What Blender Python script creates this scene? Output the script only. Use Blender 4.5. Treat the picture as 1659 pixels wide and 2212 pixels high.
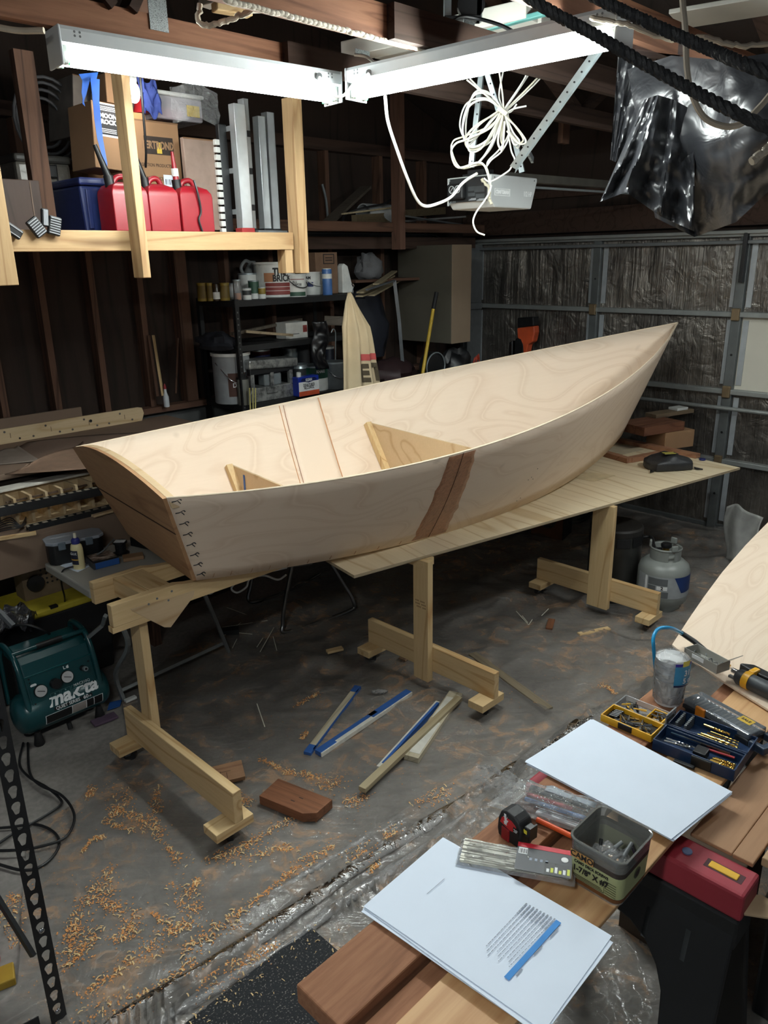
import bpy, bmesh, math, random
from mathutils import Vector, Matrix, noise
random.seed(7)
for o in list(bpy.data.objects): bpy.data.objects.remove(o, do_unlink=True)
SC = bpy.context.scene; COL = SC.collection
PI = math.pi
# ---------------------------------------------------------------- camera
F, CX, CY, CAMZ = 1660.0, 829.5, 1106.0, 2.15
PITCH, ROLL = math.radians(18.3), math.radians(1.07)
FW = Vector((0, math.cos(PITCH), -math.sin(PITCH))); R0 = Vector((1, 0, 0)); U0 = R0.cross(FW)
XI = math.cos(ROLL)*R0 - math.sin(ROLL)*U0
YI = -math.sin(ROLL)*R0 - math.cos(ROLL)*U0
cam = bpy.data.cameras.new('camera'); co = bpy.data.objects.new('camera', cam); COL.objects.link(co)
cam.sensor_fit = 'VERTICAL'; cam.sensor_height = 36; cam.sensor_width = 36; cam.lens = 36*F/2212
cam.clip_start = .02; cam.clip_end = 60
mw = Matrix((XI, -YI, -FW)).transposed().to_4x4(); mw.translation = (0, 0, CAMZ); co.matrix_world = mw
SC.camera = co
# ---------------------------------------------------------------- exposure, world
SC.view_settings.view_transform = 'Standard'; SC.view_settings.look = 'None'
SC.view_settings.gamma = 1; SC.view_settings.use_curve_mapping = False
SC.view_settings.exposure = 0.0
TUBE_POWER = 130.0
BULB_POWER = 110.0
w = bpy.data.worlds.new('world'); SC.world = w; w.use_nodes = True
w.node_tree.nodes['Background'].inputs[0].default_value = (.75, .86, 1, 1)
w.node_tree.nodes['Background'].inputs[1].default_value = 0.11
# ---------------------------------------------------------------- points in the room
S2 = math.sqrt(.5); CAM = Vector((0, 0, CAMZ))
def ray(px, py): return (px-CX)/F*XI + (py-CY)/F*YI + FW
def pln(px, py, n, d):
    r = ray(px, py); n = Vector(n); return CAM + r*((d-CAM.dot(n))/r.dot(n))
def pz(px, py, z): return pln(px, py, (0, 0, 1), z)          # on a level plane
def pa(px, py, a): return pln(px, py, (S2, S2, 0), a)        # on a plane parallel to the garage door
def pc(px, py, c): return pln(px, py, (-S2, S2, 0), c)       # on a plane parallel to the left wall
def pyy(px, py, y): return pln(px, py, (0, 1, 0), y)
def rm(a, c, z=0.0): return Vector(((a-c)*S2, (a+c)*S2, z))  # room axes -> world
def toroom(p): return Vector(((p[0]+p[1])*S2, (p[1]-p[0])*S2, p[2]))
RZ = PI/4
RM = Matrix.Rotation(RZ, 4, 'Z')
# ---------------------------------------------------------------- materials
def s2l(c): return tuple((x/12.92 if x <= .04045 else ((x+.055)/1.055)**2.4) for x in c)
def rgb(r, g, b): return s2l((r/255, g/255, b/255)) + (1,)
MATS = {}
class NT:
    def __init__(s, name):
        s.m = bpy.data.materials.new(name); s.m.use_nodes = True; s.t = s.m.node_tree; s.n = s.t.nodes; s.l = s.t.links
        s.b = s.n['Principled BSDF']; s.o = s.n['Material Output']
    def add(s, t, **k):
        n = s.n.new(t)
        for a, v in k.items(): setattr(n, a, v)
        return n
    def ln(s, a, b): s.l.new(a, b)
    def noise(s, vec, scale, detail=2, rough=.5, dist=0):
        n = s.add('ShaderNodeTexNoise'); n.inputs['Scale'].default_value = scale; n.inputs['Detail'].default_value = detail
        n.inputs['Roughness'].default_value = rough; n.inputs['Distortion'].default_value = dist
        if vec: s.ln(vec, n.inputs['Vector'])
        return n.outputs['Fac']
    def coord(s, kind='Object', sc=(1, 1, 1), rot=(0, 0, 0), loc=(0, 0, 0)):
        t = s.add('ShaderNodeTexCoord'); m = s.add('ShaderNodeMapping')
        m.inputs['Scale'].default_value = sc; m.inputs['Rotation'].default_value = rot; m.inputs['Location'].default_value = loc
        s.ln(t.outputs[kind], m.inputs['Vector']); return m.outputs[0]
    def math(s, op, a, b=None, c=None):
        n = s.add('ShaderNodeMath', operation=op)
        for i, v in enumerate((a, b, c)):
            if v is None: continue
            if isinstance(v, (int, float)): n.inputs[i].default_value = v
            else: s.ln(v, n.inputs[i])
        return n.outputs[0]
    def ramp(s, fac, stops):
        n = s.add('ShaderNodeValToRGB'); r = n.color_ramp
        while len(r.elements) < len(stops): r.elements.new(.5)
        for e, (p, c) in zip(r.elements, stops): e.position = p; e.color = c if len(c) == 4 else c+(1,)
        s.ln(fac, n.inputs[0]); return n.outputs[0]
    def mix(s, fac, a, b, mode='MIX'):
        n = s.add('ShaderNodeMix', data_type='RGBA', blend_type=mode)
        for i, v in ((0, fac), (6, a), (7, b)):
            if isinstance(v, (int, float)): n.inputs[i].default_value = v
            elif isinstance(v, tuple): n.inputs[i].default_value = v
            else: s.ln(v, n.inputs[i])
        return n.outputs[2]
    def bump(s, h, strength=.3, dist=.01):
        n = s.add('ShaderNodeBump'); n.inputs['Strength'].default_value = strength; n.inputs['Distance'].default_value = dist
        s.ln(h, n.inputs['Height']); s.ln(n.outputs[0], s.b.inputs['Normal'])
def mul(c, k): return tuple(x*k for x in c[:3]) + (1,)
def pm(name, col, rough=.5, metal=0, var=.12, scale=18, bump=0, spec=.5, alpha=1, trans=0):
    if name in MATS: return MATS[name]
    t = NT(name); c = rgb(*col)
    v = t.coord(); n = t.noise(v, scale, 4)
    t.ln(t.ramp(n, [(.3, mul(c, 1-var)), (.7, mul(c, 1+var))]), t.b.inputs['Base Color'])
    t.b.inputs['Roughness'].default_value = rough; t.b.inputs['Metallic'].default_value = metal
    t.b.inputs['Specular IOR Level'].default_value = spec; t.b.inputs['Alpha'].default_value = alpha
    t.b.inputs['Transmission Weight'].default_value = trans
    if bump: t.bump(t.noise(v, scale*3, 5), bump)
    MATS[name] = t.m; return t.m
def wood(name, c1, c2, axis='X', bands=7, across=9, along=.7, rough=.6, knots=0, fibre=.25, coord='Object', bump=.08, spec=.3):
    if name in MATS: return MATS[name]
    t = NT(name); a, b = rgb(*c1), rgb(*c2)
    sc = {'X': (along, across, across), 'Y': (across, along, across), 'Z': (across, across, along)}[axis]
    v = t.coord(coord, sc)
    f = t.math('PINGPONG', t.math('MULTIPLY', t.noise(v, 1, 1.5, .4, .3), bands), .5)
    f = t.math('MULTIPLY', f, 2)
    fs = tuple(x*22/across if x == across else x*3 for x in sc)
    fine = t.noise(t.coord(coord, fs), 3.5, 4, .65)
    col = t.ramp(f, [(.05, a), (.75, mul(a, .96)), (1, b)])
    col = t.mix(fibre, col, t.ramp(fine, [(.35, b), (.62, a)]))
    if knots:
        vo = t.add('ShaderNodeTexVoronoi'); vo.inputs['Scale'].default_value = 1
        t.ln(t.coord(coord, tuple(x*knots/across*(3 if x == across else 6) for x in sc), loc=(.3, .2, .7)), vo.inputs['Vector'])
        k = t.ramp(vo.outputs['Distance'], [(.04, (1, 1, 1)), (.13, (0, 0, 0))])
        col = t.mix(t.math('MULTIPLY', k, .7), col, mul(b, .45))
    t.ln(col, t.b.inputs['Base Color']); t.b.inputs['Roughness'].default_value = rough
    t.b.inputs['Specular IOR Level'].default_value = spec
    if bump: t.bump(fine, bump, .002)
    MATS[name] = t.m; return t.m
def emit(name, col, st):
    t = NT(name); t.b.inputs['Base Color'].default_value = (1, 1, 1, 1)
    t.b.inputs['Emission Color'].default_value = col; t.b.inputs['Emission Strength'].default_value = st
    MATS[name] = t.m; return t.m
def film(name, body=(.6, .62, .65, 1), dens=.2, rough=.15, bumpsc=25, bump=.5, tint=(1, 1, 1, 1), coordsc=(1, 1, 1)):
    if name in MATS: return MATS[name]
    t = NT(name); t.n.remove(t.b)
    tr = t.add('ShaderNodeBsdfTransparent'); tr.inputs[0].default_value = tint
    df = t.add('ShaderNodeBsdfDiffuse'); df.inputs[0].default_value = body
    gl = t.add('ShaderNodeBsdfGlossy'); gl.inputs['Roughness'].default_value = rough
    m1 = t.add('ShaderNodeMixShader'); m1.inputs[0].default_value = dens
    m2 = t.add('ShaderNodeMixShader'); fr = t.add('ShaderNodeFresnel'); fr.inputs[0].default_value = 1.5
    bp = t.add('ShaderNodeBump'); bp.inputs['Strength'].default_value = bump; bp.inputs['Distance'].default_value = .02
    t.ln(t.noise(t.coord('Object', coordsc), bumpsc, 3, .55, .6), bp.inputs['Height'])
    for x in (gl, fr, df): t.ln(bp.outputs[0], x.inputs['Normal'])
    t.ln(tr.outputs[0], m1.inputs[1]); t.ln(df.outputs[0], m1.inputs[2])
    t.ln(fr.outputs[0], m2.inputs[0]); t.ln(m1.outputs[0], m2.inputs[1]); t.ln(gl.outputs[0], m2.inputs[2])
    t.ln(m2.outputs[0], t.o.inputs[0]); MATS[name] = t.m; return t.m
# shared palette
PINE = {ax: wood('pine_'+ax, (214, 186, 140), (178, 140, 92), ax, 5, 7, .5, knots=1.2) for ax in 'XYZ'}
OLDW = {ax: wood('old_timber_'+ax, (94, 68, 54), (60, 42, 32), ax, 5, 8, .5, rough=.8) for ax in 'XYZ'}
REDW = {ax: wood('red_lumber_'+ax, (150, 106, 78), (112, 72, 50), ax, 6, 8, .6, rough=.75, fibre=.5, bump=.3) for ax in 'XYZ'}
PLYT = wood('fir_plywood', (230, 214, 182), (200, 174, 132), 'Y', 9, 3.2, .35, fibre=.2)
PLYB = wood('birch_plywood', (204, 178, 142), (178, 148, 110), 'X', 6, 3, .6, fibre=.15)
PLYE = wood('plywood_edge', (176, 160, 132), (120, 100, 76), 'X', 5, 60, .3, fibre=.3)
BLACKP = pm('black_plastic', (20, 21, 23), .45)
BLACKM = pm('black_powder_coated_steel', (24, 25, 27), .5, 0, .15, 30, .05)
CHROME = pm('bright_steel', (190, 192, 195), .2, 1)
GALV = pm('galvanised_steel', (165, 175, 178), .38, .7, .12, 14)
GREYM = pm('grey_painted_steel', (112, 116, 118), .45, .3, .1)
WHITEP = pm('white_plastic', (212, 214, 210), .4)
CARD = pm('cardboard', (150, 116, 84), .85, 0, .06, 8)
PAPER = pm('white_paper', (226, 237, 252), .7, 0, .015, 9)
INK = pm('dark_print', (28, 28, 30), .7)
WHITEI = pm('white_print', (232, 234, 234), .6)
RUBBER = pm('black_rubber', (17, 17, 18), .65)
CLEAR = film('clear_plastic', (.75, .78, .78, 1), .22, .12, 8, .1)
WRAP = film('crinkled_clear_film', (.85, .87, .88, 1), .16, .08, 30, 1.0)
BRASS = pm('brass', (205, 165, 90), .3, 1)
WIRE = pm('white_cable_jacket', (232, 232, 226), .5)
# ---------------------------------------------------------------- mesh builder
def frame(d, up=Vector((0, 0, 1))):
    d = Vector(d).normalized(); up = Vector(up)
    if abs(d.dot(up)) > .98: up = Vector((1, 0, 0)) if abs(d.x) < .9 else Vector((0, 1, 0))
    x = up.cross(d).normalized(); y = d.cross(x); return x, y, d
def smooth_path(pts, k=6):
    pts = [Vector(p) for p in pts]
    if len(pts) < 3: return pts
    P = [2*pts[0]-pts[1]] + pts + [2*pts[-1]-pts[-2]]; out = []
    for i in range(1, len(P)-2):
        a, b, c, d = P[i-1:i+3]
        for j in range(k):
            t = j/k
            out.append(.5*((2*b)+(c-a)*t+(2*a-5*b+4*c-d)*t*t+(3*b-a-3*c+d)*t**3))
    out.append(pts[-1]); return out
class MB:
    def __init__(s): s.bm = bmesh.new()
    def face(s, vs):
        try: return s.bm.faces.new(vs)
        except ValueError: return None
    def bx(s, x0, x1, y0, y1, z0, z1, M=None):
        v = [Vector((x, y, z)) for z in (z0, z1) for y in (y0, y1) for x in (x0, x1)]
        if M is not None: v = [M @ p for p in v]
        b = [s.bm.verts.new(p) for p in v]
        for f in ((0, 2, 3, 1), (4, 5, 7, 6), (0, 1, 5, 4), (2, 6, 7, 3), (0, 4, 6, 2), (1, 3, 7, 5)): s.face([b[i] for i in f])
        return s
    def bar(s, p0, p1, w, h, up=(0, 0, 1)):       # rectangular bar, w sideways, h along up
        p0, p1 = Vector(p0), Vector(p1); x, y, d = frame(p1-p0, up); q = []
        for p in (p0, p1):
            q.append([s.bm.verts.new(p+x*sx*w/2+y*sy*h/2) for sx, sy in ((-1, -1), (1, -1), (1, 1), (-1, 1))])
        s.face(q[0][::-1]); s.face(q[1])
        for i in range(4): j = (i+1) % 4; s.face([q[0][i], q[0][j], q[1][j], q[1][i]])
        return s
    def tube(s, pts, r, n=8, sm=0, cap=True, rf=None):
        pts = smooth_path(pts, sm) if sm else [Vector(p) for p in pts]
        rings = []; up = None
        for i, p in enumerate(pts):
            d = (pts[min(i+1, len(pts)-1)]-pts[max(i-1, 0)]).normalized()
            if up is None: x, y, _ = frame(d)
            else:
                x = (up - d*up.dot(d)); x = x.normalized() if x.length > 1e-6 else frame(d)[0]; y = d.cross(x)
            up = x; rr = rf(i/(len(pts)-1)) if rf else r
            rings.append([s.bm.verts.new(p+(x*math.cos(2*PI*k/n)+y*math.sin(2*PI*k/n))*rr) for k in range(n)])
        for a, b in zip(rings, rings[1:]):
            for k in range(n): s.face([a[k], a[(k+1) % n], b[(k+1) % n], b[k]])
        if cap: s.face(rings[0][::-1]); s.face(rings[-1])
        return s
    def cyl(s, p0, p1, r, n=20, r1=None):
        r1 = r if r1 is None else r1
        return s.tube([p0, p1], r, n, rf=lambda t: r+(r1-r)*t)
    def lathe(s, prof, n=28, M=None, c=(0, 0, 0), cap=True, a0=0, a1=2*PI):
        full = abs(a1-a0-2*PI) < 1e-6; rings = []; c = Vector(c)
        cnt = n if full else n+1
        for r, z in prof:
            ring = []
            for k in range(cnt):
                t = a0+(a1-a0)*k/n; p = c+Vector((r*math.cos(t), r*math.sin(t), z))
                ring.append(s.bm.verts.new(M @ p if M is not None else p))
            rings.append(ring)
        for a, b in zip(rings, rings[1:]):
            for k in range(n): j = (k+1) % cnt; s.face([a[k], a[j], b[j], b[k]])
        if cap and full: s.face(rings[0][::-1]); s.face(rings[-1])
        return s
    def prism(s, poly, z0, z1, M=None):           # polygon in xy, extruded in z (then M)
        lo = [Vector((x, y, z0)) for x, y in poly]; hi = [Vector((x, y, z1)) for x, y in poly]
        if M is not None: lo = [M @ p for p in lo]; hi = [M @ p for p in hi]
        a = [s.bm.verts.new(p) for p in lo]; b = [s.bm.verts.new(p) for p in hi]
        s.face(a[::-1]); s.face(b)
        for i in range(len(a)): j = (i+1) % len(a); s.face([a[i], a[j], b[j], b[i]])
        return s
    def grid(s, fn, nu, nv, uv=None):
        g = [[s.bm.verts.new(fn(i/nu, j/nv)) for j in range(nv+1)] for i in range(nu+1)]
        lay = s.bm.loops.layers.uv.verify() if uv else None
        for i in range(nu):
            for j in range(nv):
                f = s.face([g[i][j], g[i+1][j], g[i+1][j+1], g[i][j+1]])
                if uv and f:
                    for l, (a, b) in zip(f.loops, ((i, j), (i+1, j), (i+1, j+1), (i, j+1))): l[lay].uv = uv(a/nu, b/nv)
        return s
    def sphere(s, c, r, M=None, n=16):
        m = Matrix.Translation(c) @ (M if M is not None else Matrix.Identity(4)) @ Matrix.Diagonal((*(r if hasattr(r, '__len__') else (r, r, r)), 1))
        bmesh.ops.create_uvsphere(s.bm, u_segments=n, v_segments=max(6, n//2), radius=1, matrix=m); return s
    def poly(s, pts): s.face([s.bm.verts.new(Vector(p)) for p in pts]); return s
    def build(s, name, mat, parent=None, loc=None, rz=None, M=None, bev=0, sm=False, solid=0, world=False, off=-1, sub=0, seg=2):
        bm = s.bm
        if parent is not None and world: bm.transform(WM[parent.name].inverted())
        bmesh.ops.recalc_face_normals(bm, faces=bm.faces)
        me = bpy.data.meshes.new(name); bm.to_mesh(me); bm.free()
        if sm:
            me.polygons.foreach_set('use_smooth', [True]*len(me.polygons))
            try: me.set_sharp_from_angle(angle=math.radians(40))
            except Exception: pass
        for m in (mat if isinstance(mat, (list, tuple)) else [mat]): me.materials.append(m)
        o = bpy.data.objects.new(name, me); COL.objects.link(o)
        lm = Matrix.Identity(4)
        if M is not None: lm = M
        elif loc is not None: lm = Matrix.Translation(loc) @ (Matrix.Rotation(rz, 4, 'Z') if rz else Matrix.Identity(4))
        if parent is not None: o.parent = parent; WM[o.name] = WM[parent.name] @ lm
        else: WM[o.name] = lm
        o.matrix_local = lm
        if solid:
            md = o.modifiers.new('solid', 'SOLIDIFY'); md.thickness = solid; md.offset = off
        if bev:
            md = o.modifiers.new('bevel', 'BEVEL'); md.width = bev; md.segments = seg; md.limit_method = 'ANGLE'; md.angle_limit = math.radians(35)
            md.harden_normals = False
        if sub: md = o.modifiers.new('sub', 'SUBSURF'); md.levels = sub; md.render_levels = sub
        return o
WM = {}
def tag(o, label, cat, group=None, kind=None):
    if label: o['label'] = label
    if cat: o['category'] = cat
    if group: o['group'] = group
    if kind: o['kind'] = kind
    return o
def thing(name, label, cat, loc=(0, 0, 0), rz=0.0, group=None, M=None):
    o = bpy.data.objects.new(name, None); COL.objects.link(o); o.empty_display_size = .05
    m = M if M is not None else Matrix.Translation(loc) @ Matrix.Rotation(rz, 4, 'Z')
    o.matrix_local = m; WM[o.name] = m
    return tag(o, label, cat, group)
def rthing(name, label, cat, a, c, z=0, rz=0.0, group=None): return thing(name, label, cat, rm(a, c, z), RZ+rz, group)
def struct(o, kind='structure'): o['kind'] = kind; return o
def kids(o): return [x for x in bpy.data.objects if x.parent == o]
def dup(o, loc=None, rz=None, label=None, M=None, group=None):
    def cp(s, par):
        c = s.copy(); COL.objects.link(c)
        if par is not None: c.parent = par
        for ch in kids(s): cp(ch, c)
        return c
    c = cp(o, None)
    m = M if M is not None else Matrix.Translation(loc) @ Matrix.Rotation(rz or 0, 4, 'Z')
    c.matrix_local = m; WM[c.name] = m
    if label: c['label'] = label
    if group: c['group'] = group
    return c
def basis(o, x, y):                                # matrix with local x,y directions at o
    x = Vector(x).normalized(); y = Vector(y); y = (y - x*y.dot(x)).normalized(); z = x.cross(y)
    m = Matrix((x, y, z)).transposed().to_4x4(); m.translation = o; return m
def text(body, size, mat, parent, M, name='lettering', align='CENTER', depth=.0004, sx=1, world=False, bold=0, shear=0):
    cu = bpy.data.curves.new('t', 'FONT'); cu.body = body; cu.size = size; cu.extrude = depth; cu.align_x = align; cu.align_y = 'CENTER'
    cu.offset = bold; cu.shear = shear; cu.resolution_u = 3
    to = bpy.data.objects.new('t', cu); COL.objects.link(to); bpy.context.view_layer.update()
    me = bpy.data.meshes.new_from_object(to.evaluated_get(bpy.context.evaluated_depsgraph_get()))
    bpy.data.objects.remove(to); bpy.data.curves.remove(cu)
    me.transform(Matrix.Diagonal((sx, 1, 1, 1))); me.materials.clear(); me.materials.append(mat)
    o = bpy.data.objects.new(name, me); COL.objects.link(o)
    if parent is not None:
        o.parent = parent
        if world: M = WM[parent.name].inverted() @ M
    o.matrix_local = M; return o
def lerp(a, b, t): return a+(b-a)*t
RX90 = Matrix.Rotation(PI/2, 4, 'X')               # stands xy drawings up, facing -y
def front(x, y, z): return Matrix.Translation((x, y, z)) @ RX90
# ================================================================ room shell
def floor_mat():
    t = NT('concrete_floor'); v = t.coord()
    n = t.noise(v, 3, 6, .6); n2 = t.noise(v, 40, 3)
    c = t.ramp(n, [(.3, rgb(112, 108, 104)), (.7, rgb(144, 138, 132))])
    c = t.mix(.25, c, t.ramp(n2, [(.35, rgb(88, 84, 80)), (.65, rgb(150, 146, 140))]))
    t.ln(c, t.b.inputs['Base Color']); t.b.inputs['Roughness'].default_value = .75; t.bump(n2, .15, .004); return t.m
DARKJ = wood('dark_truss_timber', (66, 50, 42), (44, 33, 28), 'X', 5, 8, .5, rough=.9)  # darker tone than the near chords, for far joists, webs and header
CONC = pm('stem_wall_concrete', (92, 94, 94), .9, 0, .2, 6, .3)
DARKW = wood('dark_sheathing', (50, 39, 33), (34, 27, 23), 'Z', 5, 4, .4, rough=.85)
DARKR = wood('dark_roof_boards', (46, 38, 34), (30, 25, 23), 'X', 5, 4, .3, rough=.9)
def rbox(name, mat, a0, a1, c0, c1, z0, z1, kind='structure', bev=0):
    o = MB().bx(a0, a1, c0, c1, z0, z1).build(name, mat, M=RM, bev=bev)
    if kind: o['kind'] = kind
    return o
rbox('floor', floor_mat(), -1.6, 6.3, -2.6, 5.2, -.1, 0)
rbox('wall_left', DARKW, -1.6, 6.3, 5.0, 5.1, 1.15, 4.6)
rbox('wall_left_stem', CONC, -1.6, 6.3, 4.96, 5.1, 0, 1.15)
rbox('wall_back', DARKW, 6.2, 6.3, -2.6, 5.0, 2.3, 3.2)
rbox('wall_back_jamb', DARKW, 6.2, 6.3, 4.83, 5.0, 0, 2.3)
tn = [0]
def trim(mat, a0, a1, c0, c1, z0, z1):
    tn[0] += 1; return rbox('trim_%d' % tn[0], mat, a0, a1, c0, c1, z0, z1)
trim(OLDW['X'], -1.6, 6.2, 4.87, 4.96, 1.15, 1.19)                 # sill plate
for px, py, wd in ((6, 850, .04), (104, 720, .04), (213, 720, .04), (315, 720, .04), (402, 700, .09)):
    a = toroom(pc(px, py, 4.91))[0]; trim(OLDW['Z'], a-wd/2, a+wd/2, 4.91, 5.0, 1.19, 2.95)
for a in (3.35, 3.75, 4.35, 4.95, 5.5): trim(OLDW['Z'], a-.02, a+.02, 4.91, 5.0, 1.19, 2.95)
trim(DARKJ, -1.6, 6.2, 4.9, 5.0, 2.95, 3.03)
trim(DARKJ, 6.12, 6.2, -2.6, 4.98, 2.33, 2.52)                 # header over the door
trim(DARKJ, 6.16, 6.2, -2.6, 4.98, 2.62, 2.68)
# roof: two dark board slopes
rf = MB()
for (a0, z0), (a1, z1) in (((6.3, 3.1), (2.4, 4.5)), ((2.4, 4.5), (-1.6, 3.1))):
    v = [Vector((a0, -2.6, z0)), Vector((a0, 5.1, z0)), Vector((a1, 5.1, z1)), Vector((a1, -2.6, z1))]
    A = [rf.bm.verts.new(p) for p in v]; B = [rf.bm.verts.new(p+Vector((0, 0, .06))) for p in v]
    rf.face(A); rf.face(B[::-1])
    for i in range(4): rf.face([A[i], A[(i+1) % 4], B[(i+1) % 4], B[i]])
struct(rf.build('ceiling', DARKR, M=RM))
# roof truss chords and webs
JO = wood('truss_chord', (142, 100, 76), (104, 68, 50), 'X', 5, 8, .5, rough=.8, fibre=.35)
for c, h, a0, a1 in ((2.87, .10, -1.5, 2.62), (2.26, .115, -1.5, 2.60), (1.64, .115, -1.5, 6.15), (1.02, .11, -1.5, 6.15)):
    trim(JO, a0, a1, c-.02, c+.02, 2.905, 2.905+h)
for c, h in ((2.83, .10), (2.22, .115)): trim(DARKJ, 2.3, 6.15, c-.02, c+.018, 2.905, 2.905+h)   # spliced second lengths
for c in (2.87, 2.26, 1.64):
    for a0, z0, a1, z1 in ((1.55, 3.0, .9, 3.65), (1.62, 3.0, 2.3, 4.1), (4.6, 3.0, 2.5, 4.1), (4.7, 3.0, 5.2, 3.3), (0.3, 3., .9, 3.6)):
        tn[0] += 1; struct(MB().bar((a0, c+.0, z0), (a1, c, z1), .035, .09, (0, 1, 0)).build('trim_%d' % tn[0], DARKJ, M=RM))
for a in (1.95, 5.2): trim(OLDW['Z'], a-.045, a+.045, 3.3, 3.34, 2.9, 3.9)
NPM = NT('punched_nail_plate'); vv = NPM.coord('Object', (60, 60, 60)); vo = NPM.add('ShaderNodeTexVoronoi'); NPM.ln(vv, vo.inputs['Vector'])
NPM.ln(NPM.ramp(vo.outputs['Distance'], [(.2, rgb(58, 60, 62)), (.45, rgb(150, 156, 156))]), NPM.b.inputs['Base Color'])
NPM.b.inputs['Metallic'].default_value = .5; NPM.b.inputs['Roughness'].default_value = .5
for i, (px, py, c, la) in enumerate(((341, 30, 2.848, 'grey punched nail plate on the truss joint above the left light'),
                                     (783, 138, 2.848, 'dark punched nail plate where two joists are spliced, between the lights'),
                                     (1012, 78, 2.238, 'dark punched nail plate at the end of the upper joist'))):
    p = toroom(pc(px, py, c)); wd = (.075, .09, .07)[i]
    o = MB().bx(-wd/2, wd/2, -.003, 0, -.055, .055).build('nail_plate', NPM.m, loc=rm(p[0], c, p[2]), rz=RZ); tag(o, la, 'nail plate')
# ---------------------------------------------------------------- sectional garage door
def foil():
    t = NT('foil_insulation'); v = t.coord('Object', (1, 1, 1))
    t.ln(t.ramp(t.noise(v, 2.5, 4, .6), [(.3, rgb(96, 92, 88)), (.7, rgb(150, 144, 136))]), t.b.inputs['Base Color'])
    t.b.inputs['Metallic'].default_value = .82; t.b.inputs['Roughness'].default_value = .36
    h = t.noise(t.coord('Object', (1, 45, 3.0)), 1, 4, .7, .5); h2 = t.noise(v, 7, 3, .5, 1.5)
    t.bump(t.math('ADD', h, t.math('MULTIPLY', h2, 1.5)), .7, .012); return t.m
FOIL = foil(); DSTEEL = pm('door_steel', (104, 108, 108), .45, .4, .15, 9)
DLIGHT = pm('door_strut_steel', (150, 154, 152), .4, .4, .1, 9); TAPEW = pm('silver_tape', (176, 182, 186), .35, .3, .08)
BOARDW = pm('cream_insulation_board', (206, 202, 188), .7, 0, .04, 5)
door = thing('door_1', None, None, rm(6.15, 0, 0), RZ); struct(door)
cs = [4.80, 3.50, 2.30, 1.08, -.12]; zs = [.02, .57, 1.12, 1.70, 2.27]
for i in range(4):
    for j in range(4):
        c1, c0 = cs[i], cs[i+1]; m = BOARDW if (i == 2 and j == 2) else FOIL
        def fn(u, v, c0=c0, c1=c1, z0=zs[j], z1=zs[j+1], i=i, j=j):
            y = lerp(c0, c1, u); z = lerp(z0, z1, v); e = min(u, 1-u, v, 1-v)*8
            d = -.03-(0 if m is BOARDW else (.012*min(1, e)*(noise.noise(Vector((y*14, z*2.2, i+j)))+.6*noise.noise(Vector((y*4, z*4, 3))))))
            return Vector((d, y, z))
        pnl = MB().grid(fn, 50, 14).build('panel', m, door, sm=True)
        if m is BOARDW: pnl['label'] = 'cream insulation board panel'
for c in cs: MB().bx(-.075, 0, c-.035, c+.035, .0, 2.29).build('stile', DSTEEL, door, bev=.004)
for c in cs[:-1]:
    for j in range(4):
        z0, z1 = zs[j]+.05, zs[j+1]-.045
        MB().bx(-.040, -.034, c-.085, c-.045, z0, z1).build('edge_tape', TAPEW, door)
        if c < 4: MB().bx(-.040, -.034, c+.048, c+.075, z0, z1).build('edge_tape', TAPEW, door)
for j, z in enumerate(zs):
    MB().bx(-.085 if j else -.05, 0, -.15, 4.83, z-.02, z+.018).build('rail', DLIGHT if j else DSTEEL, door, bev=.005)
MB().bx(-.12, -.03, -.15, 4.8, 2.27, 2.295).build('top_strut', DLIGHT, door, bev=.004)
MB().bx(-.1, -.05, -.15, 4.8, 2.2, 2.225).build('top_strut', GREYM, door, bev=.004)
MB().cyl((-.13, -.15, 1.0), (-.13, 4.78, 1.0), .016, 12).build('lock_bar', DLIGHT, door, sm=True)
for c in cs[1:4]:
    for z in zs[1:4]:
        MB().bx(-.1, -.03, c-.03, c+.03, z-.045, z+.045).build('hinge', pm('tan_hinge', (128, 110, 84), .5, .5), door, bev=.006)
    hb = MB()
    for z in (.3, .8, 1.4, 1.95): hb.cyl((-.078, c, z), (-.0745, c, z), .009, 10)
    hb.build('bolt_hole', BLACKP, door)
lh = MB(); lh.bx(-.12, -.075, 2.27, 2.30, 1.93, 2.28); lh.build('release_arm', BLACKP, door, bev=.004)
# roller track along the left wall with its curve
tk = thing('door_track', 'dark steel roller track curving down beside the grey cabinet', 'track', rm(5.9, 4.73, 0), RZ)
pts = [(-3.3, 0, 2.31), (-.62, 0, 2.31)] + [(-.62+.55*math.sin(t), 0, 1.76+.55*math.cos(t)) for t in [k*PI/16 for k in range(1, 8)]] + [(-.07, 0, 1.76), (-.07, 0, .02)]
tb = MB()
for p, q in zip(pts, pts[1:]):
    tb.bar(p, q, .008, .058, (1, 0, .3) if abs(p[2]-q[2]) > abs(p[0]-q[0]) else (0, 0, 1)); 
    off = Vector((0, -.02, 0)); d = (Vector(q)-Vector(p)).normalized(); n = Vector((0, 1, 0)).cross(d)
    for s in (-1, 1): tb.bar(Vector(p)+off+n*s*.028, Vector(q)+off+n*s*.028, .032, .006, n)
tb.build('rail', pm('track_steel', (78, 82, 84), .4, .6, .12), tk, sm=False)
MB().bx(-.03, .2, -.01, .02, .05, 2.25).build('jamb_angle', GREYM, tk)
for z in (.6, 1.15, 1.7): MB().bx(-.075, .16, -.05, .0, z-.03, z+.03).build('roller_bracket', GREYM, tk, bev=.005)
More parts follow.
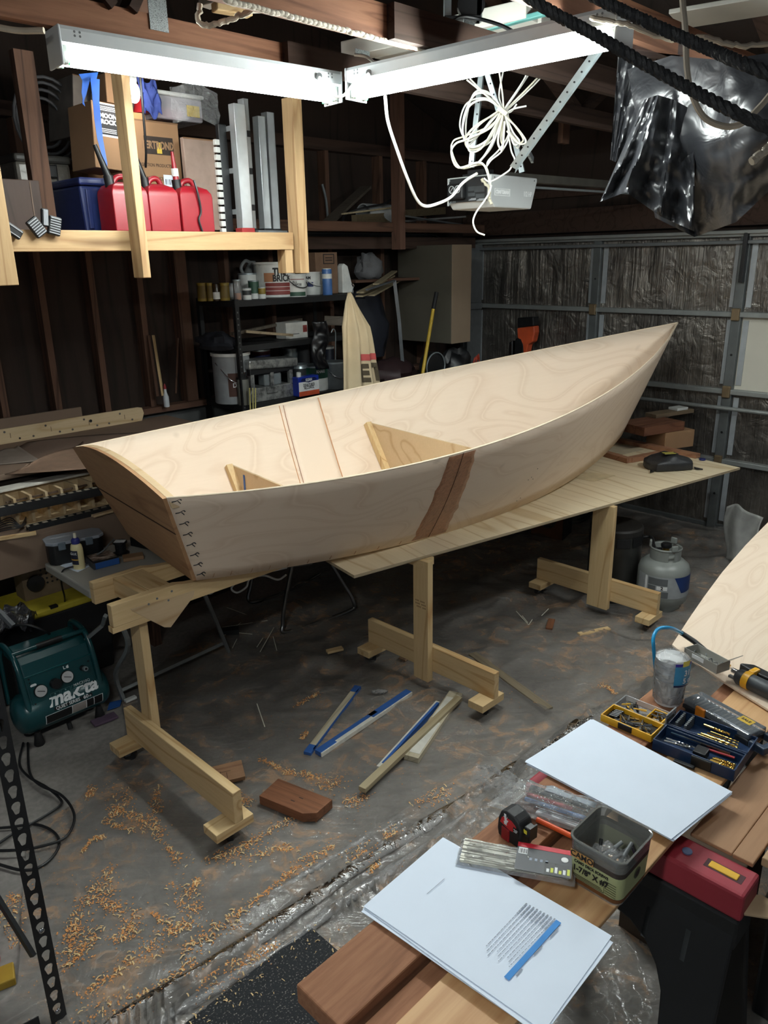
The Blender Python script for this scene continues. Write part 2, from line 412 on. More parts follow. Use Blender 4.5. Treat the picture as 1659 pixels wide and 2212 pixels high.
# opening beam between header and track
# ================================================================ two shop lights
TUBEA = emit('lit_tube', (.93, 1.0, .97, 1), TUBE_POWER*.5); TUBEB = emit('bright_lit_tube', (.93, 1.0, .97, 1), TUBE_POWER*1.18)
ENAM = pm('white_enamel', (196, 202, 204), .4, 0, .03); SOCK = pm('tombstone_socket', (206, 214, 206), .4); SGREEN = pm('green_socket_spring', (40, 130, 80), .4)
def shop_light(pl, pr, label, TUBE):
    p0 = Vector(pl); p1 = Vector(pr); mid = (p0+p1)/2; d = (p1-p0); L = d.length; rz = math.atan2(d.y, d.x)
    t = thing('shop_light', label, 'light fixture', mid, rz)
    MB().prism([(-.055, 0), (.055, 0), (.062, -.012), (.062, -.05), (.052, -.056), (-.052, -.056), (-.062, -.05), (-.062, -.012)], -L/2, L/2,
               Matrix(((0, 0, 1, 0), (1, 0, 0, 0), (0, 1, 0, 0), (0, 0, 0, 1)))).build('housing', ENAM, t)
    for s in (-1, 1):
        MB().bx(s*L/2-.004, s*L/2+.004, -.064, .064, -.118, 0).build('end_plate', ENAM, t, bev=.003)
        for y in (-.032, .032):
            so = MB().bx(s*(L/2-.018)-.009, s*(L/2-.018)+.009, y-.013, y+.013, -.112, -.055).build('socket', SOCK, t, bev=.004)
            MB().bx(s*(L/2-.03)-.002, s*(L/2-.03)+.002, y-.006, y+.006, -.112, -.09).build('spring', SGREEN, so)
        kb = MB()
        for k in range(4): kb.cyl((s*(L/2-.05-.018*(k % 2)), -.0625, -.016-.012*(k//2)), (s*(L/2-.05-.018*(k % 2)), -.0618, -.016-.012*(k//2)), .004, 8)
        kb.build('knockout', GREYM, t)
    for y in (-.032, .032):
        MB().cyl((-L/2+.02, y, -.088), (L/2-.02, y, -.088), .0165, 20).build('tube', TUBE, t, sm=True)
    return t
# ends unprojected at the fixtures' own height
LZ = 2.9
def on_h(px, py): return pz(px, py, LZ)
la = shop_light(pz(112, 60, 2.9), pz(718, 160, 2.9), 'long white two tube shop light above the loft shelf', TUBEA)
lb = shop_light(pz(768, 152, 2.9), pz(1352, 18, 2.9), 'long white two tube shop light above the boat and opener', TUBEB)
# unseen shop light added behind the camera to brighten the near hull and floor
lc_ = shop_light(rm(-1.15, .35, 2.9), rm(.02, .35, 2.9), 'added unseen shop light behind the camera, outside the picture', emit('added_rear_tube', (.95, 1.0, .98, 1), TUBE_POWER*.85))
ld_ = shop_light(rm(3.6, .35, 2.9), rm(4.8, .35, 2.9), 'added unseen shop light near the garage door, right of the picture', emit('added_right_tube', (.95, 1.0, .98, 1), TUBE_POWER*.8))  # unseen fixture added to brighten the right half of the scene
# ================================================================ the boat
BO, BAZ, BL, BLC, BRK = Vector((-1.0361, 3.3252, 0)), .9161, 4.0659, 3.4825, .1563
BB, BC = (.5512, 1.0978, .7137, 0), (.3811, .4142, .4641, 0)
BZS, BZC = (1.2977, 1.2459, 1.43, 1.6555), (.8609, .7039, .6923, .8994)
def bez(c, t): m = 1-t; return c[0]*m**3+3*c[1]*m*m*t+3*c[2]*m*t*t+c[3]*t**3
boat = thing('boat_hull', 'unfinished plywood rowing boat hull resting on the long plywood sheet', 'boat', BO, PI/2-BAZ)
def sheer(t, sg): return Vector((-BRK+t*(BL+BRK), sg*bez(BB, t), bez(BZS, t)))       # local: x forward, y to port (far), z up
def chine(t, sg): return Vector((t*BLC, sg*bez(BC, t), bez(BZC, t)))
def side(t, v, sg):
    p = chine(t, sg).lerp(sheer(t, sg), v); n = Vector((0, sg, 0)); return p + n*.012*math.sin(PI*v)*math.sin(PI*min(1, t*1.1))
def proj(p):
    d = Vector(p)-CAM; q = d.dot(FW); return CX+F*d.dot(XI)/q, CY+F*d.dot(YI)/q
def find_side(px, py, sg):
    best = None
    for rng in (None, .03, .004):
        if rng is None: ts = [k/60 for k in range(61)]; vs = [k/30 for k in range(31)]
        else: ts = [best[1]+rng*(k-8)/8 for k in range(17)]; vs = [best[2]+rng*2*(k-8)/8 for k in range(17)]
        for t in ts:
            for v in vs:
                if not (0 <= t <= 1 and -.02 <= v <= 1.02): continue
                x, y = proj(WM['boat_hull'] @ side(t, v, sg)); e = (x-px)**2+(y-py)**2
                if best is None or e < best[0]: best = (e, t, v)
    return best[1], best[2]
def hull_mat(name, c1, c2, c3):
    t = NT(name); tc = t.add('ShaderNodeTexCoord'); mp = t.add('ShaderNodeMapping'); mp.inputs['Scale'].default_value = (.9, 3.0, 1)
    t.ln(tc.outputs['UV'], mp.inputs['Vector'])
    n = t.noise(mp.outputs[0], 1.15, 1.2, .35, .55)
    f = t.math('MULTIPLY', t.math('PINGPONG', t.math('MULTIPLY', n, 13), .5), 2)
    col = t.ramp(f, [(.0, rgb(*c1)), (.55, mul(rgb(*c1), .985)), (.88, rgb(*c2)), (1, rgb(*c1))])
    mp2 = t.add('ShaderNodeMapping'); mp2.inputs['Scale'].default_value = (6, 90, 1); t.ln(tc.outputs['UV'], mp2.inputs['Vector'])
    col = t.mix(.22, col, t.ramp(t.noise(mp2.outputs[0], 1, 4, .6), [(.35, rgb(*c2)), (.65, rgb(*c1))]))
    mp3 = t.add('ShaderNodeMapping'); mp3.inputs['Scale'].default_value = (.7, 1.2, 1); t.ln(tc.outputs['UV'], mp3.inputs['Vector'])
    col = t.mix(.35, col, t.ramp(t.noise(mp3.outputs[0], 2, 2), [(.4, rgb(*c1)), (.65, rgb(*c3))]))
    vo = t.add('ShaderNodeTexVoronoi'); vo.inputs['Scale'].default_value = 1.6; mp4 = t.add('ShaderNodeMapping'); mp4.inputs['Scale'].default_value = (1, 1.6, 1)
    t.ln(tc.outputs['UV'], mp4.inputs['Vector']); t.ln(mp4.outputs[0], vo.inputs['Vector'])
    k = t.ramp(vo.outputs['Distance'], [(.012, (1, 1, 1)), (.05, (0, 0, 0))])
    col = t.mix(t.math('MULTIPLY', k, .45), col, mul(rgb(*c2), .62))
    t.ln(col, t.b.inputs['Base Color']); t.b.inputs['Roughness'].default_value = .55; t.b.inputs['Specular IOR Level'].default_value = .3
    MATS[name] = t.m; return t.m
HULL = hull_mat('okoume_plywood', (232, 213, 192), (216, 193, 169), (224, 202, 180))
HULLF = HULL
EDGEL = pm('hull_edge', (222, 204, 178), .6, 0, .06, 30)
TRANS = wood('transom_board', (182, 142, 104), (150, 110, 78), 'Y', 4, 5, .8, fibre=.35, rough=.6)
EPOX = wood('thickened_epoxy', (178, 128, 96), (134, 90, 66), 'Y', 5, 14, 3, fibre=.6, rough=.35, bump=.5, spec=.5)
for sg, nm in ((-1, 'side_panel'), (1, 'side_panel')):
    o = MB().grid(lambda u, v, sg=sg: side(u, v, sg), 90, 8, uv=lambda u, v, sg=sg: (u*4.4+(3 if sg > 0 else 0), v*.45)).build(nm, HULL, boat, sm=True)
    m = o.modifiers.new('solid', 'SOLIDIFY'); m.thickness = .007; m.offset = 0
    # pale planed top edge
    MB().tube([side(k/60, 1.004, sg) for k in range(61)], .0042, 6).build('sheer_edge', EDGEL, boat, sm=True)
def bottom(u, v):
    t = u*.999; y = bez(BC, t)*(2*v-1); return Vector((t*BLC, y*.99, bez(BZC, t)+.004-.004*abs(2*v-1)))
o = MB().grid(bottom, 60, 8, uv=lambda u, v: (u*4.2+7, v)).build('bottom_panel', HULL, boat, sm=True)
m = o.modifiers.new('solid', 'SOLIDIFY'); m.thickness = .006; m.offset = 0
# stem piece where the two sides meet
MB().tube([side(1, k/10, 1)+Vector((-.012, 0, 0)) for k in range(11)], .006, 8).build('stem', EDGEL, boat)
# transom: crowned board in two joined pieces with an inner cap along the crown
def transom_poly(crown, inset=0, n=14):
    a, b = chine(0, -1), chine(0, 1); c, d = sheer(0, 1), sheer(0, -1); pts = [a, b]
    for k in range(n+1):
        s = k/n; p = c.lerp(d, s); up = (sheer(0, 1)-chine(0, 1)); up = Vector((up.x, 0, up.z)).normalized()
        pts.append(p + up*crown*4*s*(1-s))
    return pts
tp = transom_poly(.085); off = Vector((-.003, 0, 0))
mb = MB(); A = [mb.bm.verts.new(p-Vector((.016, 0, 0))) for p in tp]; B = [mb.bm.verts.new(p) for p in tp]
mb.face(A); mb.face(B[::-1])
for i in range(len(A)): j = (i+1) % len(A); mb.face([A[i], B[i], B[j], A[j]])
mb.build('transom', TRANS, boat)
cp = MB(); n = 14; ar = tp[2:]
up = Vector(((sheer(0, 1)-chine(0, 1)).x, 0, (sheer(0, 1)-chine(0, 1)).z)).normalized()
rows = []
for p in ar: rows.append([cp.bm.verts.new(q) for q in (p+Vector((.001, 0, 0)), p+Vector((.032, 0, 0)), p+Vector((.032, 0, 0))-up*.05, p+Vector((.001, 0, 0))-up*.05)])
for r, q in zip(rows, rows[1:]):
    for k in range(4): cp.face([r[k], r[(k+1) % 4], q[(k+1) % 4], q[k]])
cp.face(rows[0]); cp.face(rows[-1][::-1])
cp.build('transom_cap', PLYB, boat, bev=.002)
p0, p1 = chine(0, 1).lerp(sheer(0, 1), .55), chine(0, -1).lerp(sheer(0, -1), .60)
MB().tube([p0.lerp(p1, k/20)-Vector((.0165, 0, 0))+up*(.003*noise.noise(Vector((k, 1, 2)))) for k in range(21)], .0032, 6).build('transom_joint', pm('dark_glue_line', (66, 42, 28), .7), boat)
# black wire stitches down the near corner and bright ones along the chine
for k in range(8):
    v = .955-.127*k; p = side(.0045, v, -1)+Vector((.012, -.004, 0)); b = MB()
    b.tube([p+Vector((-.022, 0, .002)), p+Vector((-.006, -.004, .004)), p+Vector((.006, -.012, .012)), p+Vector((.012, -.016, .006))], .0022, 6, sm=3)
    b.tube([p+Vector((.0, -.006, .004)), p+Vector((.010, -.008, -.008))], .002, 6); b.build('wire_stitch', BLACKP, boat)
for t in (.022, .045, .073, .098, .125, .155, .19, .23, .27, .31):
    p = side(t, .035, -1); b = MB()
    b.tube([p+Vector((0, .004, -.012)), p+Vector((0, -.008, 0)), p+Vector((.003, -.012, .012))], .0016, 6, sm=3); b.build('wire_tie', pm('copper_wire', (196, 160, 130), .35, .8), boat)
for px, py in ((1115, 1081), (1123, 1075), (1147, 1030), (1140, 1036), (1092, 1113), (1108, 1109), (1150, 1034), (1160, 1012)):
    t, v = find_side(px, py, -1); p = side(t, v, -1); MB().cyl(p+Vector((0, -.0045, 0)), p+Vector((0, -.0030, 0)), .0035, 8).build('drill_hole', BLACKP, boat)
# scarf joint: brown epoxy smear outside, butt strap inside
def patch(name, pts, sg, mat, offn, jag=.0, nu=8, nv=16, parent=boat, th=.0012):
    (t00, _), (t10, _), (t01, _), (t11, _) = pts        # bottom-left, bottom-right, top-left, top-right in t
    def fn(u, v):
        a = lerp(t00, t01, v)+jag*noise.noise(Vector((v*9, 1, sg))); b = lerp(t10, t11, v)+jag*noise.noise(Vector((v*11, 5, sg)))
        return side(lerp(a, b, u), .012+.975*v, sg)+Vector((0, sg*offn, 0))
    o = MB().grid(fn, nu, nv).build(name, mat, parent, sm=True); md = o.modifiers.new('solid', 'SOLIDIFY'); md.thickness = th; md.offset = 0; return o
q = [find_side(*p, -1) for p in ((889, 1166), (966, 1143), (972, 983), (1030, 966))]
patch('epoxy_smear', q, -1, EPOX, .0042, .006)
jl = [find_side(*p, -1) for p in ((928, 1155), (1003, 974))]
MB().tube([side(lerp(jl[0][0], jl[1][0], k/10), .01+.98*k/10, -1)+Vector((0, -.0055, 0)) for k in range(11)], .0015, 5).build('joint_line', pm('dark_glue_line', (66, 42, 28), .7), boat)
ql = [find_side(*p, 1) for p in ((655, 1043), (610, 876))]; qr = [find_side(*p, 1) for p in ((738, 1030), (686, 862))]
def ext(q):                                             # extend the sightline down to the chine
    (t0, v0), (t1, v1) = q; k = (t1-t0)/(v1-v0); return (t0-k*v0, 0), (t0+k*(1-v0), 1)
(a0, a1), (b0, b1) = ext(ql), ext(qr)
patch('butt_strap', [a0, b0, a1, b1], 1, HULL, -.0075, .0, th=.006)
for (s0, s1), w_, mt, nm in (((a0, a1), .0016, pm('brown_resin', (150, 84, 48), .35), 'resin_line'), ((b0, b1), .0045, pm('amber_resin', (190, 138, 96), .35), 'resin_fillet')):
    MB().tube([side(lerp(s0[0], s1[0], k/20)+.0008*noise.noise(Vector((k*.7, 2, 3))), .005+.985*k/20, 1)+Vector((0, -.0095, 0)) for k in range(21)], w_, 6).build(nm, mt, boat)
if a0[0] > .01: MB().tube([side(lerp(a0[0], a1[0], k/20)-.006, .005+.985*k/20, 1)+Vector((0, -.004, 0)) for k in range(21)], .003, 5).build('resin_fillet', MATS['amber_resin'], boat)
# two frames across the hull, each with a cleat on its far edge
for (px, py), nm, tape in (((795, 913), 'frame', 0), ((497, 1004), 'frame', 1)):
    t, v = find_side(px, py, 1); ftop = side(t, v, 1); x, zt = ftop.x, ftop.z
    def at_x(vv, sg):
        lo, hi = 0., 1.
        for _ in range(40):
            m = (lo+hi)/2
            if side(m, vv, sg).x < x: lo = m
            else: hi = m
        return side(lo, vv, sg)
    prof = [at_x(v*k/6, 1) for k in range(7)]; mb = MB(); ring = []
    P = [Vector((x, p.y-.004, p.z+.004)) for p in prof] + [Vector((x, -p.y+.004, p.z+.004)) for p in prof[::-1]]
    A = [mb.bm.verts.new(p-Vector((.006, 0, 0))) for p in P]; B = [mb.bm.verts.new(p+Vector((.006, 0, 0))) for p in P]
    mb.face(A); mb.face(B[::-1])
    for i in range(len(A)): j = (i+1) % len(A); mb.face([A[i], B[i], B[j], A[j]])
    fr = mb.build(nm, PLYB, boat)
    cl = MB(); a, b = Vector((x, P[6].y, P[6].z)), Vector((x, P[0].y, P[0].z+.01))
    for dx in (-.025,): cl.bar(a+Vector((dx+.002, -.02, 0)), b+Vector((dx+.002, -.02, 0)), .036, .040, (0, 1, 0))
    cl.build('cleat', PINE['Z'], fr)
    if tape:
        d = Vector((x-.0075, P[6].y-.16, zt-.012)); MB().bx(d.x-.0006, d.x, d.y-.02, d.y, d.z-.15, d.z-.01).build('tape', pm('blue_masking_tape', (38, 84, 150), .6), fr)
# dark gap along the keel line forward
# ================================================================ plywood sheet and rolling stands
T1, T2 = pz(765, 1243, .744), pz(1599, 1010, .744); du = (T2-T1).normalized(); dn = Vector((-du.y, du.x, 0))
TBZ = .744
sheet_rz = math.atan2(du.y, du.x); LEN = (T2-T1).length
o = MB().bx(0, LEN, 0, 1.16, -.015, 0).build('plywood_sheet', PLYT, loc=(T1.x, T1.y, TBZ), rz=sheet_rz)
o.data.materials.append(PLYE)
for p in o.data.polygons:
    if abs(p.normal.z) < .5: p.material_index = 1
tag(o, 'long fir plywood sheet lying on the two far rolling stands under the boat', 'plywood sheet')
WHEEL = pm('caster_wheel', (22, 22, 23), .5)
def caster(par, x, y, ang, block_top=.11):
    bk = MB().bx(x-.085, x+.085, y-.045, y+.045, block_top-.038, block_top).build('caster_block', PINE['X'], par, bev=.002)
    M = Matrix.Translation((x, y, 0)) @ Matrix.Rotation(ang, 4, 'Z')
    cs_ = MB().bx(-.03, .03, -.022, .022, .066, block_top-.038, M=M)
    cs_.bar(M @ Vector((0, -.018, .07)), M @ Vector((.018, -.018, .03)), .003, .03, (1, 0, 1)).bar(M @ Vector((0, .018, .07)), M @ Vector((.018, .018, .03)), .003, .03, (1, 0, 1))
    ca = cs_.build('caster', GREYM, bk)
    MB().cyl(M @ Vector((.018, -.012, .031)), M @ Vector((.018, .012, .031)), .031, 20).build('caster_wheel', WHEEL, bk, bev=.003)
def stand(label, a, c, wide, top, side_, c0, c1, st=.038):
    t = rthing('rolling_stand', label, 'stand', a, c, 0)
    MB().bx(-st/2, st/2, -wide/2, wide/2, .06, top).build('post', PINE['Z'], t, bev=.003)
    xb = side_*(st/2+.019)
    MB().bx(xb-.019, xb+.019, c0-c, c1-c, .11, .25).build('foot_beam', PINE['Y'], t, bev=.003)
    for y, an in ((c0-c+.045, .9), (c1-c-.045, 2.3)): caster(t, xb-.02, y, an)
    return t
pm_ = toroom(pz(914, 1450, .1)); sm_ = stand('middle wooden rolling stand under the near edge of the plywood sheet', pm_[0], pm_[1], .10, .729, 1, 1.93, 2.80)
MB().bx(-.02, .06, -.02, .5, .690, .728).build('top_beam', PINE['Y'], sm_)
stm = MB()
for k in range(3):
    for j in range(9):
        if (k*9+j) % 5 != 3: stm.bx(-.0196, -.0191, -.035+j*.008, -.0305+j*.008, .47+k*.016, .478+k*.016)
stm.build('grade_stamp', pm('faded_ink', (132, 104, 70), .8), sm_)
pr_ = toroom(pz(1292, 1297, .1)); sr_ = stand('far right rolling stand in front of the round cooker', pr_[0], pr_[1], .14, .729, 1, 1.78, 2.62)
MB().bx(-.02, .06, -.02, .5, .690, .728).build('top_beam', PINE['Y'], sr_)
pl_ = (1.345, 2.83, 0); sl_ = stand('left rolling stand with a timber cradle head under the stern', pl_[0], pl_[1], .09, .78, -1, 2.12, 2.97)
# head of the left stand
cA, cB, HT = -.066, .21, .853
def ax_(px, py, c): return toroom(pc(px, py, c))[0]-pl_[0]
xa = ax_(232, 1290, pl_[1]+cA); xb2 = ax_(196, 1262, pl_[1]+cB)
MB().prism([(xa, HT-.095), (xa+1.02, HT-.10), (xa+1.02, HT-.082), (.62, HT-.065), (.20, HT-.012), (.15, HT), (xa, HT)], -cA-.019, -cA+.019, RX90).build('cradle_beam', PINE['X'], sl_, bev=.003)
MB().prism([(xb2, HT-.10), (xb2+.55, HT-.10), (xb2+.55, HT-.04), (.20, HT-.012), (.15, HT), (xb2, HT)], -cB-.019, -cB+.019, RX90).build('cradle_beam', PINE['X'], sl_, bev=.003)
for x0, x1 in ((.0, .04), (.045, .14)): MB().bx(x0, x1, cA+.02, cB-.02, HT-.085, HT-.002).build('spacer', PINE['Y'], sl_, bev=.002)
MB().bx(xa-.006, xa+.3, cA-.0185, cA+.0185, HT-.12, HT-.095).build('packer', PINE['X'], sl_)
def gz_(px, py):
    p = toroom(pc(px, py, pl_[1]+cA-.03)); return (p[0]-pl_[0], p[2])
gpoly = [gz_(284, 1317), gz_(372, 1292), gz_(424, 1276), gz_(421, 1290), gz_(372, 1357), gz_(358, 1357), gz_(288, 1322)]
MB().prism(gpoly, -.012, 0, Matrix.Translation((0, cA-.02, 0)) @ RX90 @ Matrix.Identity(4)).build('gusset', PLYB, sl_, bev=.002)
for x, z in ((xa+.16, .808), (xa+.2, .82), (xa+.27, .83), (xa+.25, .795)): MB().cyl((x, cA-.0185, z), (x, cA-.0205, z), .005, 8).build('screw_head', GREYM, sl_)
PINEL = {ax: wood('loft_pine_'+ax, (182, 152, 112), (146, 112, 76), ax, 5, 7, .5, knots=1.6) for ax in 'XYZ'}
# ================================================================ left side: loft shelf and what is on it
LB = rthing('loft_beam', 'pale new pine beam along the front of the hanging loft shelf', 'beam', 1.24, 3.40, 2.2)
MB().bx(0, 1.50, -.019, .019, 0, .085).build('timber', PINEL['X'], LB, bev=.003)
ld = MB().bx(1.1, 2.76, 3.42, 4.9, 2.265, 2.283).build('shelf_deck', wood('loft_deck_board', (120, 74, 66), (92, 54, 48), 'X'), M=RM)
tag(ld, 'reddish board deck of the hanging loft shelf', 'shelf')
def post(label, px, pybot, c, th_a=.038, th_c=.089, top=2.93):
    p = toroom(pc(px, pybot, c)); t = tag(MB().bx(-th_a/2, th_a/2, -th_c/2, th_c/2, p[2], top).build('hanging_post', PINEL['Z'], loc=rm(p[0], c, 0), rz=RZ, bev=.003), label, 'post'); return t
post('pine post hanging in front of the red fuel cans', 308, 600, 3.335)
post('pine post at the right end of the loft shelf beside the ladders', 648, 590, 3.40, .06, .089)
post('short doubled pine block under the right end of the loft beam', 618, 590, 3.42, .05, .07, 2.2)
post('wide pine post at the left edge of the picture', 4, 617, 3.30, .12, .04)
# dark brace standing in front of the grey box
b0, b1 = pc(102, 500, 3.75), pc(45, 110, 3.75)
tag(MB().bar(b0, b1, .05, .085, (S2, S2, 0)).build('brace', OLDW['Z']), 'dark brown timber brace in front of the grey wrapped box', 'timber')
DZ = 2.284
def lx(px, py, c): return toroom(pc(px, py, c))
def lbox(name, label, cat, mat, x0, x1, ytop, c, depth, ybot=None, lean=0, bev=.004, group=None):
    pl = lx(x0, (ytop+(ybot or 497))/2, c); pr = lx(x1, (ytop+(ybot or 497))/2, c); zt = lx((x0+x1)/2, ytop, c)[2]
    zb = DZ if ybot is None else lx((x0+x1)/2, ybot, c)[2]
    t = rthing(name, label, cat, (pl[0]+pr[0])/2, c, zb, group=group); w = pr[0]-pl[0]; h = zt-zb
    return t, w, h, depth
RED = pm('red_polyethylene', (138, 20, 32), .38, 0, .06, 10, .04)
def gas_can(label, x0, x1, spout):
    t, w, h, d = lbox('fuel_can', label, 'fuel can', RED, x0, x1, 415, 3.50, .2, group=None)
    h = .225; w2 = w/2*.93; d = .15; y0 = .0
    mb = MB()
    sec = [(.92, 0), (1, .02), (1, .72), (.97, .80), (.80, .90), (.40, .965)]
    rings = []
    for k, v in sec:
        ring = []
        for sx, sy in ((-1, -1), (1, -1), (1, 1), (-1, 1)):
            ring.append(mb.bm.verts.new((sx*w2*k, y0+d/2+sy*d/2*(k if k > .85 else k*.9+.08), v*h)))
        rings.append(ring)
    mb.face(rings[0][::-1]); mb.face(rings[-1])
    for a, b in zip(rings, rings[1:]):
        for k in range(4): mb.face([a[k], a[(k+1) % 4], b[(k+1) % 4], b[k]])
    mb.build('body', RED, t, bev=.012, seg=3, sm=True)
    MB().tube([(-w2*.5, d/2, .21), (-w2*.25, d/2, .238), (w2*.2, d/2, .242), (w2*.5, d/2, .205)], .013, 10, sm=4).build('handle', RED, t, sm=True)
    MB().cyl((-w2*.62, d/2, .19), (-w2*.68, d/2, .245), .022, 16).build('neck', BLACKP, t, sm=True)
    if spout == 'b': MB().tube([(-w2*.66, d/2, .235), (-w2*1.2, d/2, .37)], .014, 10, rf=lambda k: .017-.007*k).build('spout', BLACKP, t, sm=True)
    if spout == 'r':
        MB().tube([(-w2*.66, d/2, .235), (-w2*.75, d/2, .37)], .014, 10, rf=lambda k: .016-.009*k).build('spout', RED, t, sm=True)
        MB().cyl((-w2*.68, d/2, .26), (-w2*.70, d/2, .295), .017, 14).build('spout_collar', WHITEP, t, sm=True)
    return t, w2, d
gas_can('red plastic fuel can with black spout, half behind the pine post', 244, 326, 'b')
gas_can('middle red plastic fuel can, right beside the pine post', 322, 391, 'b')
t, w2, d = gas_can('right red plastic fuel can with red spout and a black strap', 390, 464, 'r')
MB().tube([(-.01, -.004, .24), (.0, -.012, .18), (.012, -.008, .10), (-.004, -.008, .06), (.012, -.008, .0)], .0055, 6, sm=4).build('strap', BLACKP, t, sm=True)
# ---- containers
BLUET = pm('blue_tote_plastic', (28, 42, 92), .4)
t, w, h, d = lbox('storage_tote', 'dark blue storage tote behind the left fuel can', 'storage tote', BLUET, 176, 256, 385, 3.70, .36)
MB().prism([(-w/2*.9, 0), (w/2*.9, 0), (w/2, h*.86), (-w/2, h*.86)], -.34, 0, RX90).build('body', BLUET, t, bev=.012)
MB().bx(-w/2*1.05, w/2*1.05, -.015, .355, h*.86, h).build('lid', BLUET, t, bev=.01)
for x in (-.3, .1): MB().bx(x*w-.012, x*w+.012, -.008, .0, .02, h*.8).build('rib', BLUET, t, bev=.004)
def cbox(label, x0, x1, ytop, c, depth, ybot, mat=CARD, lean=0, cat='box', name='cardboard_box'):
    t, w, h, d = lbox(name, label, cat, mat, x0, x1, ytop, c, depth, ybot)
    if lean: WM[t.name] = WM[t.name] @ Matrix.Rotation(lean, 4, 'Y'); t.matrix_local = WM[t.name]
    MB().bx(-w/2, w/2, 0, depth, 0, h).build('carton', mat, t, bev=.004)
    MB().bx(-w/2, w/2, -.0008, 0, h*.985, h).build('flap_edge', pm('cardboard_edge', (120, 90, 64), .9), t)
    return t, w, h
t, w, h = cbox('tall brown box with a black and white printed label behind the pine post', 198, 262, 222, 3.78, .25, 365, lean=.06)
lb_ = MB().bx(-w*.30, w*.36, -.0014, -.0004, h*.52, h*.97).build('label', INK, t)
MB().bx(-w*.34, w*.40, -.0009, -.0002, h*.49, h*.99).build('label_border', WHITEI, t)
for s, z in (('MOON', .80), ('ROCK', .71)): text(s, .027, WHITEI, lb_, front(w*.03, -.0018, h*z), bold=.0012)
ls = MB()
for k in range(3): ls.bx(-w*.22, w*.28, -.002, -.0015, h*(.88+.025*k), h*(.89+.025*k))
for k in range(3): ls.bx(-w*.22, w*.28, -.002, -.0015, h*(.55+.025*k), h*(.56+.025*k))
ls.build('small_print', WHITEI, lb_)
cbox('worn brown box behind the blue tote, under the tall labelled box', 190, 262, 362, 4.1, .25, 388)
t, w, h = cbox('dark grey upper box with open flaps under the blue tape', 152, 224, 168, 4.12, .3, 300, pm('shaded_cardboard', (112, 104, 96), .85), lean=.12)  # cardboard tone darkened, shade put into the box colour
MB().bx(-w*.1, w*.42, -.05, -.045, h*.45, h*.72).build('flap', pm('grey_carton_lining', (176, 176, 178), .8), t)
cbox('narrow brown box standing on top next to the post', 228, 250, 158, 3.9, .15, 222, lean=.05)
t, w, h = cbox('large brown box with a dark printed logo behind the fuel cans', 288, 394, 262, 3.80, .4, 497)
pb = MB().bx(-w*.22, w*.36, -.0014, -.0002, h*.70, h*.86).build('printed_panel', pm('dark_brown_print', (52, 42, 36), .8), t)
text('PERTRONIX', .048, pm('box_cutout', (150, 118, 88), .85), pb, front(w*.07, -.0018, h*.78), bold=.002, sx=.72)
tx = text('IGNITION PRODUCTS', .022, MATS['dark_brown_print'], t, front(-w*.02, -.001, h*.60), sx=.8)
text('PERFORMANCE', .022, MATS['dark_brown_print'], t, front(-w*.12, -.001, h*.48), sx=.8)
MB().bx(w*.02, w*.12, -.002, -.0012, h*.71, h*.81).build('sticker', pm('yellow_sticker', (216, 186, 70), .6), t)
sl = MB().bx(w*.10, w*.42, -.002, -.0012, h*.28, h*.52).build('shipping_label', PAPER, t)
bc = MB()
for k in range(9): bc.bx(w*(.13+.027*k), w*(.13+.027*k+.006+.008*(k % 3 == 0)), -.0025, -.002, h*.43, h*.48)
bc.bx(w*.2, w*.40, -.0025, -.002, h*.395, h*.41).bx(w*.13, w*.22, -.0025, -.002, h*.31, h*.37).bx(w*.27, w*.39, -.0025, -.002, h*.33, h*.36)
bc.build('printing', INK, sl)
cbox('small brown box coloured bright orange as if lit by the bulb', 279, 314, 243, 3.82, .2, 261, pm('painted_lit_carton', (190, 140, 92), .8))  # the bulb's warm light is put into this carton's colour
t, w, h, d = lbox('clear_tote', 'clear plastic tote with a white lid on top of the large box', 'storage tote', CLEAR, 330, 440, 200, 3.83, .3, 261)
MB().bx(-w/2*.94, w/2*.94, 0, .3, .002, h*.85).build('body', film('milky_plastic', (.86, .82, .88, 1), .45, .2, 8, .1), t, bev=.01)
MB().bx(-w/2, w/2, -.012, .31, h*.85, h).build('lid', WHITEP, t, bev=.008)
MB().bx(-w*.3, w*.2, .05, .25, .012, h*.5).build('contents', pm('pink_cloth', (190, 110, 120), .8), t, bev=.02)
MB().bx(w*.15, w*.4, -.003, -.001, h*.2, h*.6).build('label', pm('yellow_sticker', (216, 186, 70), .6), t)
o = MB().grid(lambda u, v: Vector((-.14+.28*u, .02*noise.noise(Vector((u*5, v*4, 0))), .16*v-.02*math.cos(u*6))), 16, 8).build('plastic_bag', WRAP, loc=rm(*lx(425, 262, 3.74)), rz=RZ, sm=True)
tag(o, 'crumpled clear bag beside the clear tote', 'plastic bag')
o = MB().lathe([(.05, 0), (.012, .13), (.006, .135)], 20).build('funnel', pm('red_funnel', (190, 40, 46), .4), loc=rm(*lx(309, 246, 3.90)), sm=True); tag(o, 'small red cone left of the clear tote', 'funnel')
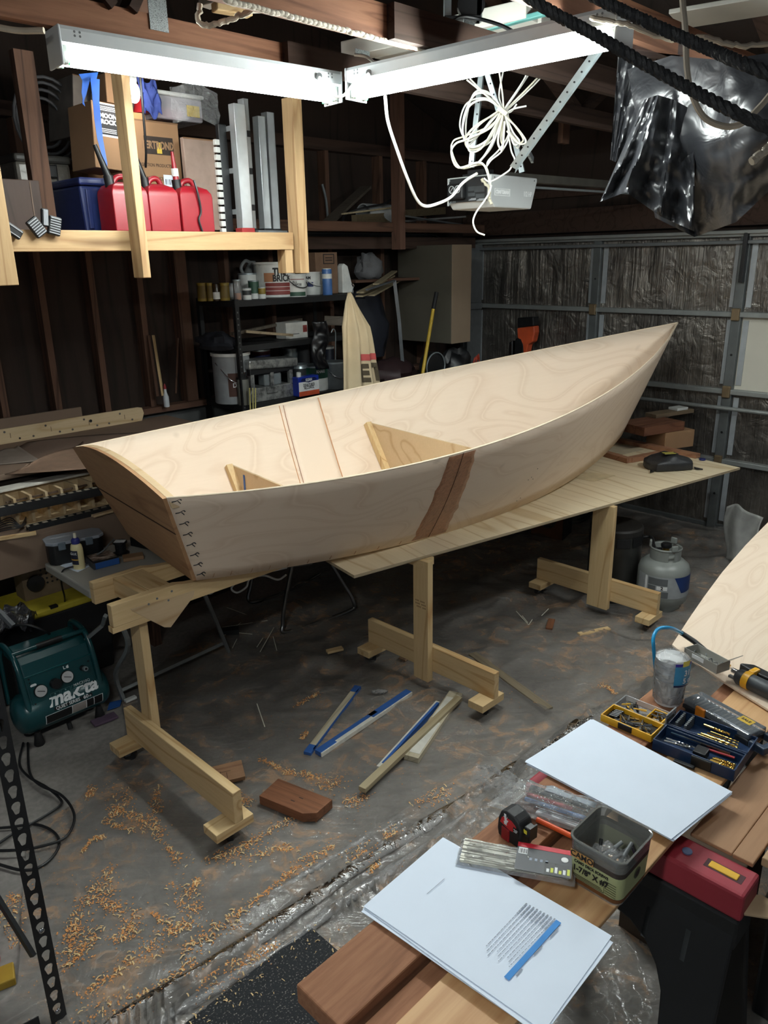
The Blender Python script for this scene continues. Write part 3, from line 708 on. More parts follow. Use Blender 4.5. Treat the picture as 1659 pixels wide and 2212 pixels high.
# clamp lamp
p = lx(289, 200, 3.62); t = rthing('clamp_lamp', 'clamp work lamp with a glowing bulb behind the middle post', 'lamp', p[0], 3.62, p[2])
MB().sphere((0, 0, 0), (.028, .028, .045)).build('bulb', emit('lit_bulb', (1, .97, .92, 1), BULB_POWER), t, sm=True)
MB().lathe([(.016, .04), (.019, .05), (.019, .085), (.012, .09)], 16).build('socket', WHITEP, t, sm=True)
MB().tube([(.0, 0, .088), (.04, .02, .10), (.07, .05, .09)], .014, 10, sm=4).build('grip', pm('orange_grip', (205, 96, 40), .5), t, sm=True)
MB().tube([(.07, .05, .09), (.09, .1, -.2), (.10, .14, -.3)], .006, 8, sm=4).build('stem', BLACKP, t, sm=True)
o = MB().grid(lambda u, v: Vector((-.05+.1*u+.02*v, .03*noise.noise(Vector((u*4, v*4, 9))), -.16*v+.02*math.sin(u*9))), 12, 12).build('cloth', pm('blue_cloth', (60, 78, 150), .8), loc=rm(*lx(316, 170, 3.80)), rz=RZ, sm=True, solid=.004); tag(o, 'blue cloth hanging beside the glowing bulb', 'cloth')
# flat boards
t, w, h = cbox('tall flat cardboard panel standing left of the ladders', 404, 470, 300, 3.68, .03, 497, pm('grey_brown_carton', (140, 120, 108), .85))
# plastic grating strip
t, w, h, d = lbox('plastic_grating', 'pale and dark stepped grating strip beside the ladders', 'grating', BLACKP, 470, 498, 300, 3.66, .03)
for k in range(13): MB().bx(-w*.45, -w*.1, -.002, .02, h*(k+.1)/13, h*(k+.85)/13).build('white_tab', WHITEP, t, bev=.003)
MB().bx(-w*.1, w*.5, 0, .03, 0, h*1.15).build('backing', BLACKP, t, bev=.004)
# aluminium stepladder standing folded
ALU = pm('aluminium', (196, 202, 204), .32, .75, .06, 20)
t = rthing('step_ladder', 'folded aluminium step ladder standing at the right end of the loft', 'ladder', lx(556, 497, 3.6)[0], 3.6, DZ)
x_ = lambda px: lx(px, 380, 3.6)[0]-lx(556, 497, 3.6)[0]
for i, (xa_, xb_, yt, y) in enumerate(((511, 535, 232, -.02), (541, 552, 215, .02), (565, 580, 250, .0), (591, 607, 236, .03))):
    zt = lx(560, yt, 3.6)[2]-DZ; a, b = x_(xa_), x_(xb_)
    r = MB(); r.bx(a, b, y, y+.008, .012, zt).bx(a, a+.006, y, y+.05, .012, zt).bx(b-.006, b, y, y+.05, .012, zt); r.build('rail', ALU, t, bev=.002)
    MB().bx(a-.006, b+.006, y-.006, y+.056, 0, .03).build('foot', BLACKP if i else pm('red_foot', (150, 40, 40), .5), t, bev=.003)
for z in (.12, .3, .48): MB().bx(x_(541)+.004, x_(552)-.004, .016, .0205, z, z+.03).build('slot', BLACKP, t)
for z in (.1, .3, .5): MB().bx(x_(511), x_(552), .03, .07, z, z+.025).build('rung', ALU, t)
MB().bx(x_(548), x_(612), -.012, .07, .0, .02).build('base_tray', GREYM, t, bev=.003)
# grey wrapped appliance box, dark boards, duct
GREYW = pm('grey_vinyl_cover', (104, 100, 92), .28, .1, .25, 9, .5)
t, w, h, d = lbox('wrapped_unit', 'large grey vinyl wrapped box with black strap on the left of the loft', 'box', GREYW, 42, 160, 335, 4.12, .5)
MB().bx(-w/2, w/2, 0, .5, 0, h*.92).build('cover', GREYW, t, bev=.02)
MB().bx(-w/2*1.03, w/2*1.03, -.012, .5, h*.90, h).build('lid', pm('dark_grey_lid', (62, 60, 56), .5), t, bev=.012)
MB().bx(w*.02, w*.2, -.03, 0, h*.72, h*.88).build('latch', BLACKP, t, bev=.006)
MB().bx(w*.21, w*.235, -.005, 0, 0, h*.9).build('seam', BLACKP, t)
for x in (.16, .36): MB().bx(w*x, w*(x+.10), -.006, 0, .0, h*.12).build('corner_patch', RED, t)
DB = wood('dark_stained_panel', (58, 42, 34), (42, 30, 25), 'Z')
t, w, h, d = lbox('cabinet_door_board', 'dark stained panel board leaning in front of the grey wrapped box', 'board', DB, 12, 92, 388, 3.62, .03)
MB().bx(-w/2, w/2, 0, .03, 0, h).build('board', DB, t, bev=.004); MB().bx(w*.22, w*.245, -.002, 0, 0, h*.97).build('groove', pm('worn_edge', (92, 72, 58), .7), t)
p = lx(107, 262, 4.25); t = rthing('duct_coil', 'coiled dark flexible duct on the upper left of the loft', 'duct', p[0], 4.25, p[2])
for r in (.10, .13, .155, .175):
    MB().tube([(r*math.cos(k*PI/12), .06*(.175-r)/.07, r*1.15*math.sin(k*PI/12)) for k in range(25)], .008, 8).build('coil', pm('dusty_duct', (58, 58, 60), .6), t, sm=True)
tag(MB().bx(-.08, .08, -.05, .3, -.42, -.2).build('dark_crate', BLACKP, loc=rm(p[0]-.1, 4.5, p[2]), rz=RZ), 'black crate under the coiled duct', 'crate')
# ribbed rubber pedal pads clipped over the beam
def pedal(px, py, ang, ribs, label, w_=.052, h_=.075):
    p = pc(px, py, 3.36); M = basis(p, rm(math.cos(ang), 0, 0)+Vector((0, 0, math.sin(ang))), rm(-math.sin(ang), 0, 0)+Vector((0, 0, math.cos(ang))))
    t = thing('pedal_pad', label, 'pedal pad', M=M)
    MB().bx(-w_/2, w_/2, -h_/2, h_/2, -.012, .008).build('pad', BLACKP, t, bev=.006)
    for k in range(ribs):
        y = -h_/2+.008+(h_-.016)*k/(ribs-1)
        MB().bx(-w_/2+.005, w_/2-.005, y-.0018, y+.0018, .007, .0105).build('rib', pm('worn_grey_rubber', (150, 152, 156), .6), t)
    return t
pedal(27, 497, -.62, 2, 'smooth black pedal pad at the left end of the loft beam', .078, .04)
pedal(79, 491, .6, 7, 'slanting ribbed black pedal pad, middle one on the loft beam')
pedal(118, 488, -.25, 7, 'ribbed black pedal pad, right one on the loft beam')
pedal(97, 470, 1.45, 4, 'upright dark pedal pad behind the two ribbed ones', .07, .03)
# blue tape streamer
BTAPE = pm('blue_tape', (32, 98, 196), .45)
ta = MB(); path = [(205, 170), (207, 215), (211, 260), (216, 300), (224, 335), (229, 352), (230, 375), (232, 412)]
pts = [pc(x, y, 3.66) for x, y in path]; wd = [.022, .016, .016, .014, .010, .006, .004, .010]
L = [ta.bm.verts.new(p+rm(-k, 0, 0)) for p, k in zip(pts, wd)]; R_ = [ta.bm.verts.new(p+rm(k, 0, 0)) for p, k in zip(pts, wd)]
for i in range(len(L)-1): ta.face([L[i], R_[i], R_[i+1], L[i+1]])
for q in (((178, 170), (196, 165), (186, 205), (180, 222), (176, 200)), ((170, 160), (212, 156), (208, 172), (198, 180), (190, 172), (182, 182)), ((178, 214), (182, 222), (184, 230), (178, 224))):
    ta.poly([pc(x, y, 3.665) for x, y in q])
tag(ta.build('tape_streamer', BTAPE, solid=.0015), 'strip of torn blue tape hanging over the boxes from the upper box', 'tape')
# ================================================================ left bench, folding table, compressor
KRAFT = pm('kraft_brown_panel', (118, 98, 82), .8, 0, .06, 4)
KRAFTD = pm('kraft_brown_edge', (84, 66, 52), .85, 0, .08, 9)
wb = rthing('workbench', 'long brown paper covered bench along the left wall', 'workbench', .4, 4.13, 0)
MB().bx(0, 2.34, 0, .78, 1.085, 1.118).build('top', KRAFT, wb, bev=.003)
MB().bx(0, 2.3, .05, .76, .0, 1.085).build('cabinet', pm('bench_dark_board', (46, 38, 32), .85), wb)  # one even dark brown for the cabinet body
MB().bx(0, 1.55, -.33, .05, .865, .885).build('lower_shelf', KRAFT, wb)
MB().bx(0, 1.55, -.33, -.31, .68, .865).build('apron', KRAFT, wb, bev=.002)
for x in (1.50,): MB().bx(x, x+.05, -.30, -.25, 0, .68).build('leg', OLDW['Z'], wb)
PLYS = wood('sanded_ply_strip', (206, 184, 148), (180, 152, 112), 'X', 5, 6, .6, fibre=.3)
st = rthing('screw_strip', 'pale plywood strip with rows of screws and numbers at the back of the bench', 'plywood strip', .5, 4.85, 1.119)
poly = [(0, 0), (2.02, 0), (2.04, .05), (2.03, .088), (2.0, .095), (0, .085)]
MB().prism(poly, -.012, 0, RX90).build('strip', PLYS, st)
for k in range(17):
    x = .62+.083*k; z = .02 if k % 3 else .072
    MB().cyl((x, .001, z), (x, -.004, z), .0065, 10).build('screw', CHROME, st)
    if k % 3 == 0: MB().bx(x+.03, x+.034, -.0006, 0, .03, .06).build('number_mark', pm('pencil_mark', (120, 100, 78), .8), st)
MB().cyl((1.66, .001, .055), (1.66, -.002, .055), .01, 12).build('hole', BLACKP, st)
tag(MB().bx(0, 1.62, 0, .02, 0, .15).build('back_board', KRAFT, loc=rm(.5, 4.87, 1.119), rz=RZ, bev=.002), 'plain brown board standing behind the screw strip', 'board')
tag(MB().bx(0, .3, 0, .02, 0, .05).build('dark_rod', OLDW['X'], loc=rm(2.14, 4.88, 1.119), rz=RZ), 'dark wooden batten right of the plain brown board', 'batten')
# torn kraft sheet and curled offcuts lying on the bench
def curl(name, label, cat, pxs, z, mat, lift=.03, n=12, th=.002):
    P = [pz(x, y, z) for x, y in pxs]; c = sum(P, Vector())/len(P); mb = MB(); N = len(P)
    def fn(u, v):
        a = P[0].lerp(P[1], u); b = P[3].lerp(P[2], u); p = a.lerp(b, v); p.z += lift*(u*u*.2+(v**2)*abs(math.sin(u*3+.6))); return p-c
    o = mb.grid(fn, n, n).build(name, mat, loc=c, sm=True); md = o.modifiers.new('solid', 'SOLIDIFY'); md.thickness = th; md.offset = 1; return tag(o, label, cat)
curl('paper_sheet', 'large dusty brown paper sheet spread over the bench', 'paper', [(-20, 995), (230, 990), (425, 928), (60, 958)], 1.1205, pm('dusty_kraft', (112, 92, 78), .85, 0, .08, 3), .02)
curl('thin_board', 'thin brown board with a lifted pointed end at the bench front', 'board', [(10, 1024), (245, 1010), (180, 960), (60, 1012)], 1.124, pm('thin_brown_board', (122, 98, 80), .7), .03, th=.004)
curl('curved_offcut', 'grey curved offcut lying on the left of the bench', 'offcut', [(-10, 1004), (88, 996), (38, 966), (-10, 985)], 1.123, pm('grey_offcut', (128, 116, 106), .6), .02)
# plywood grid lying on the lower shelf
g0, g1 = toroom(pz(-15, 1080, .99)), toroom(pz(212, 1028, .99))
gd = rthing('plywood_grid', 'open plywood lattice box on the lower bench shelf', 'lattice', g0[0], 3.90, .886)
GL = g1[0]-g0[0]+.05
MB().bx(0, GL, .17, .18, 0, .165).build('back_panel', PLYS, gd); MB().bx(-.01, GL+.03, .12, .20, .166, .178).build('top_strip', pm('pale_strip', (190, 186, 176), .6), gd, bev=.002)
MB().bx(0, GL, .0, .18, 0, .01).build('base_panel', PLYS, gd)
for z in (.08, .125): MB().bx(0, GL, .05, .06, z, z+.008).build('long_slat', KRAFTD, gd)
for k in range(8):
    x = GL*(k+.3)/8; MB().bx(x, x+.014, .02, .17, .01, .15).build('divider', PLYS, gd, bev=.001)
# two black notched rails
RAILB = pm('black_rail', (30, 31, 33), .5, 0, .15, 30, .1)
def notched(label, p0, p1, n):
    p0, p1 = Vector(p0), Vector(p1); d = p1-p0; L = d.length; t = thing('notched_rail', label, 'rail', M=basis(p0, d, Vector((-d.y, d.x, 0))))
    MB().bx(0, L, -.004, .0, -.03, .012).build('front_face', RAILB, t); MB().bx(0, L, .03, .034, -.03, .012).build('back_face', RAILB, t)
    MB().bx(0, L, -.004, .034, -.032, -.028).build('base', RAILB, t)
    for k in range(n+1):
        x = L*k/n; MB().bx(max(0, x-.012), min(L, x+.012), .0, .03, .004, .011).build('cross_bar', pm('pale_slot_bar', (150, 140, 124), .6), t)
    return t
notched('upper black rail with a row of square slots on the lower shelf', pc(-12, 1105, 3.86), pc(225, 1056, 3.86), 13)
notched('lower black rail with square slots at the shelf front', pc(62, 1143, 3.81), pc(246, 1096, 3.81), 10)
tag(MB().bar(pz(-10, 1165, .895), pz(78, 1151, .895), .02, .018).build('pale_stick', PINE['X'], bev=.002), 'pale planed stick at the left shelf front', 'stick')
tag(MB().bar(pz(200, 1115, .892), pz(262, 1098, .892), .03, .012).build('thin_batten', PLYB, bev=.002), 'short tan batten right of the black rails', 'batten')
cb = MB()
for k in range(6): cb.tube([pz(-8, 1150-4*k, .90), pz(22, 1143-5*k, .92+.004*k), pz(44, 1140-k, .91), pz(56, 1132-3*k, .903)], .003, 6, sm=4)
tag(cb.build('cable_bundle', pm('dark_cable', (40, 40, 42), .5), sm=True), 'tangled dark cables beside the pale stick', 'cables')
# ---- things under the bench
t = rthing('lidded_bin', 'black storage bin with a yellow lid under the bench', 'storage bin', 1.34, 3.97, 0)
MB().prism([(-.30, 0), (.30, 0), (.34, .42), (-.34, .42)], -.16, .16, Matrix.Translation((0, 0, 0)) @ RX90).build('body', BLACKP, t, bev=.012)
YEL = pm('yellow_lid_plastic', (196, 178, 56), .45)
ld_ = MB().bx(-.36, .36, -.175, .175, .42, .462).build('lid', YEL, t, bev=.012)
for x in (-.2, .02, .24): MB().bx(x-.02, x+.02, -.177, -.15, .452, .464).build('slot', BLACKP, ld_)
pbm = pm('pegboard', (116, 98, 76), .8)
t = rthing('perforated_box', 'brown perforated board box on the yellow lid', 'box', 1.50, 4.02, .464)
MB().bx(-.22, .22, -.06, .06, 0, .19).build('board', pbm, t)
ho = MB()
for i in range(13):
    for j in range(4): ho.cyl((-.12+.026*i, -.0605, .07+.026*j), (-.12+.026*i, -.0615, .07+.026*j), .006, 8)
o = ho.build('peg_holes', BLACKP, t); o['kind'] = 'stuff'
MB().lathe([(.045, 0), (.045, .012), (.01, .014)], 16, Matrix.Translation((-.16, -.07, .09)) @ RX90).build('dial', BLACKP, t)
# grey bins and grille left of the compressor
GB = pm('grey_green_bin', (58, 64, 66), .5)
t = rthing('open_bin', 'grey open bin at the left edge behind the compressor', 'bin', .80, 3.72, 0)
MB().bx(-.14, .14, -.14, .14, 0, .01).build('base', GB, t)
wl = MB(); wl.bx(-.14, .14, -.15, -.14, 0, .46).bx(-.14, .14, .14, .15, 0, .46).bx(-.14, -.13, -.14, .14, 0, .46).bx(.13, .14, -.14, .14, 0, .46); wl.build('walls', GB, t)
MB().bx(-.16, .16, -.17, -.15, .44, .475).build('rim', pm('grey_rim', (104, 112, 114), .4), t, bev=.004)
tag(MB().bar(pz(-5, 1318, .62), pz(28, 1352, .55), .02, .02).build('grey_pole', GREYM), 'grey pole end leaning over the open bin', 'pole')
o = MB().grid(lambda u, v: Vector((-.1+.2*u, -.08+.16*v, .12*noise.noise(Vector((u*4, v*4, 2)))+.06)), 14, 14).build('dark_bag', film('dark_bag_film', (.03, .03, .035, 1), .9, .25, 20, .8), loc=rm(1.12, 3.72, .44), rz=RZ, sm=True)
tag(o, 'crumpled dark bag above the compressor handle', 'bag')
ex = MB(); ex.tube([pz(28, 1352, .5), pz(60, 1350, .5), pz(100, 1365, .45), pz(118, 1382, .36)], .006, 8, sm=5); tag(ex.build('hose', BLACKP, sm=True), 'thin black hose behind the compressor', 'hose')
# ---- folding table
TW = pm('table_plastic', (158, 156, 148), .55, 0, .07, 7)
TG = pm('grey_tube_steel', (134, 138, 138), .4, .4, .08)
ft = rthing('folding_table', 'white plastic folding table behind the left stand', 'table', 1.335, 3.262, 0)
MB().bx(0, .75, 0, .50, .675, .72).build('top', TW, ft, bev=.008)
leg = MB().tube([pz(246, 1322, .60), pz(277, 1392, .42), pz(250, 1455, .19), pz(267, 1512, .012)], .0125, 4, sm=5)
leg.build('leg', TG, ft, world=True)
MB().tube([pz(438, 1275, .55), pz(466, 1340, .28), pz(494, 1408, .012)], .0125, 4).build('leg', TG, ft, world=True)
MB().tube([pz(262, 1492, .07), pz(487, 1388, .07)], .0115, 4).build('crossbar', TG, ft, world=True)
MB().tube([pz(228, 1330, .60), pz(222, 1350, .5), pz(165, 1398, .35)], .012, 4).build('leg', TG, ft, world=True)
# items on the table (top at z = .72)
TZ = .721
tbx = thing('tool_box', 'black tool box with a clear lid behind the glue bottle', 'tool box', M=basis(pz(165, 1205, TZ), pz(222, 1184, TZ)-pz(105, 1208, TZ), (0, 1, 0)))
a_ = (pz(222, 1184, TZ)-pz(108, 1208, TZ)).length
oc = lambda l, w_, k: [(-l/2+k, -w_/2), (l/2-k, -w_/2), (l/2, -w_/2+k), (l/2, w_/2-k), (l/2-k, w_/2), (-l/2+k, w_/2), (-l/2, w_/2-k), (-l/2, -w_/2+k)]
MB().prism(oc(a_, .12, .025), 0, .105).build('body', BLACKP, tbx, bev=.006)
MB().prism(oc(a_*1.06, .14, .03), .105, .122).build('lid', film('smoky_lid', (.42, .46, .52, 1), .7, .2, 10, .15), tbx, bev=.004)
for x in (-.07, .06): MB().bx(x-.018, x+.018, -.075, -.066, .08, .12).build('latch', pm('grey_latch', (96, 108, 118), .4), tbx, bev=.004)
p = pz(172, 1228, TZ); gb = thing('glue_bottle', 'cream wood glue bottle with a blue cap', 'glue bottle', p)
MB().lathe([(.027, 0), (.030, .006), (.030, .105), (.026, .125), (.017, .135)], 20, M=Matrix.Diagonal((1, .72, 1, 1))).build('bottle', pm('cream_glue', (222, 208, 158), .4), gb, sm=True)
MB().lathe([(.020, .133), (.021, .15), (.017, .158), (.010, .162)], 16).build('cap', pm('blue_cap', (44, 48, 120), .4), gb, sm=True)
MB().lathe([(.008, .162), (.0065, .185), (.004, .186)], 12).build('nozzle', pm('cream_nozzle', (226, 220, 196), .4), gb, sm=True)
MB().lathe([(.0306, .028), (.0306, .10)], 20, M=Matrix.Diagonal((1, .72, 1, 1)), cap=False, a0=PI*.95, a1=PI*1.6).build('label', pm('dark_glue_label', (30, 32, 54), .5), gb)
MB().lathe([(.0310, .05), (.0310, .056)], 20, M=Matrix.Diagonal((1, .72, 1, 1)), cap=False, a0=PI*.95, a1=PI*1.6).build('label_band', pm('orange_band', (206, 160, 60), .5), gb)
text('GLUE', .018, WHITEI, gb, basis((-.010, -.0225, .085), (.96, -.25, 0), (0, 0, 1)), sx=.8)
q0, q1, q2 = pz(203, 1232, TZ), pz(258, 1218, TZ), pz(172, 1208, TZ)
sb = thing('sandpaper_box', 'dark box of worn sandpaper with a blue taped edge', 'box', M=basis((q0+q1)/2, q1-q0, q2-q0)); L_ = (q1-q0).length
MB().bx(-L_/2, L_/2, 0, .12, 0, .035).build('box', pm('slate_box', (52, 54, 58), .6), sb, bev=.003)
sp = NT('worn_print'); sp.ln(sp.ramp(sp.noise(sp.coord('Object', (14, 30, 10)), 1.6, 4, .6), [(.38, rgb(50, 48, 46)), (.52, rgb(136, 116, 100)), (.62, rgb(186, 176, 164))]), sp.b.inputs['Base Color'])
for k in range(3): MB().bx(-L_/2+.002+.002*k, L_/2-.003*k, .003, .118-.004*k, .0355+.003*k, .0375+.003*k).build('sheet', sp.m if k == 2 else BLACKP, sb)
MB().bx(-L_/2+.01, L_/2+.001, -.002, .0, .002, .033).build('tape', pm('blue_masking_tape', (38, 84, 150), .6), sb)
p = pz(262, 1196, TZ); wsp = thing('wire_spool', 'black wire spool with a white label', 'spool', p)
MB().cyl((0, 0, 0), (0, 0, .006), .042, 24).build('flange', BLACKP, wsp); MB().cyl((0, 0, .06), (0, 0, .068), .036, 24).build('flange', BLACKP, wsp)
MB().lathe([(.026, .006), (.0275, .01), (.026, .015), (.0275, .02), (.026, .025), (.0275, .03), (.026, .035), (.0275, .04), (.026, .045), (.0275, .05), (.026, .06)], 20).build('wire', BLACKP, wsp, sm=True)
MB().bx(-.026, .028, -.018, .02, .0683, .0695).build('label', WHITEI, wsp)
tag(MB().bx(-.05, .05, -.03, .03, 0, .02).build('wood_scrap', wood('tan_offcut', (150, 118, 88), (120, 92, 66)), loc=pz(288, 1207, TZ), rz=.4, bev=.002), 'tan wood scrap right of the wire spool', 'wood scrap')
tag(MB().bx(-.07, .07, -.03, .03, 0, .05).build('dark_case', BLACKP, loc=pz(312, 1180, TZ), rz=-.5, bev=.004), 'black case behind the spool next to the transom', 'case')
tag(MB().poly([pz(130, 1222, TZ+.002), pz(168, 1236, TZ+.002), pz(196, 1222, TZ+.002), pz(160, 1205, TZ+.002)]).build('paper_scrap', PAPER, solid=.0006), 'stained white paper under the glue bottle', 'paper')
tag(MB().tube([pz(196, 1218, .735), pz(150, 1226, .735), pz(134, 1236, .72), pz(133, 1262, .62), pz(140, 1300, .46), pz(126, 1340, .28), pz(136, 1382, .1)], .0045, 8, sm=6).build('black_cable', BLACKP, sm=True), 'black cable hanging off the left end of the folding table', 'cable')
tag(MB().tube([pz(246, 1165, .80), pz(236, 1175, .80), pz(222, 1190, .78), pz(206, 1200, .76)], .004, 8, sm=6).build('grey_cable', GREYM, sm=True), 'grey cable across the tool box', 'cable')
tag(MB().bx(-.06, .06, -.03, .03, 0, .05).build('junction_box', pm('dark_metal_box', (44, 46, 46), .5, .4), loc=rm(2.28, 3.62, 0), rz=.2, bev=.003), 'dark metal box on the floor behind the folding table leg', 'metal box')
# ================================================================ air compressor
TEAL = pm('teal_enamel', (12, 66, 70), .28, 0, .06, 6, 0, .6); CB = pm('compressor_black', (18, 19, 20), .5)
ac = rthing('air_compressor', 'teal portable air compressor with two gauges left of the boat', 'air compressor', 1.185, 3.43, 0)
MX = Matrix(((0, 0, 1, 0), (1, 0, 0, 0), (0, 1, 0, 0), (0, 0, 0, 1)))
mb = MB(); R_ = .098
pr_f = [(.0, -.225), (.05, -.222), (.082, -.208), (R_, -.18), (R_, .18), (.082, .208), (.05, .222), (0.001, .225)]
mb.lathe([(max(r, .001), z) for r, z in pr_f], 36, M=Matrix.Translation((0, -.01, .15)) @ MX, cap=False); mb.build('tank', TEAL, ac, sm=True)
# sloping front cowl with a handle opening
prof = [(-.085, .20), (-.045, .345), (-.02, .40), (.02, .425), (.17, .425), (.17, .10), (.05, .10), (-.085, .17)]
MB().prism(prof, -.165, .165, MX).build('cowl', TEAL, ac, bev=.012, seg=3)
MB().bx(-.11, .11, .035, .09, .405, .4265).build('handle_recess', CB, ac, bev=.008)
for s in (-1, 1):
    MB().tube([(s*.172, -.09, .17), (s*.172, -.05, .33), (s*.172, -.02, .40), (s*.172, .03, .447), (s*.172, .16, .447), (s*.172, .19, .36), (s*.172, .19, .12)], .013, 12, sm=6).build('frame_tube', TEAL, ac, sm=True)
MB().tube([(-.172, .02, .447), (.172, .02, .447)], .011, 12).build('handle_bar', TEAL, ac, sm=True)
MB().tube([(-.06, .02, .447), (.06, .02, .447)], .014, 12).build('handle_grip', CB, ac, sm=True)
MB().bx(-.17, .17, .03, .2, .12, .40).build('motor_cover', CB, ac, bev=.02)
# instrument panel lies on the cowl slope
e1, e2 = Vector((0, -.085, .20)), Vector((0, -.045, .345)); sl = (e2-e1).normalized(); PMX = basis(e1, (1, 0, 0), sl); PL = (e2-e1).length
def onp(x, s, h=.001): return PMX @ Vector((x, s*PL, h))
rim = MB()
for q_, r_ in (((-.15, .02), (.15, .02)), ((.15, .02), (.15, .98)), ((.15, .98), (-.15, .98)), ((-.15, .98), (-.15, .02))): rim.bar(onp(*q_), onp(*r_), .004, .003, sl.cross(Vector((1, 0, 0))))
rim.build('panel_bead', TEAL, ac, bev=.001)
MB().bar(onp(-.16, 1.0), onp(.16, 1.0), .004, .004).build('edge_highlight', pm('teal_highlight', (20, 84, 88), .2), ac)  # lighter teal strip paints a highlight along the cowl edge
def disc(x, s, r, h, mat, nm, h0=0, n=24): return MB().cyl(onp(x, s, h0), onp(x, s, h0+h), r, n).build(nm, mat, ac, sm=True)
for x, s in ((-.105, .46), (.025, .58)):
    disc(x, s, .030, .012, CB, 'gauge_bezel'); disc(x, s, .027, .002, pm('gauge_face', (205, 205, 205), .3), 'gauge_face', .012)
    MB().bar(onp(x-.016, s+.04, .0148), onp(x+.016, s-.05, .0148), .003, .0006, sl.cross(Vector((1, 0, 0)))).build('needle', INK, ac)
disc(-.035, .52, .024, .03, CB, 'regulator_knob'); disc(.105, .66, .013, .028, CB, 'coupler_base'); disc(.105, .66, .011, .02, GALV, 'coupler', .028); disc(.105, .66, .006, .002, BLACKP, 'coupler_hole', .048)
for x, s in ((-.14, .12), (.14, .12), (-.14, .8), (.14, .8), (-.14, .92), (.0, .05)): disc(x, s, .004, .003, CB, 'panel_screw', n=8)
text('MAC210Q', .018, WHITEI, ac, PMX @ Matrix.Translation((.085, PL*.22, .0015)))
for k in range(3):
    x = -.045+.05*k; f = MB()
    for (x0, y0, x1, y1) in ((-.022, -.012, .022, -.0112), (-.022, .0112, .022, .012), (-.022, -.012, -.0212, .012), (.0212, -.012, .022, .012), (-.014, -.006, .014, -.004), (-.003, .001, .003, .008)):
        f.prism([(x0+x, y0), (x1+x, y0), (x1+x, y1), (x0+x, y1)], .001, .0014, PMX @ Matrix.Translation((0, PL*.17, 0)))
    f.build('pictogram', pm('pale_teal_print', (120, 160, 160), .5), ac)
MB().prism([(-.14, .1), (-.115, .1), (-.112, .106), (-.118, .111), (-.136, .111), (-.142, .106)], .001, .0016, PMX).build('emblem', WHITEI, ac)
f = MB(); f.prism([(.02, .125), (.03, .125), (.03, .128), (.02, .128)], .001, .0016, PMX).prism([(.02, .125), (.023, .125), (.023, .14), (.02, .14)], .001, .0016, PMX).prism([(.034, .125), (.045, .125), (.045, .14), (.034, .136)], .001, .0016, PMX); f.build('emblem', WHITEI, ac)
# lettering wraps on the front of the tank
def ontank(ang): return Matrix.Translation((0, -.01-(R_+.0008)*math.cos(ang), .15+(R_+.0008)*math.sin(ang))) @ Matrix.Rotation(PI/2-ang, 4, 'X')
def wrap_text(body, size, ang, x, mat, nm='lettering', sx=1, bold=0, shear=0):
    o = text(body, size, mat, ac, Matrix.Identity(4), nm, depth=0, sx=sx, bold=bold, shear=shear)
    for v in o.data.vertices:
        a = ang+v.co.y/R_; r = R_+.0012; v.co = Vector((x+v.co.x, -.01-r*math.cos(a), .15+r*math.sin(a)))
    return o
wrap_text('makita', .085, .62, .03, WHITEI, bold=.003, shear=.25, sx=1.05)
def wrap_patch(x0, x1, a0, a1, mat, nm, r=R_+.0006, par=None):
    return MB().grid(lambda u, v: Vector((lerp(x0, x1, u), -.01-r*math.cos(lerp(a0, a1, v)), .15+r*math.sin(lerp(a0, a1, v)))), 4, 8).build(nm, mat, ac, sm=True)
wrap_patch(-.07, .062, .10, .27, CB, 'name_plate'); wrap_patch(.064, .115, .10, .27, CB, 'name_plate')
wrap_text('QUIET SERIES', .023, .185, -.004, WHITEI, sx=.85, bold=.0004); wrap_text('60', .025, .185, .083, WHITEI, bold=.0006); wrap_text('dB', .011, .15, .103, WHITEI)
wrap_patch(-.115, .165, -.50, .02, WHITEI, 'warning_frame', R_+.0005); wrap_patch(-.112, .01, -.48, .0, CB, 'warning_label', R_+.001); wrap_patch(.013, .08, -.48, .0, pm('grey_print', (150, 142, 136), .6), 'data_label', R_+.001)
wrap_patch(.083, .118, -.48, .0, CB, 'warning_label', R_+.001); wrap_patch(.121, .162, -.48, .0, CB, 'warning_label', R_+.001)
for x in (-.15, .15):
    for y in (-.06, .06): MB().lathe([(.022, 0), (.025, .006), (.018, .045), (.012, .07)], 14, c=(x, y-.01, 0)).build('rubber_foot', RUBBER, ac, sm=True)
MB().cyl((-.01, -.1, .03), (-.01, -.09, .06), .012, 10).build('drain_valve', CB, ac)
# power cord looping over the floor
cpts = [(50, 1605), (42, 1650), (62, 1678), (100, 1700), (128, 1724), (130, 1740), (85, 1770), (30, 1800), (-20, 1835)]
t = MB().tube([pz(x, y, .02) for x, y in cpts], .0055, 8, sm=6)
t.tube([pz(x, y, .03) for x, y in [(60, 1605), (64, 1668), (85, 1695), (130, 1716), (155, 1745), (160, 1775), (140, 1810), (90, 1828), (40, 1836), (-20, 1838)]], .0055, 8, sm=6)
t.tube([pz(x, y, .014) for x, y in [(-20, 1790), (30, 1786), (70, 1780), (105, 1790), (126, 1810), (124, 1836), (95, 1868), (50, 1880), (-20, 1862)]], .0055, 8, sm=6)
t.build('power_cord', BLACKP, ac, world=True, sm=True)
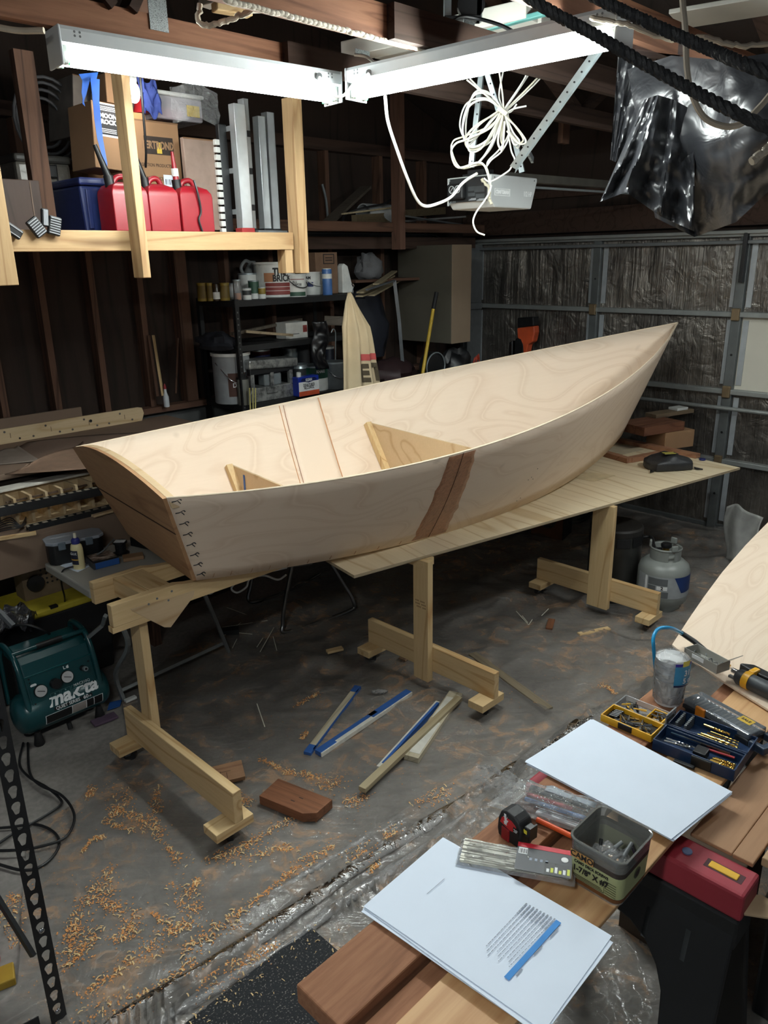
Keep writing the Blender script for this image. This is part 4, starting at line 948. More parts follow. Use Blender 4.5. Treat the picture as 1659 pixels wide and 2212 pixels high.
# ================================================================ punched shelf upright at the left edge
pu = pyy(130, 2212, 1.70); pw = Vector((pu.x, 1.70, 0))
up_ = thing('shelf_upright', 'black punched angle upright standing in the lower left corner', 'shelf upright', pw, RZ)
H_ = 1.9; UW = .045
mb = MB(); key = [(.0105*math.cos(k*PI/8+PI), .006+.0105*math.sin(k*PI/8)) for k in range(8, -1, -1)]
def keyhole():
    pts = []
    for k in range(9): a = -PI*.22+PI*1.44*k/8; pts.append((.0125*math.cos(a), .010+.0125*math.sin(a)))
    pts += [(-.0065, -.012), (-.004, -.0165), (.004, -.0165), (.0065, -.012)]
    return pts
kh = keyhole(); n_ = len(kh)
pitch = .051; zc = .06
def strip(z0, z1): mb.bx(-UW/2, UW/2, -.0012, .0012, z0, z1)
z = 0; k = 0
while zc < H_-.04:
    # plate cell with a real keyhole: bridge outer rectangle to the hole
    z0, z1 = zc-pitch/2, zc+pitch/2
    outer = []
    for (x, y) in kh:
        a = math.atan2(y, x); c_, s_ = math.cos(a), math.sin(a)
        m = min((UW/2)/abs(c_) if abs(c_) > 1e-6 else 9, (pitch/2)/abs(s_) if abs(s_) > 1e-6 else 9); outer.append((c_*m, s_*m))
    corners = [(UW/2, pitch/2), (-UW/2, pitch/2), (-UW/2, -pitch/2), (UW/2, -pitch/2)]
    for yy in (-.0012, .0012):
        I = [mb.bm.verts.new((x*1.0, yy, zc+y)) for x, y in kh]; O = [mb.bm.verts.new((x, yy, zc+y)) for x, y in outer]
        for i in range(n_):
            j = (i+1) % n_; (xa1, ya1), (xb1, yb1) = outer[i], outer[j]
            cn = None
            for cx_, cy_ in corners:
                if abs(abs(xa1)-abs(xb1)) > 1e-5 or abs(abs(ya1)-abs(yb1)) > 1e-5:
                    on_v = abs(abs(xa1)-UW/2) < 1e-6; on_v2 = abs(abs(xb1)-UW/2) < 1e-6
                    if on_v != on_v2 and cx_*(xa1 if on_v else xb1) > 0 and cy_*(yb1 if on_v else ya1) > 0: cn = (cx_, cy_)
            f = [I[i], I[j], O[j]] + ([mb.bm.verts.new((cn[0], yy, zc+cn[1]))] if cn else []) + [O[i]]
            mb.face(f)
    zc += pitch
strip(0, .06-pitch/2)
plate = mb
plate.bx(UW/2-.0025, UW/2, 0, .035, 0, H_)
plate.build('upright', BLACKM, up_)
for zz in (.055, .36): MB().sphere((0, -.004, zz), (.009, .005, .009), n=12).build('rivet', CHROME, up_, sm=True)
sh = thing('wire_shelf_beam', 'black shelf beam meeting the punched upright near the floor', 'shelf beam', M=basis(pw+Vector((-.5, -.35, .05)), (1, .7, 0), (0, 0, 1)))
MB().bx(0, .56, -.02, .02, -.002, .002).build('beam', BLACKM, sh, bev=.001)
tag(MB().bar(pyy(-8, 1935, 1.85), pyy(72, 2065, 1.80), .012, .02).build('dark_bar', BLACKP), 'black bar slanting behind the punched upright', 'bar')
p = pz(-8, 2090, 0); rc = thing('red_canister', 'red canister at the bottom left edge', 'canister', (p.x-.045, p.y, 0)); MB().lathe([(.05, 0), (.055, .01), (.055, .16), (.03, .18)], 24).build('canister', pm('red_can', (170, 24, 36), .35), rc, sm=True)
tag(MB().bx(-.07, .07, -.035, .035, 0, .03).build('sponge_box', pm('ochre_box', (150, 120, 36), .5), loc=pz(2, 2130, 0)-Vector((.03, 0, 0)), rz=.5, bev=.004), 'ochre and red box on the floor by the canister', 'box')
# ================================================================ steel shelving against the left wall
SA, SB, SC0, SC1 = 3.07, 4.12, 4.42, 4.86
SZ = (1.895, 1.60, 1.195, .92)
shv = rthing('shelving_unit', 'black steel shelving unit with paint cans under the loft', 'shelving unit', SA, SC0, 0)
SHB = pm('black_shelf_steel', (15, 16, 18), .6, 0, .1, 20); SW_, SD_ = SB-SA, SC1-SC0
for x in (0, SW_):
    for y in (0, SD_):
        u = MB().bx(x-.016, x+.016, y-.002, y+.002, 0, SZ[0]+.01)
        u.bx(*((x-.016, x-.012) if x == 0 else (x+.012, x+.016)), y-.002, y+.03, 0, SZ[0]+.01); o = u.build('upright', SHB, shv)
        if y == 0 and x == 0:
            hb = MB()
            for k in range(34): hb.cyl((x, y-.0022, .5+.04*k), (x, y-.0032, .5+.04*k), .006, 8)
            hb = hb.build('slots', pm('slot_gleam', (96, 98, 98), .4, .6), shv); hb['kind'] = 'stuff'
for z in SZ: MB().bx(-.015, SW_+.015, 0, SD_, z-.012, z).bx(-.015, SW_+.015, -.003, 0, z-.04, z).bx(-.018, -.015, 0, SD_, z-.04, z).build('shelf', SHB, shv)
def sx(px, py, c): return toroom(pc(px, py, c))
def can(label, x0, x1, yt, z, c, mat, lid=GALV, cat='paint can', name='paint_can', band=None, handle=False, group=None, bandh=(.15, .85), lidr=1.0):
    a0, a1 = sx(x0, yt, c)[0], sx(x1, yt, c)[0]; r = (a1-a0)/2*.95; zt = sx((x0+x1)/2, yt, c)[2]; h = zt-z
    t = rthing(name, label, cat, (a0+a1)/2, c, z, group=group)
    MB().lathe([(r*.97, 0), (r, .004), (r, h*.96), (r*.96, h*.975)], 24).build('body', mat, t, sm=True)
    MB().lathe([(r*1.03*lidr, h*.94), (r*1.03*lidr, h), (r*.9, h*.99), (r*.86, h*.98)], 24).build('lid', lid, t, sm=True)
    if band: MB().lathe([(r*1.008, h*bandh[0]), (r*1.008, h*bandh[1])], 24, cap=False).build('label', band, t, sm=True)
    if handle: MB().tube([(-r, 0, h*.82), (-r*.7, -r*.9, h*.5), (0, -r*1.15, h*.4), (r*.7, -r*.9, h*.5), (r, 0, h*.82)], .0035, 6, sm=4).build('bail', handle if handle is not True else CHROME, t, sm=True)
    return t, r, h
YC = pm('mustard_can', (120, 100, 30), .5); Z0 = SZ[0]+.001
for i, (x0, x1, la) in enumerate(((425, 444, 'mustard yellow can at the left end of the top steel shelf'), (445, 457, 'second mustard yellow can from the left on the top shelf'), (474, 493, 'mustard yellow can right of the small brown bottle'))):
    can(la, x0, x1, 611, Z0, 4.62-.04*i, YC, lid=YC, band=pm('dark_mustard_label', (92, 74, 20), .6), cat='can', name='yellow_can')
t, r, h = can('small brown bottle with a white label between mustard cans', 458, 472, 612, Z0, 4.56, pm('brown_glass', (48, 34, 18), .25), lid=BLACKP, band=WHITEP, cat='bottle', name='bottle', bandh=(.1, .5), lidr=.45)
can('cream can behind the clear jar on the top shelf', 492, 506, 612, Z0, 4.62, WHITEP, cat='can', name='can')
t, r, h = can('clear glass jar with amber liquid on the shelf corner', 503, 519, 604, Z0, 4.50, CLEAR, cat='jar', name='jar'); MB().lathe([(r*.85, .002), (r*.85, h*.35)], 18).build('liquid', pm('amber_liquid', (170, 100, 30), .2), t, sm=True)
can('white paint tin standing behind the green and white cans', 516, 551, 590, Z0, 4.70, WHITEP)
can('small white can with a dark label in front of the green can', 524, 541, 622, Z0, 4.48, WHITEP, band=pm('charcoal_label', (44, 48, 50), .5), bandh=(.4, .8), cat='can', name='can')
can('green and white can beside the brick pail', 537, 557, 606, Z0, 4.54, WHITEP, band=pm('green_label', (46, 78, 62), .5), bandh=(.3, .98), cat='can', name='can')
can('tiny yellow and white tin at the foot of the brick pail', 558, 572, 620, Z0, 4.49, WHITEP, band=YC, bandh=(.4, .9), cat='tin', name='tin')
p = sx(545, 575, 4.78); t = rthing('jug', 'grey plastic jug with a handle behind the brick pail', 'jug', p[0], 4.78, Z0)
MB().lathe([(.07, 0), (.075, .02), (.075, .16), (.04, .22), (.022, .25)], 20).build('body', pm('grey_jug', (120, 122, 122), .5), t, sm=True)
MB().tube([(-.07, 0, .14), (-.10, 0, .2), (-.06, 0, .25), (-.02, 0, .24)], .012, 8, sm=4).build('handle', MATS['grey_jug'], t, sm=True)
BR = pm('brick_red_print', (120, 50, 46), .6)
t, r, h = can('largest white pail on the top shelf, with a red brick patterned label', 553, 628, 566, Z0, 4.62, WHITEP, lid=WHITEP, cat='pail', name='pail', lidr=1.04)
def on_can(r, h, a, z0, a1, z1, mat, nm, t, k=1.012): return MB().grid(lambda u, v: Vector((r*k*math.sin(lerp(a, a1, u)), -r*k*math.cos(lerp(a, a1, u)), lerp(z0, z1, v))), 10, 2).build(nm, mat, t, sm=True)
V = -.62                                              # the side of the cans turned to the camera
on_can(r, h, V-.5, h*.08, V+.95, h*.42, BR, 'label', t)
on_can(r, h, V-.55, h*.45, V-.05, h*.70, pm('tan_print', (170, 120, 86), .6), 'picture', t)
def can_text(body, size, r, ang, z, mat, t, sx_=1, bold=0):
    o = text(body, size, mat, t, Matrix.Identity(4), 'lettering', depth=0, sx=sx_, bold=bold)
    for v in o.data.vertices: a = ang+v.co.x/r; v.co = Vector((r*1.02*math.sin(a), -r*1.02*math.cos(a), z+v.co.y))
    return o
can_text('THE', .062, r, V+.2, h*.73, INK, t, .8, .003); can_text('BRICK', .062, r, V+.33, h*.54, INK, t, .8, .002)
gl = MB()
for j, n__ in ((.19, 5), (.30, 4)): gl.grid(lambda u, v: Vector((r*1.016*math.sin(V-.5+1.45*u), -r*1.016*math.cos(V-.5+1.45*u), h*j+.003*v)), 10, 1)
gl.build('mortar_line', WHITEP, t)
t, r, h = can('small white pail with a green all purpose label and black bail', 617, 656, 592, Z0, 4.50, WHITEP, lid=WHITEP, cat='pail', name='pail', handle=BLACKP, lidr=1.05)
can_text('ALL', .022, r, V-.1, h*.66, INK, t, .9, .0005); can_text('PURPOSE', .022, r, V+.12, h*.54, INK, t, .7, .0005); on_can(r, h, V-.6, h*.04, V+1, h*.22, pm('green_label', (46, 78, 62), .5), 'label', t); on_can(r, h, V-.5, h*.76, V+.9, h*.79, BR, 'stripe', t)
t, r, h = can('white pail with a navy patch right of the all purpose pail', 652, 690, 587, Z0, 4.64, WHITEP, lid=WHITEP, cat='pail', name='pail', handle=WHITEP, lidr=1.05)
on_can(r, h, V-.4, h*.36, V+.1, h*.56, pm('navy_patch', (34, 44, 90), .6), 'label', t); can_text('AM', .03, r, V-.35, h*.74, INK, t, .9, .001)
t, r, h = can('blue and white spray can in front of the narrow carton', 697, 714, 580, Z0, 4.47, pm('blue_spray', (66, 104, 160), .35), lid=WHITEP, cat='spray can', name='spray_can', band=WHITEP, bandh=(.62, .8), lidr=.85)
a0, a1 = sx(683, 600, 4.6)[0], sx(730, 600, 4.6)[0]; zt = sx(706, 545, 4.6)[2]
t = rthing('cardboard_box', 'narrow tall carton with a square black mark on the top shelf', 'box', a0, 4.6, Z0); hh = zt-Z0
MB().bx(0, a1-a0, 0, .14, 0, hh).build('carton', pm('shelf_carton', (116, 90, 70), .85), t, bev=.003)
mk = MB(); W_ = a1-a0
for q_ in ((.35, .38, .72, .96), (.82, .85, .72, .96), (.35, .85, .72, .74), (.35, .85, .94, .96), (.45, .76, .80, .82), (.45, .76, .86, .88)): mk.bx(W_*q_[0], W_*q_[1], -.0012, 0, hh*q_[2], hh*q_[3])
mk.build('printed_mark', INK, t)
tag(MB().prism([(0, 0), (.12, 0), (.06, .20), (.02, .22), (0, .2)], -.03, .03, RX90).build('caulk_holder', WHITEP, loc=rm(sx(735, 620, 4.6)[0], 4.6, Z0), rz=RZ, bev=.008), 'white tapering plastic holder at the right end of the top shelf', 'holder')
# second shelf
Z1 = SZ[1]+.001
a0 = sx(617, 700, 4.5)[0]; a1 = sx(664, 700, 4.5)[0]
t = rthing('tile_box', 'white box with grey printing on the middle shelf', 'box', a0, 4.5, Z1); MB().bx(0, a1-a0, 0, .12, 0, .115).build('carton', pm('white_carton', (190, 190, 184), .7), t, bev=.003)
MB().bx((a1-a0)*.78, (a1-a0)*.97, -.001, 0, .04, .09).build('red_print', BR, t); MB().bx((a1-a0)*.15, (a1-a0)*.6, -.001, 0, .03, .036).build('line_print', GREYM, t)
def heap(name, label, cat, p, rx, ry, rz_, mat, seed=0, n=22, amp=.35, rot=RZ):
    mb = MB(); bmesh.ops.create_uvsphere(mb.bm, u_segments=n, v_segments=n//2, radius=1)
    for v in mb.bm.verts:
        k = 1+amp*noise.noise(v.co*1.9+Vector((seed, 0, 0)))+amp*.5*noise.noise(v.co*5+Vector((seed, 3, 0)))
        z = v.co.z*k; v.co = Vector((v.co.x*k*rx, v.co.y*k*ry, max(-.6, z)*rz_+.6*rz_))
    o = mb.build(name, mat, loc=p, rz=rot, sm=True); return tag(o, label, cat)
DCL = pm('dark_cloth', (34, 36, 44), .9, 0, .15, 20)
heap('folded_cloth', 'dark grey cloth hanging over the left end of the middle shelf', 'cloth', rm(3.02, 4.62, Z1-.03), .12, .16, .07, DCL, 3)
LTH = pm('black_leather', (18, 18, 21), .4, 0, .1, 12, .2)
o = MB().grid(lambda u, v: Vector((.13*(u-.5)*(1.25-.5*abs(v-.4))+.02*math.sin(v*7), -.03-.05*math.sin(PI*u)+.025*noise.noise(Vector((u*5, v*6, 1))), .02-.34*v)), 22, 30).build('black_jacket', LTH, loc=rm(sx(683, 700, 4.4)[0], 4.40, 1.70), rz=RZ, sm=True, solid=.01)
tag(o, 'black leather jacket hanging from the front of the shelving', 'jacket')
def stick(label, p0, p1, w_, h_, mat, cat='stick', name='wood_strip'): return tag(MB().bar(p0, p1, w_, h_).build(name, mat, bev=.0015), label, cat)
GW = wood('weathered_strip', (92, 84, 74), (66, 58, 50))
stick('grey weathered strip sloping up across the middle shelf', pc(500, 722, 4.5), pc(650, 690, 4.7), .03, .02, GW)
stick('pale weathered strip lying flat on the middle shelf', pc(530, 716, 4.48), pc(632, 724, 4.42), .025, .018, wood('pale_strip_wood', (140, 124, 100), (110, 96, 74)))
stick('dark board lying at the back right of the middle shelf', pc(700, 692, 4.7), pc(760, 694, 4.6), .02, .07, GW, 'board', 'board')
# third shelf
Z2 = SZ[2]+.001
t, r, h = can('five gallon grey pail with a brown label on the lower shelf', 461, 532, 760, Z2, 4.60, pm('grey_pail', (142, 146, 148), .5), lid=WHITEP, cat='pail', name='pail', handle=CHROME, lidr=1.04)
on_can(r, h, V-.2, h*.16, V+.95, h*.62, pm('brown_label', (74, 46, 36), .6), 'label', t); on_can(r, h, V+.35, h*.44, V+.6, h*.56, pm('navy_patch', (34, 44, 90), .6), 'emblem', t); can_text('Dura', .042, r, V+.33, h*.38, WHITEI, t, .9, .001)
can('maroon paint can behind the silver folded machine', 542, 580, 754, Z2+.14, 4.72, pm('maroon_can', (88, 26, 34), .5), band=pm('navy_patch', (34, 44, 90), .6), bandh=(.4, .8))
can('steel paint can with plain lid behind the machine', 612, 640, 752, Z2+.14, 4.76, GALV)
tag(MB().bx(0, .24, 0, .14, 0, .137).build('low_riser', BLACKP, loc=rm(3.42, 4.66, Z2), rz=RZ), 'black riser block under the back row of paint cans', 'block')
# silver cast machine (tile saw / stapler like) with pitted top
SIL = NT('pitted_aluminium'); SIL.ln(SIL.ramp(SIL.noise(SIL.coord('Object', (9, 16, 9)), 1.5, 5, .7), [(.35, rgb(70, 72, 72)), (.6, rgb(178, 180, 178))]), SIL.b.inputs['Base Color']); SIL.b.inputs['Metallic'].default_value = .6; SIL.b.inputs['Roughness'].default_value = .35
ma0, ma1 = sx(535, 800, 4.45)[0], sx(634, 800, 4.45)[0]; ML = ma1-ma0
t = rthing('silver_machine', 'silver grey bench machine with a pitted metal top on the lower shelf', 'machine', ma0, 4.44, Z2)
MB().prism([(0, 0), (ML, 0), (ML, .07), (ML*.92, .10), (.02, .10), (0, .06)], -.16, 0, RX90).build('base', SIL.m, t, bev=.006)
MB().bx(-.02, ML*1.03, -.02, .16, .235, .30, M=Matrix.Rotation(.05, 4, 'Y')).build('head', SIL.m, t, bev=.012)
MB().bx(.01, ML, .0, .14, .19, .235).build('under_frame', BLACKP, t, bev=.006)
for x in (.03, ML*.5, ML-.03): MB().bx(x-.016, x+.016, .0, .03, .095, .2).build('pillar', SIL.m, t, bev=.004)
MB().bx(ML*.36, ML*.74, .02, .1, .10, .185).build('motor', pm('grey_motor', (104, 110, 112), .4), t, bev=.01)
MB().bx(ML*.35, ML*.6, -.012, .0, .05, .10).build('clamp', SIL.m, t, bev=.006)
MB().tube([(-.02, 0, .22), (-.06, -.02, .16), (-.03, -.02, .1)], .008, 8, sm=4).build('lever', BLACKP, t, sm=True)
# blue alcohol tin
a0, a1 = sx(640, 835, 4.40)[0], sx(685, 835, 4.40)[0]; zt = sx(662, 812, 4.4)[2]; hh = zt-Z2
t = rthing('solvent_tin', 'blue and white denatured alcohol tin at the front of the lower shelf', 'tin', a0, 4.375, Z2); W_ = a1-a0
BLU = pm('blue_tin', (26, 50, 150), .35); MB().bx(0, W_, 0, .07, 0, hh).build('tin', BLU, t, bev=.006)
MB().bx(W_*.02, W_*.99, -.0008, .0, hh*.02, hh*.74).build('label', WHITEI, t); MB().bx(W_*.02, W_*.99, -.0014, -.0004, hh*.02, hh*.26).build('orange_band', pm('orange_red_print', (196, 84, 50), .6), t)
MB().prism([(W_*.2, hh*.93), (W_*.8, hh*.93), (W_*.9, hh*.8), (W_*.5, hh*.68), (W_*.1, hh*.8)], .0, .0016, RX90).build('shield', pm('navy_print', (18, 28, 80), .5), t)
text('KLEAN', .028, WHITEI, t, front(W_*.5, -.0022, hh*.82), sx=.7, bold=.001)
text('DENATURED', .03, INK, t, front(W_*.5, -.0014, hh*.55), sx=.62, bold=.0006); text('ALCOHOL', .03, INK, t, front(W_*.5, -.0014, hh*.42), sx=.66, bold=.0006)
MB().lathe([(.018, hh), (.018, hh+.03), (.012, hh+.034)], 16, c=(W_*.18, .035, 0)).build('cap', WHITEP, t, sm=True)
t, r, h = can('green topped paint can behind the blue tin', 655, 702, 788, Z2, 4.56, WHITEP, band=pm('deep_green_label', (26, 74, 56), .5), bandh=(.5, .95)); can_text('KHAKI', .03, r, V+.4, h*.78, WHITEI, t, .8, .001)
can('plain steel paint can at the right end of the lower shelf', 700, 741, 780, Z2, 4.50, pm('dull_tin', (120, 126, 130), .35, .6), handle=True)
can('steel paint can with a dark label in front of the green topped can', 632, 662, 786, Z2, 4.60, GALV, band=pm('charcoal_label', (44, 48, 50), .5))
BOOT = pm('charcoal_boot', (46, 46, 48), .7)
for i, (x0, x1) in enumerate(((642, 664), (670, 692))):
    can(('left' if i == 0 else 'right')+' dark grey tall canister behind the paint cans, under the jacket', x0, x1, 727, Z2, 4.70, BOOT, lid=BLACKP, cat='canister', name='canister')
can('dark blue can with a pale lid beside the sack', 695, 718, 748, Z2, 4.70, pm('dark_blue_can', (30, 38, 56), .5), lid=WHITEP, cat='can', name='can')
can('black and cream box shaped tin beside the pail', 512, 535, 815, Z2, 4.45, pm('grey_tin', (96, 96, 88), .5), lid=BLACKP, cat='tin', name='tin')
for i, x in enumerate((541, 547, 552)): stick(('left', 'middle', 'right')[i]+' one of three yellow rods standing before the lower shelf', pc(x, 886, 4.36), pc(x-2+i, 838, 4.36), .011, .008, pm('pale_yellow_rod', (176, 166, 104), .5), 'rod', 'rod')
t = rthing('wire_hook', 'twisted wire hook hanging beside the sack', 'hook', sx(722, 720, 4.38)[0], 4.38, 1.43)
MB().tube([(-.03, 0, .2), (-.01, 0, .225), (.012, 0, .2), (.008, 0, .1), (.002, 0, 0)], .004, 6, sm=5).build('wire', GALV, t, sm=True)
# things leaning on the wall left of the shelving
for i, (xb, yb, xt, yt) in enumerate(((341, 856, 322, 724), (352, 855, 331, 724))):
    stick(('rear', 'front')[i]+' one of two tan laths leaning on the wall by the red capped bottle', pc(xb, yb, 4.84), pc(xt, yt, 4.90), .03, .012, PINE['Z'] if i else OLDW['Z'], 'lath', 'lath')
p = sx(358, 855, 4.83); t = rthing('squeeze_bottle', 'clear squeeze bottle with a red cap on the wall ledge', 'bottle', p[0], 4.83, 1.19)
MB().lathe([(.018, 0), (.02, .006), (.02, .07), (.01, .10), (.009, .125)], 16).build('bottle', pm('cloudy_bottle', (196, 202, 206), .3), t, sm=True); MB().lathe([(.010, .125), (.010, .14), (.004, .16)], 12).build('cap', RED, t, sm=True)
stick('thin dark and tan brush handle leaning on the wall right of the bottle', pc(380, 850, 4.84), pc(385, 730, 4.9), .01, .01, OLDW['Z'], 'handle', 'brush_handle')
# ================================================================ sack, frame, high shelf, cabinet
def clothm(name, col):
    t = NT(name); n = t.noise(t.coord('Object', (1, 1, 1)), 5, 4, .6); t.ln(t.ramp(n, [(.3, mul(rgb(*col), .9)), (.7, mul(rgb(*col), 1.05))]), t.b.inputs['Base Color']); t.b.inputs['Roughness'].default_value = .9
    t.bump(t.noise(t.coord('Object', (400, 400, 400)), 1, 1), .15, .002); return t.m
CANV = clothm('canvas', (196, 178, 146)); C_S = 3.93
sp_ = toroom(pc(762, 632, C_S)); sk = rthing('canvas_sack', 'cream canvas sack with a red stripe hanging from a hook', 'sack', sp_[0], C_S, sp_[2])
def ka(px, py): return sx(px, py, C_S)[0]-sp_[0], sx(px, py, C_S)[2]-sp_[2]
lft = [ka(*q) for q in ((760, 632), (752, 650), (743, 706), (745, 780), (745, 852), (747, 910))]; rgt = [ka(*q) for q in ((765, 632), (775, 655), (803, 706), (814, 775), (828, 845), (838, 905))]
def edge(L_, v):
    k = v*(len(L_)-1); i = min(int(k), len(L_)-2); f = k-i; return lerp(L_[i][0], L_[i+1][0], f), lerp(L_[i][1], L_[i+1][1], f)
def sackp(u, v, d=0):
    (x0, z0), (x1, z1) = edge(lft, v), edge(rgt, v); k = min(1, v*2.2)
    y = -.045*math.sin(PI*u)*k - k*(.020*math.sin(u*19+v*1.5)+.012*noise.noise(Vector((u*6, v*3, 4)))) + .03
    return Vector((lerp(x0, x1, u), y-d, lerp(z0, z1, u)))
MB().grid(sackp, 48, 40).build('sack', CANV, sk, sm=True, solid=.012)
MB().grid(lambda u, v: sackp(.43+.57*u, .565+.04*v, .003), 20, 3).build('red_stripe', pm('faded_red_print', (176, 78, 76), .9), sk, sm=True)
for body, u0, sz in (('E', .52, .105), ('T', .96, .105)):
    o = text(body, sz, pm('brown_stencil', (78, 68, 52), .9), sk, Matrix.Identity(4), 'lettering', depth=0, bold=.006)
    bm = bmesh.new(); bm.from_mesh(o.data); bmesh.ops.triangulate(bm, faces=bm.faces); bmesh.ops.subdivide_edges(bm, edges=bm.edges, cuts=3, use_grid_fill=True); bm.to_mesh(o.data); bm.free()
    for v in o.data.vertices: v.co = sackp(min(1, max(0, u0+v.co.x/.235)), .685-v.co.y/.75, .004)
MB().tube([(0, 0, -.005), (.004, 0, .03), (.012, 0, .045), (.0, 0, .058), (-.008, 0, .05)], .003, 6, sm=4).build('hook', CHROME, sk, sm=True)
fr = MB(); P_ = [pc(792, 626, 4.3), pc(852, 606, 4.5), pc(862, 690, 4.5), pc(872, 812, 4.5)]
fr.bar(P_[0], P_[1], .02, .012).bar(P_[1], P_[2], .028, .012, (0, 1, 0)).bar(P_[2], P_[3], .028, .012, (0, 1, 0)); tag(fr.build('metal_angle_frame', pm('grey_angle', (110, 114, 118), .4, .5)), 'thin grey metal frame leaning beside the canvas sack', 'frame')
SCR = wood('trim_offcuts', (150, 138, 112), (118, 106, 82))
for i, (q0, q1, w_, la) in enumerate((((778, 632), (846, 596), .06, 'top tan trim board sticking out right of the canvas sack'), ((776, 640), (850, 612), .06, 'middle tan trim board sticking out right of the canvas sack'), ((800, 638), (858, 606), .07, 'lower broad tan trim board right of the canvas sack'), ((812, 614), (852, 586), .05, 'short upper trim board by the grey cabinet'))):
    stick(la, pc(*q0, 4.35+.03*i), pc(*q1, 4.75), w_, .012, SCR, 'trim board', 'trim_board')
tag(MB().bx(0, .9, 0, .35, -.02, 0).build('side_shelf', OLDW['X'], loc=rm(4.35, 4.62, 1.985), rz=RZ), 'dark wooden shelf behind the tan trim boards', 'shelf')
heap('cloth_heap', 'pale crumpled cloth heap above the tan trim boards', 'cloth', rm(4.62, 4.74, 1.985), .12, .10, .13, pm('dirty_white_cloth', (92, 92, 94), .9), 8)
heap('dark_heap', 'dark red and blue bags heaped under the trim boards', 'bags', rm(4.70, 4.6, 1.15), .26, .2, .12, pm('dark_bag_red', (48, 30, 32), .6), 11)
heap('dark_blue_bag', 'dark navy bag hanging behind the metal frame', 'bag', rm(4.62, 4.78, 1.35), .22, .12, .36, pm('navy_bag', (18, 22, 34), .7), 14)
cabm = pm('taupe_cabinet', (84, 80, 70), .6, 0, .04, 6); ctan = pm('tan_cabinet_edge', (136, 118, 98), .6, 0, .05, 6)
ca = 5.10; yl, yr = toroom(pa(860, 640, ca)), toroom(pa(975, 640, ca))
cz0, cz1 = toroom(pa(925, 739, ca))[2], toroom(pa(925, 530, ca))[2]
t = rthing('wall_cabinet', 'tall taupe cabinet left of the garage door', 'cabinet', ca, yr[1], cz0)
MB().bx(0, .25, 0, yl[1]-yr[1], 0, cz1-cz0).build('carcass', cabm, t, bev=.004); MB().bx(.0, .25, -.008, -.0005, 0, cz1-cz0).build('side_panel', ctan, t, bev=.002)
t = thing('shovel', 'tool with a yellow handle and black grip leaning before the cabinet', 'tool', pc(906, 850, 4.1)); q0, q1, q2 = pc(906, 850, 4.1), pc(936, 668, 4.2), pc(943, 632, 4.22)
MB().cyl(q0, q1, .014, 12).build('handle', pm('yellow_fibreglass', (176, 146, 44), .4), t, world=True, sm=True); MB().cyl(q1, q2, .017, 12).build('grip', BLACKP, t, world=True, sm=True)
heap('black_fan', 'dark round machine on the floor shelf under the cabinet', 'machine', rm(5.35, 4.4, 1.16), .16, .12, .14, BLACKP, 20)
t = rthing('hose_reel', 'black hose reel with a bright rim under the cabinet', 'hose reel', 4.9, 4.3, 1.28)
MB().lathe([(.10, -.04), (.12, -.035), (.12, .035), (.10, .04)], 28, Matrix.Rotation(PI/2, 4, 'X')).build('drum', BLACKP, t, sm=True)
MB().tube([(.115*math.cos(k*PI/12), -.045, .115*math.sin(k*PI/12)) for k in range(25)], .006, 8).build('rim', GALV, t, sm=True)
o = MB(); [o.tube([(-.04+.02*k, .02*math.sin(k*3), .0), (-.02+.015*k, 0, .05+.008*k), (.02+.01*k, .01, .03)], .005, 6, sm=4) for k in range(5)]; tag(o.build('red_cable', pm('red_orange_cord', (180, 60, 36), .5), loc=rm(5.75, 4.5, 1.2), rz=RZ, sm=True), 'coil of red orange cord beside the door track', 'cable')
tag(MB().bx(0, 1.7, 0, .45, -.03, 0).build('ledge_bench', OLDW['X'], loc=rm(4.45, 4.2, 1.15), rz=RZ), 'dark wooden ledge under the cabinet behind the boat', 'ledge')
# high shelf over the track
hs = rthing('high_shelf', 'dark timber storage shelf high on the left wall', 'shelf', 3.0, 4.45, 2.36)
MB().bx(0, 2.7, 0, .5, 0, .025).build('deck', OLDW['X'], hs); MB().bx(0, 2.75, -.02, .02, -.02, .05).build('front_rail', OLDW['X'], hs, bev=.004)
MB().bx(0, 2.9, .2, .24, -.14, -.05).build('bearer', DARKJ, hs)
tag(MB().bx(-.03, .03, -.045, .045, -.12, 1.0).build('shelf_post', wood('reddish_post', (98, 72, 60), (70, 50, 40), 'Z'), loc=rm(sx(860, 420, 4.40)[0], 4.40, 2.33), rz=RZ), 'reddish brown post at the front of the high storage shelf', 'post')
p = sx(815, 430, 4.62); t = rthing('pipe_roll', 'white pipe section lying on the high shelf', 'pipe', p[0], 4.62, 2.47); MB().lathe([(.085, -.16), (.085, .16), (.075, .16), (.075, -.16), (.085, -.16)], 28, MX, cap=False).build('pipe', pm('white_pvc', (150, 152, 152), .5), t, sm=True)
t.matrix_local = WM[t.name]
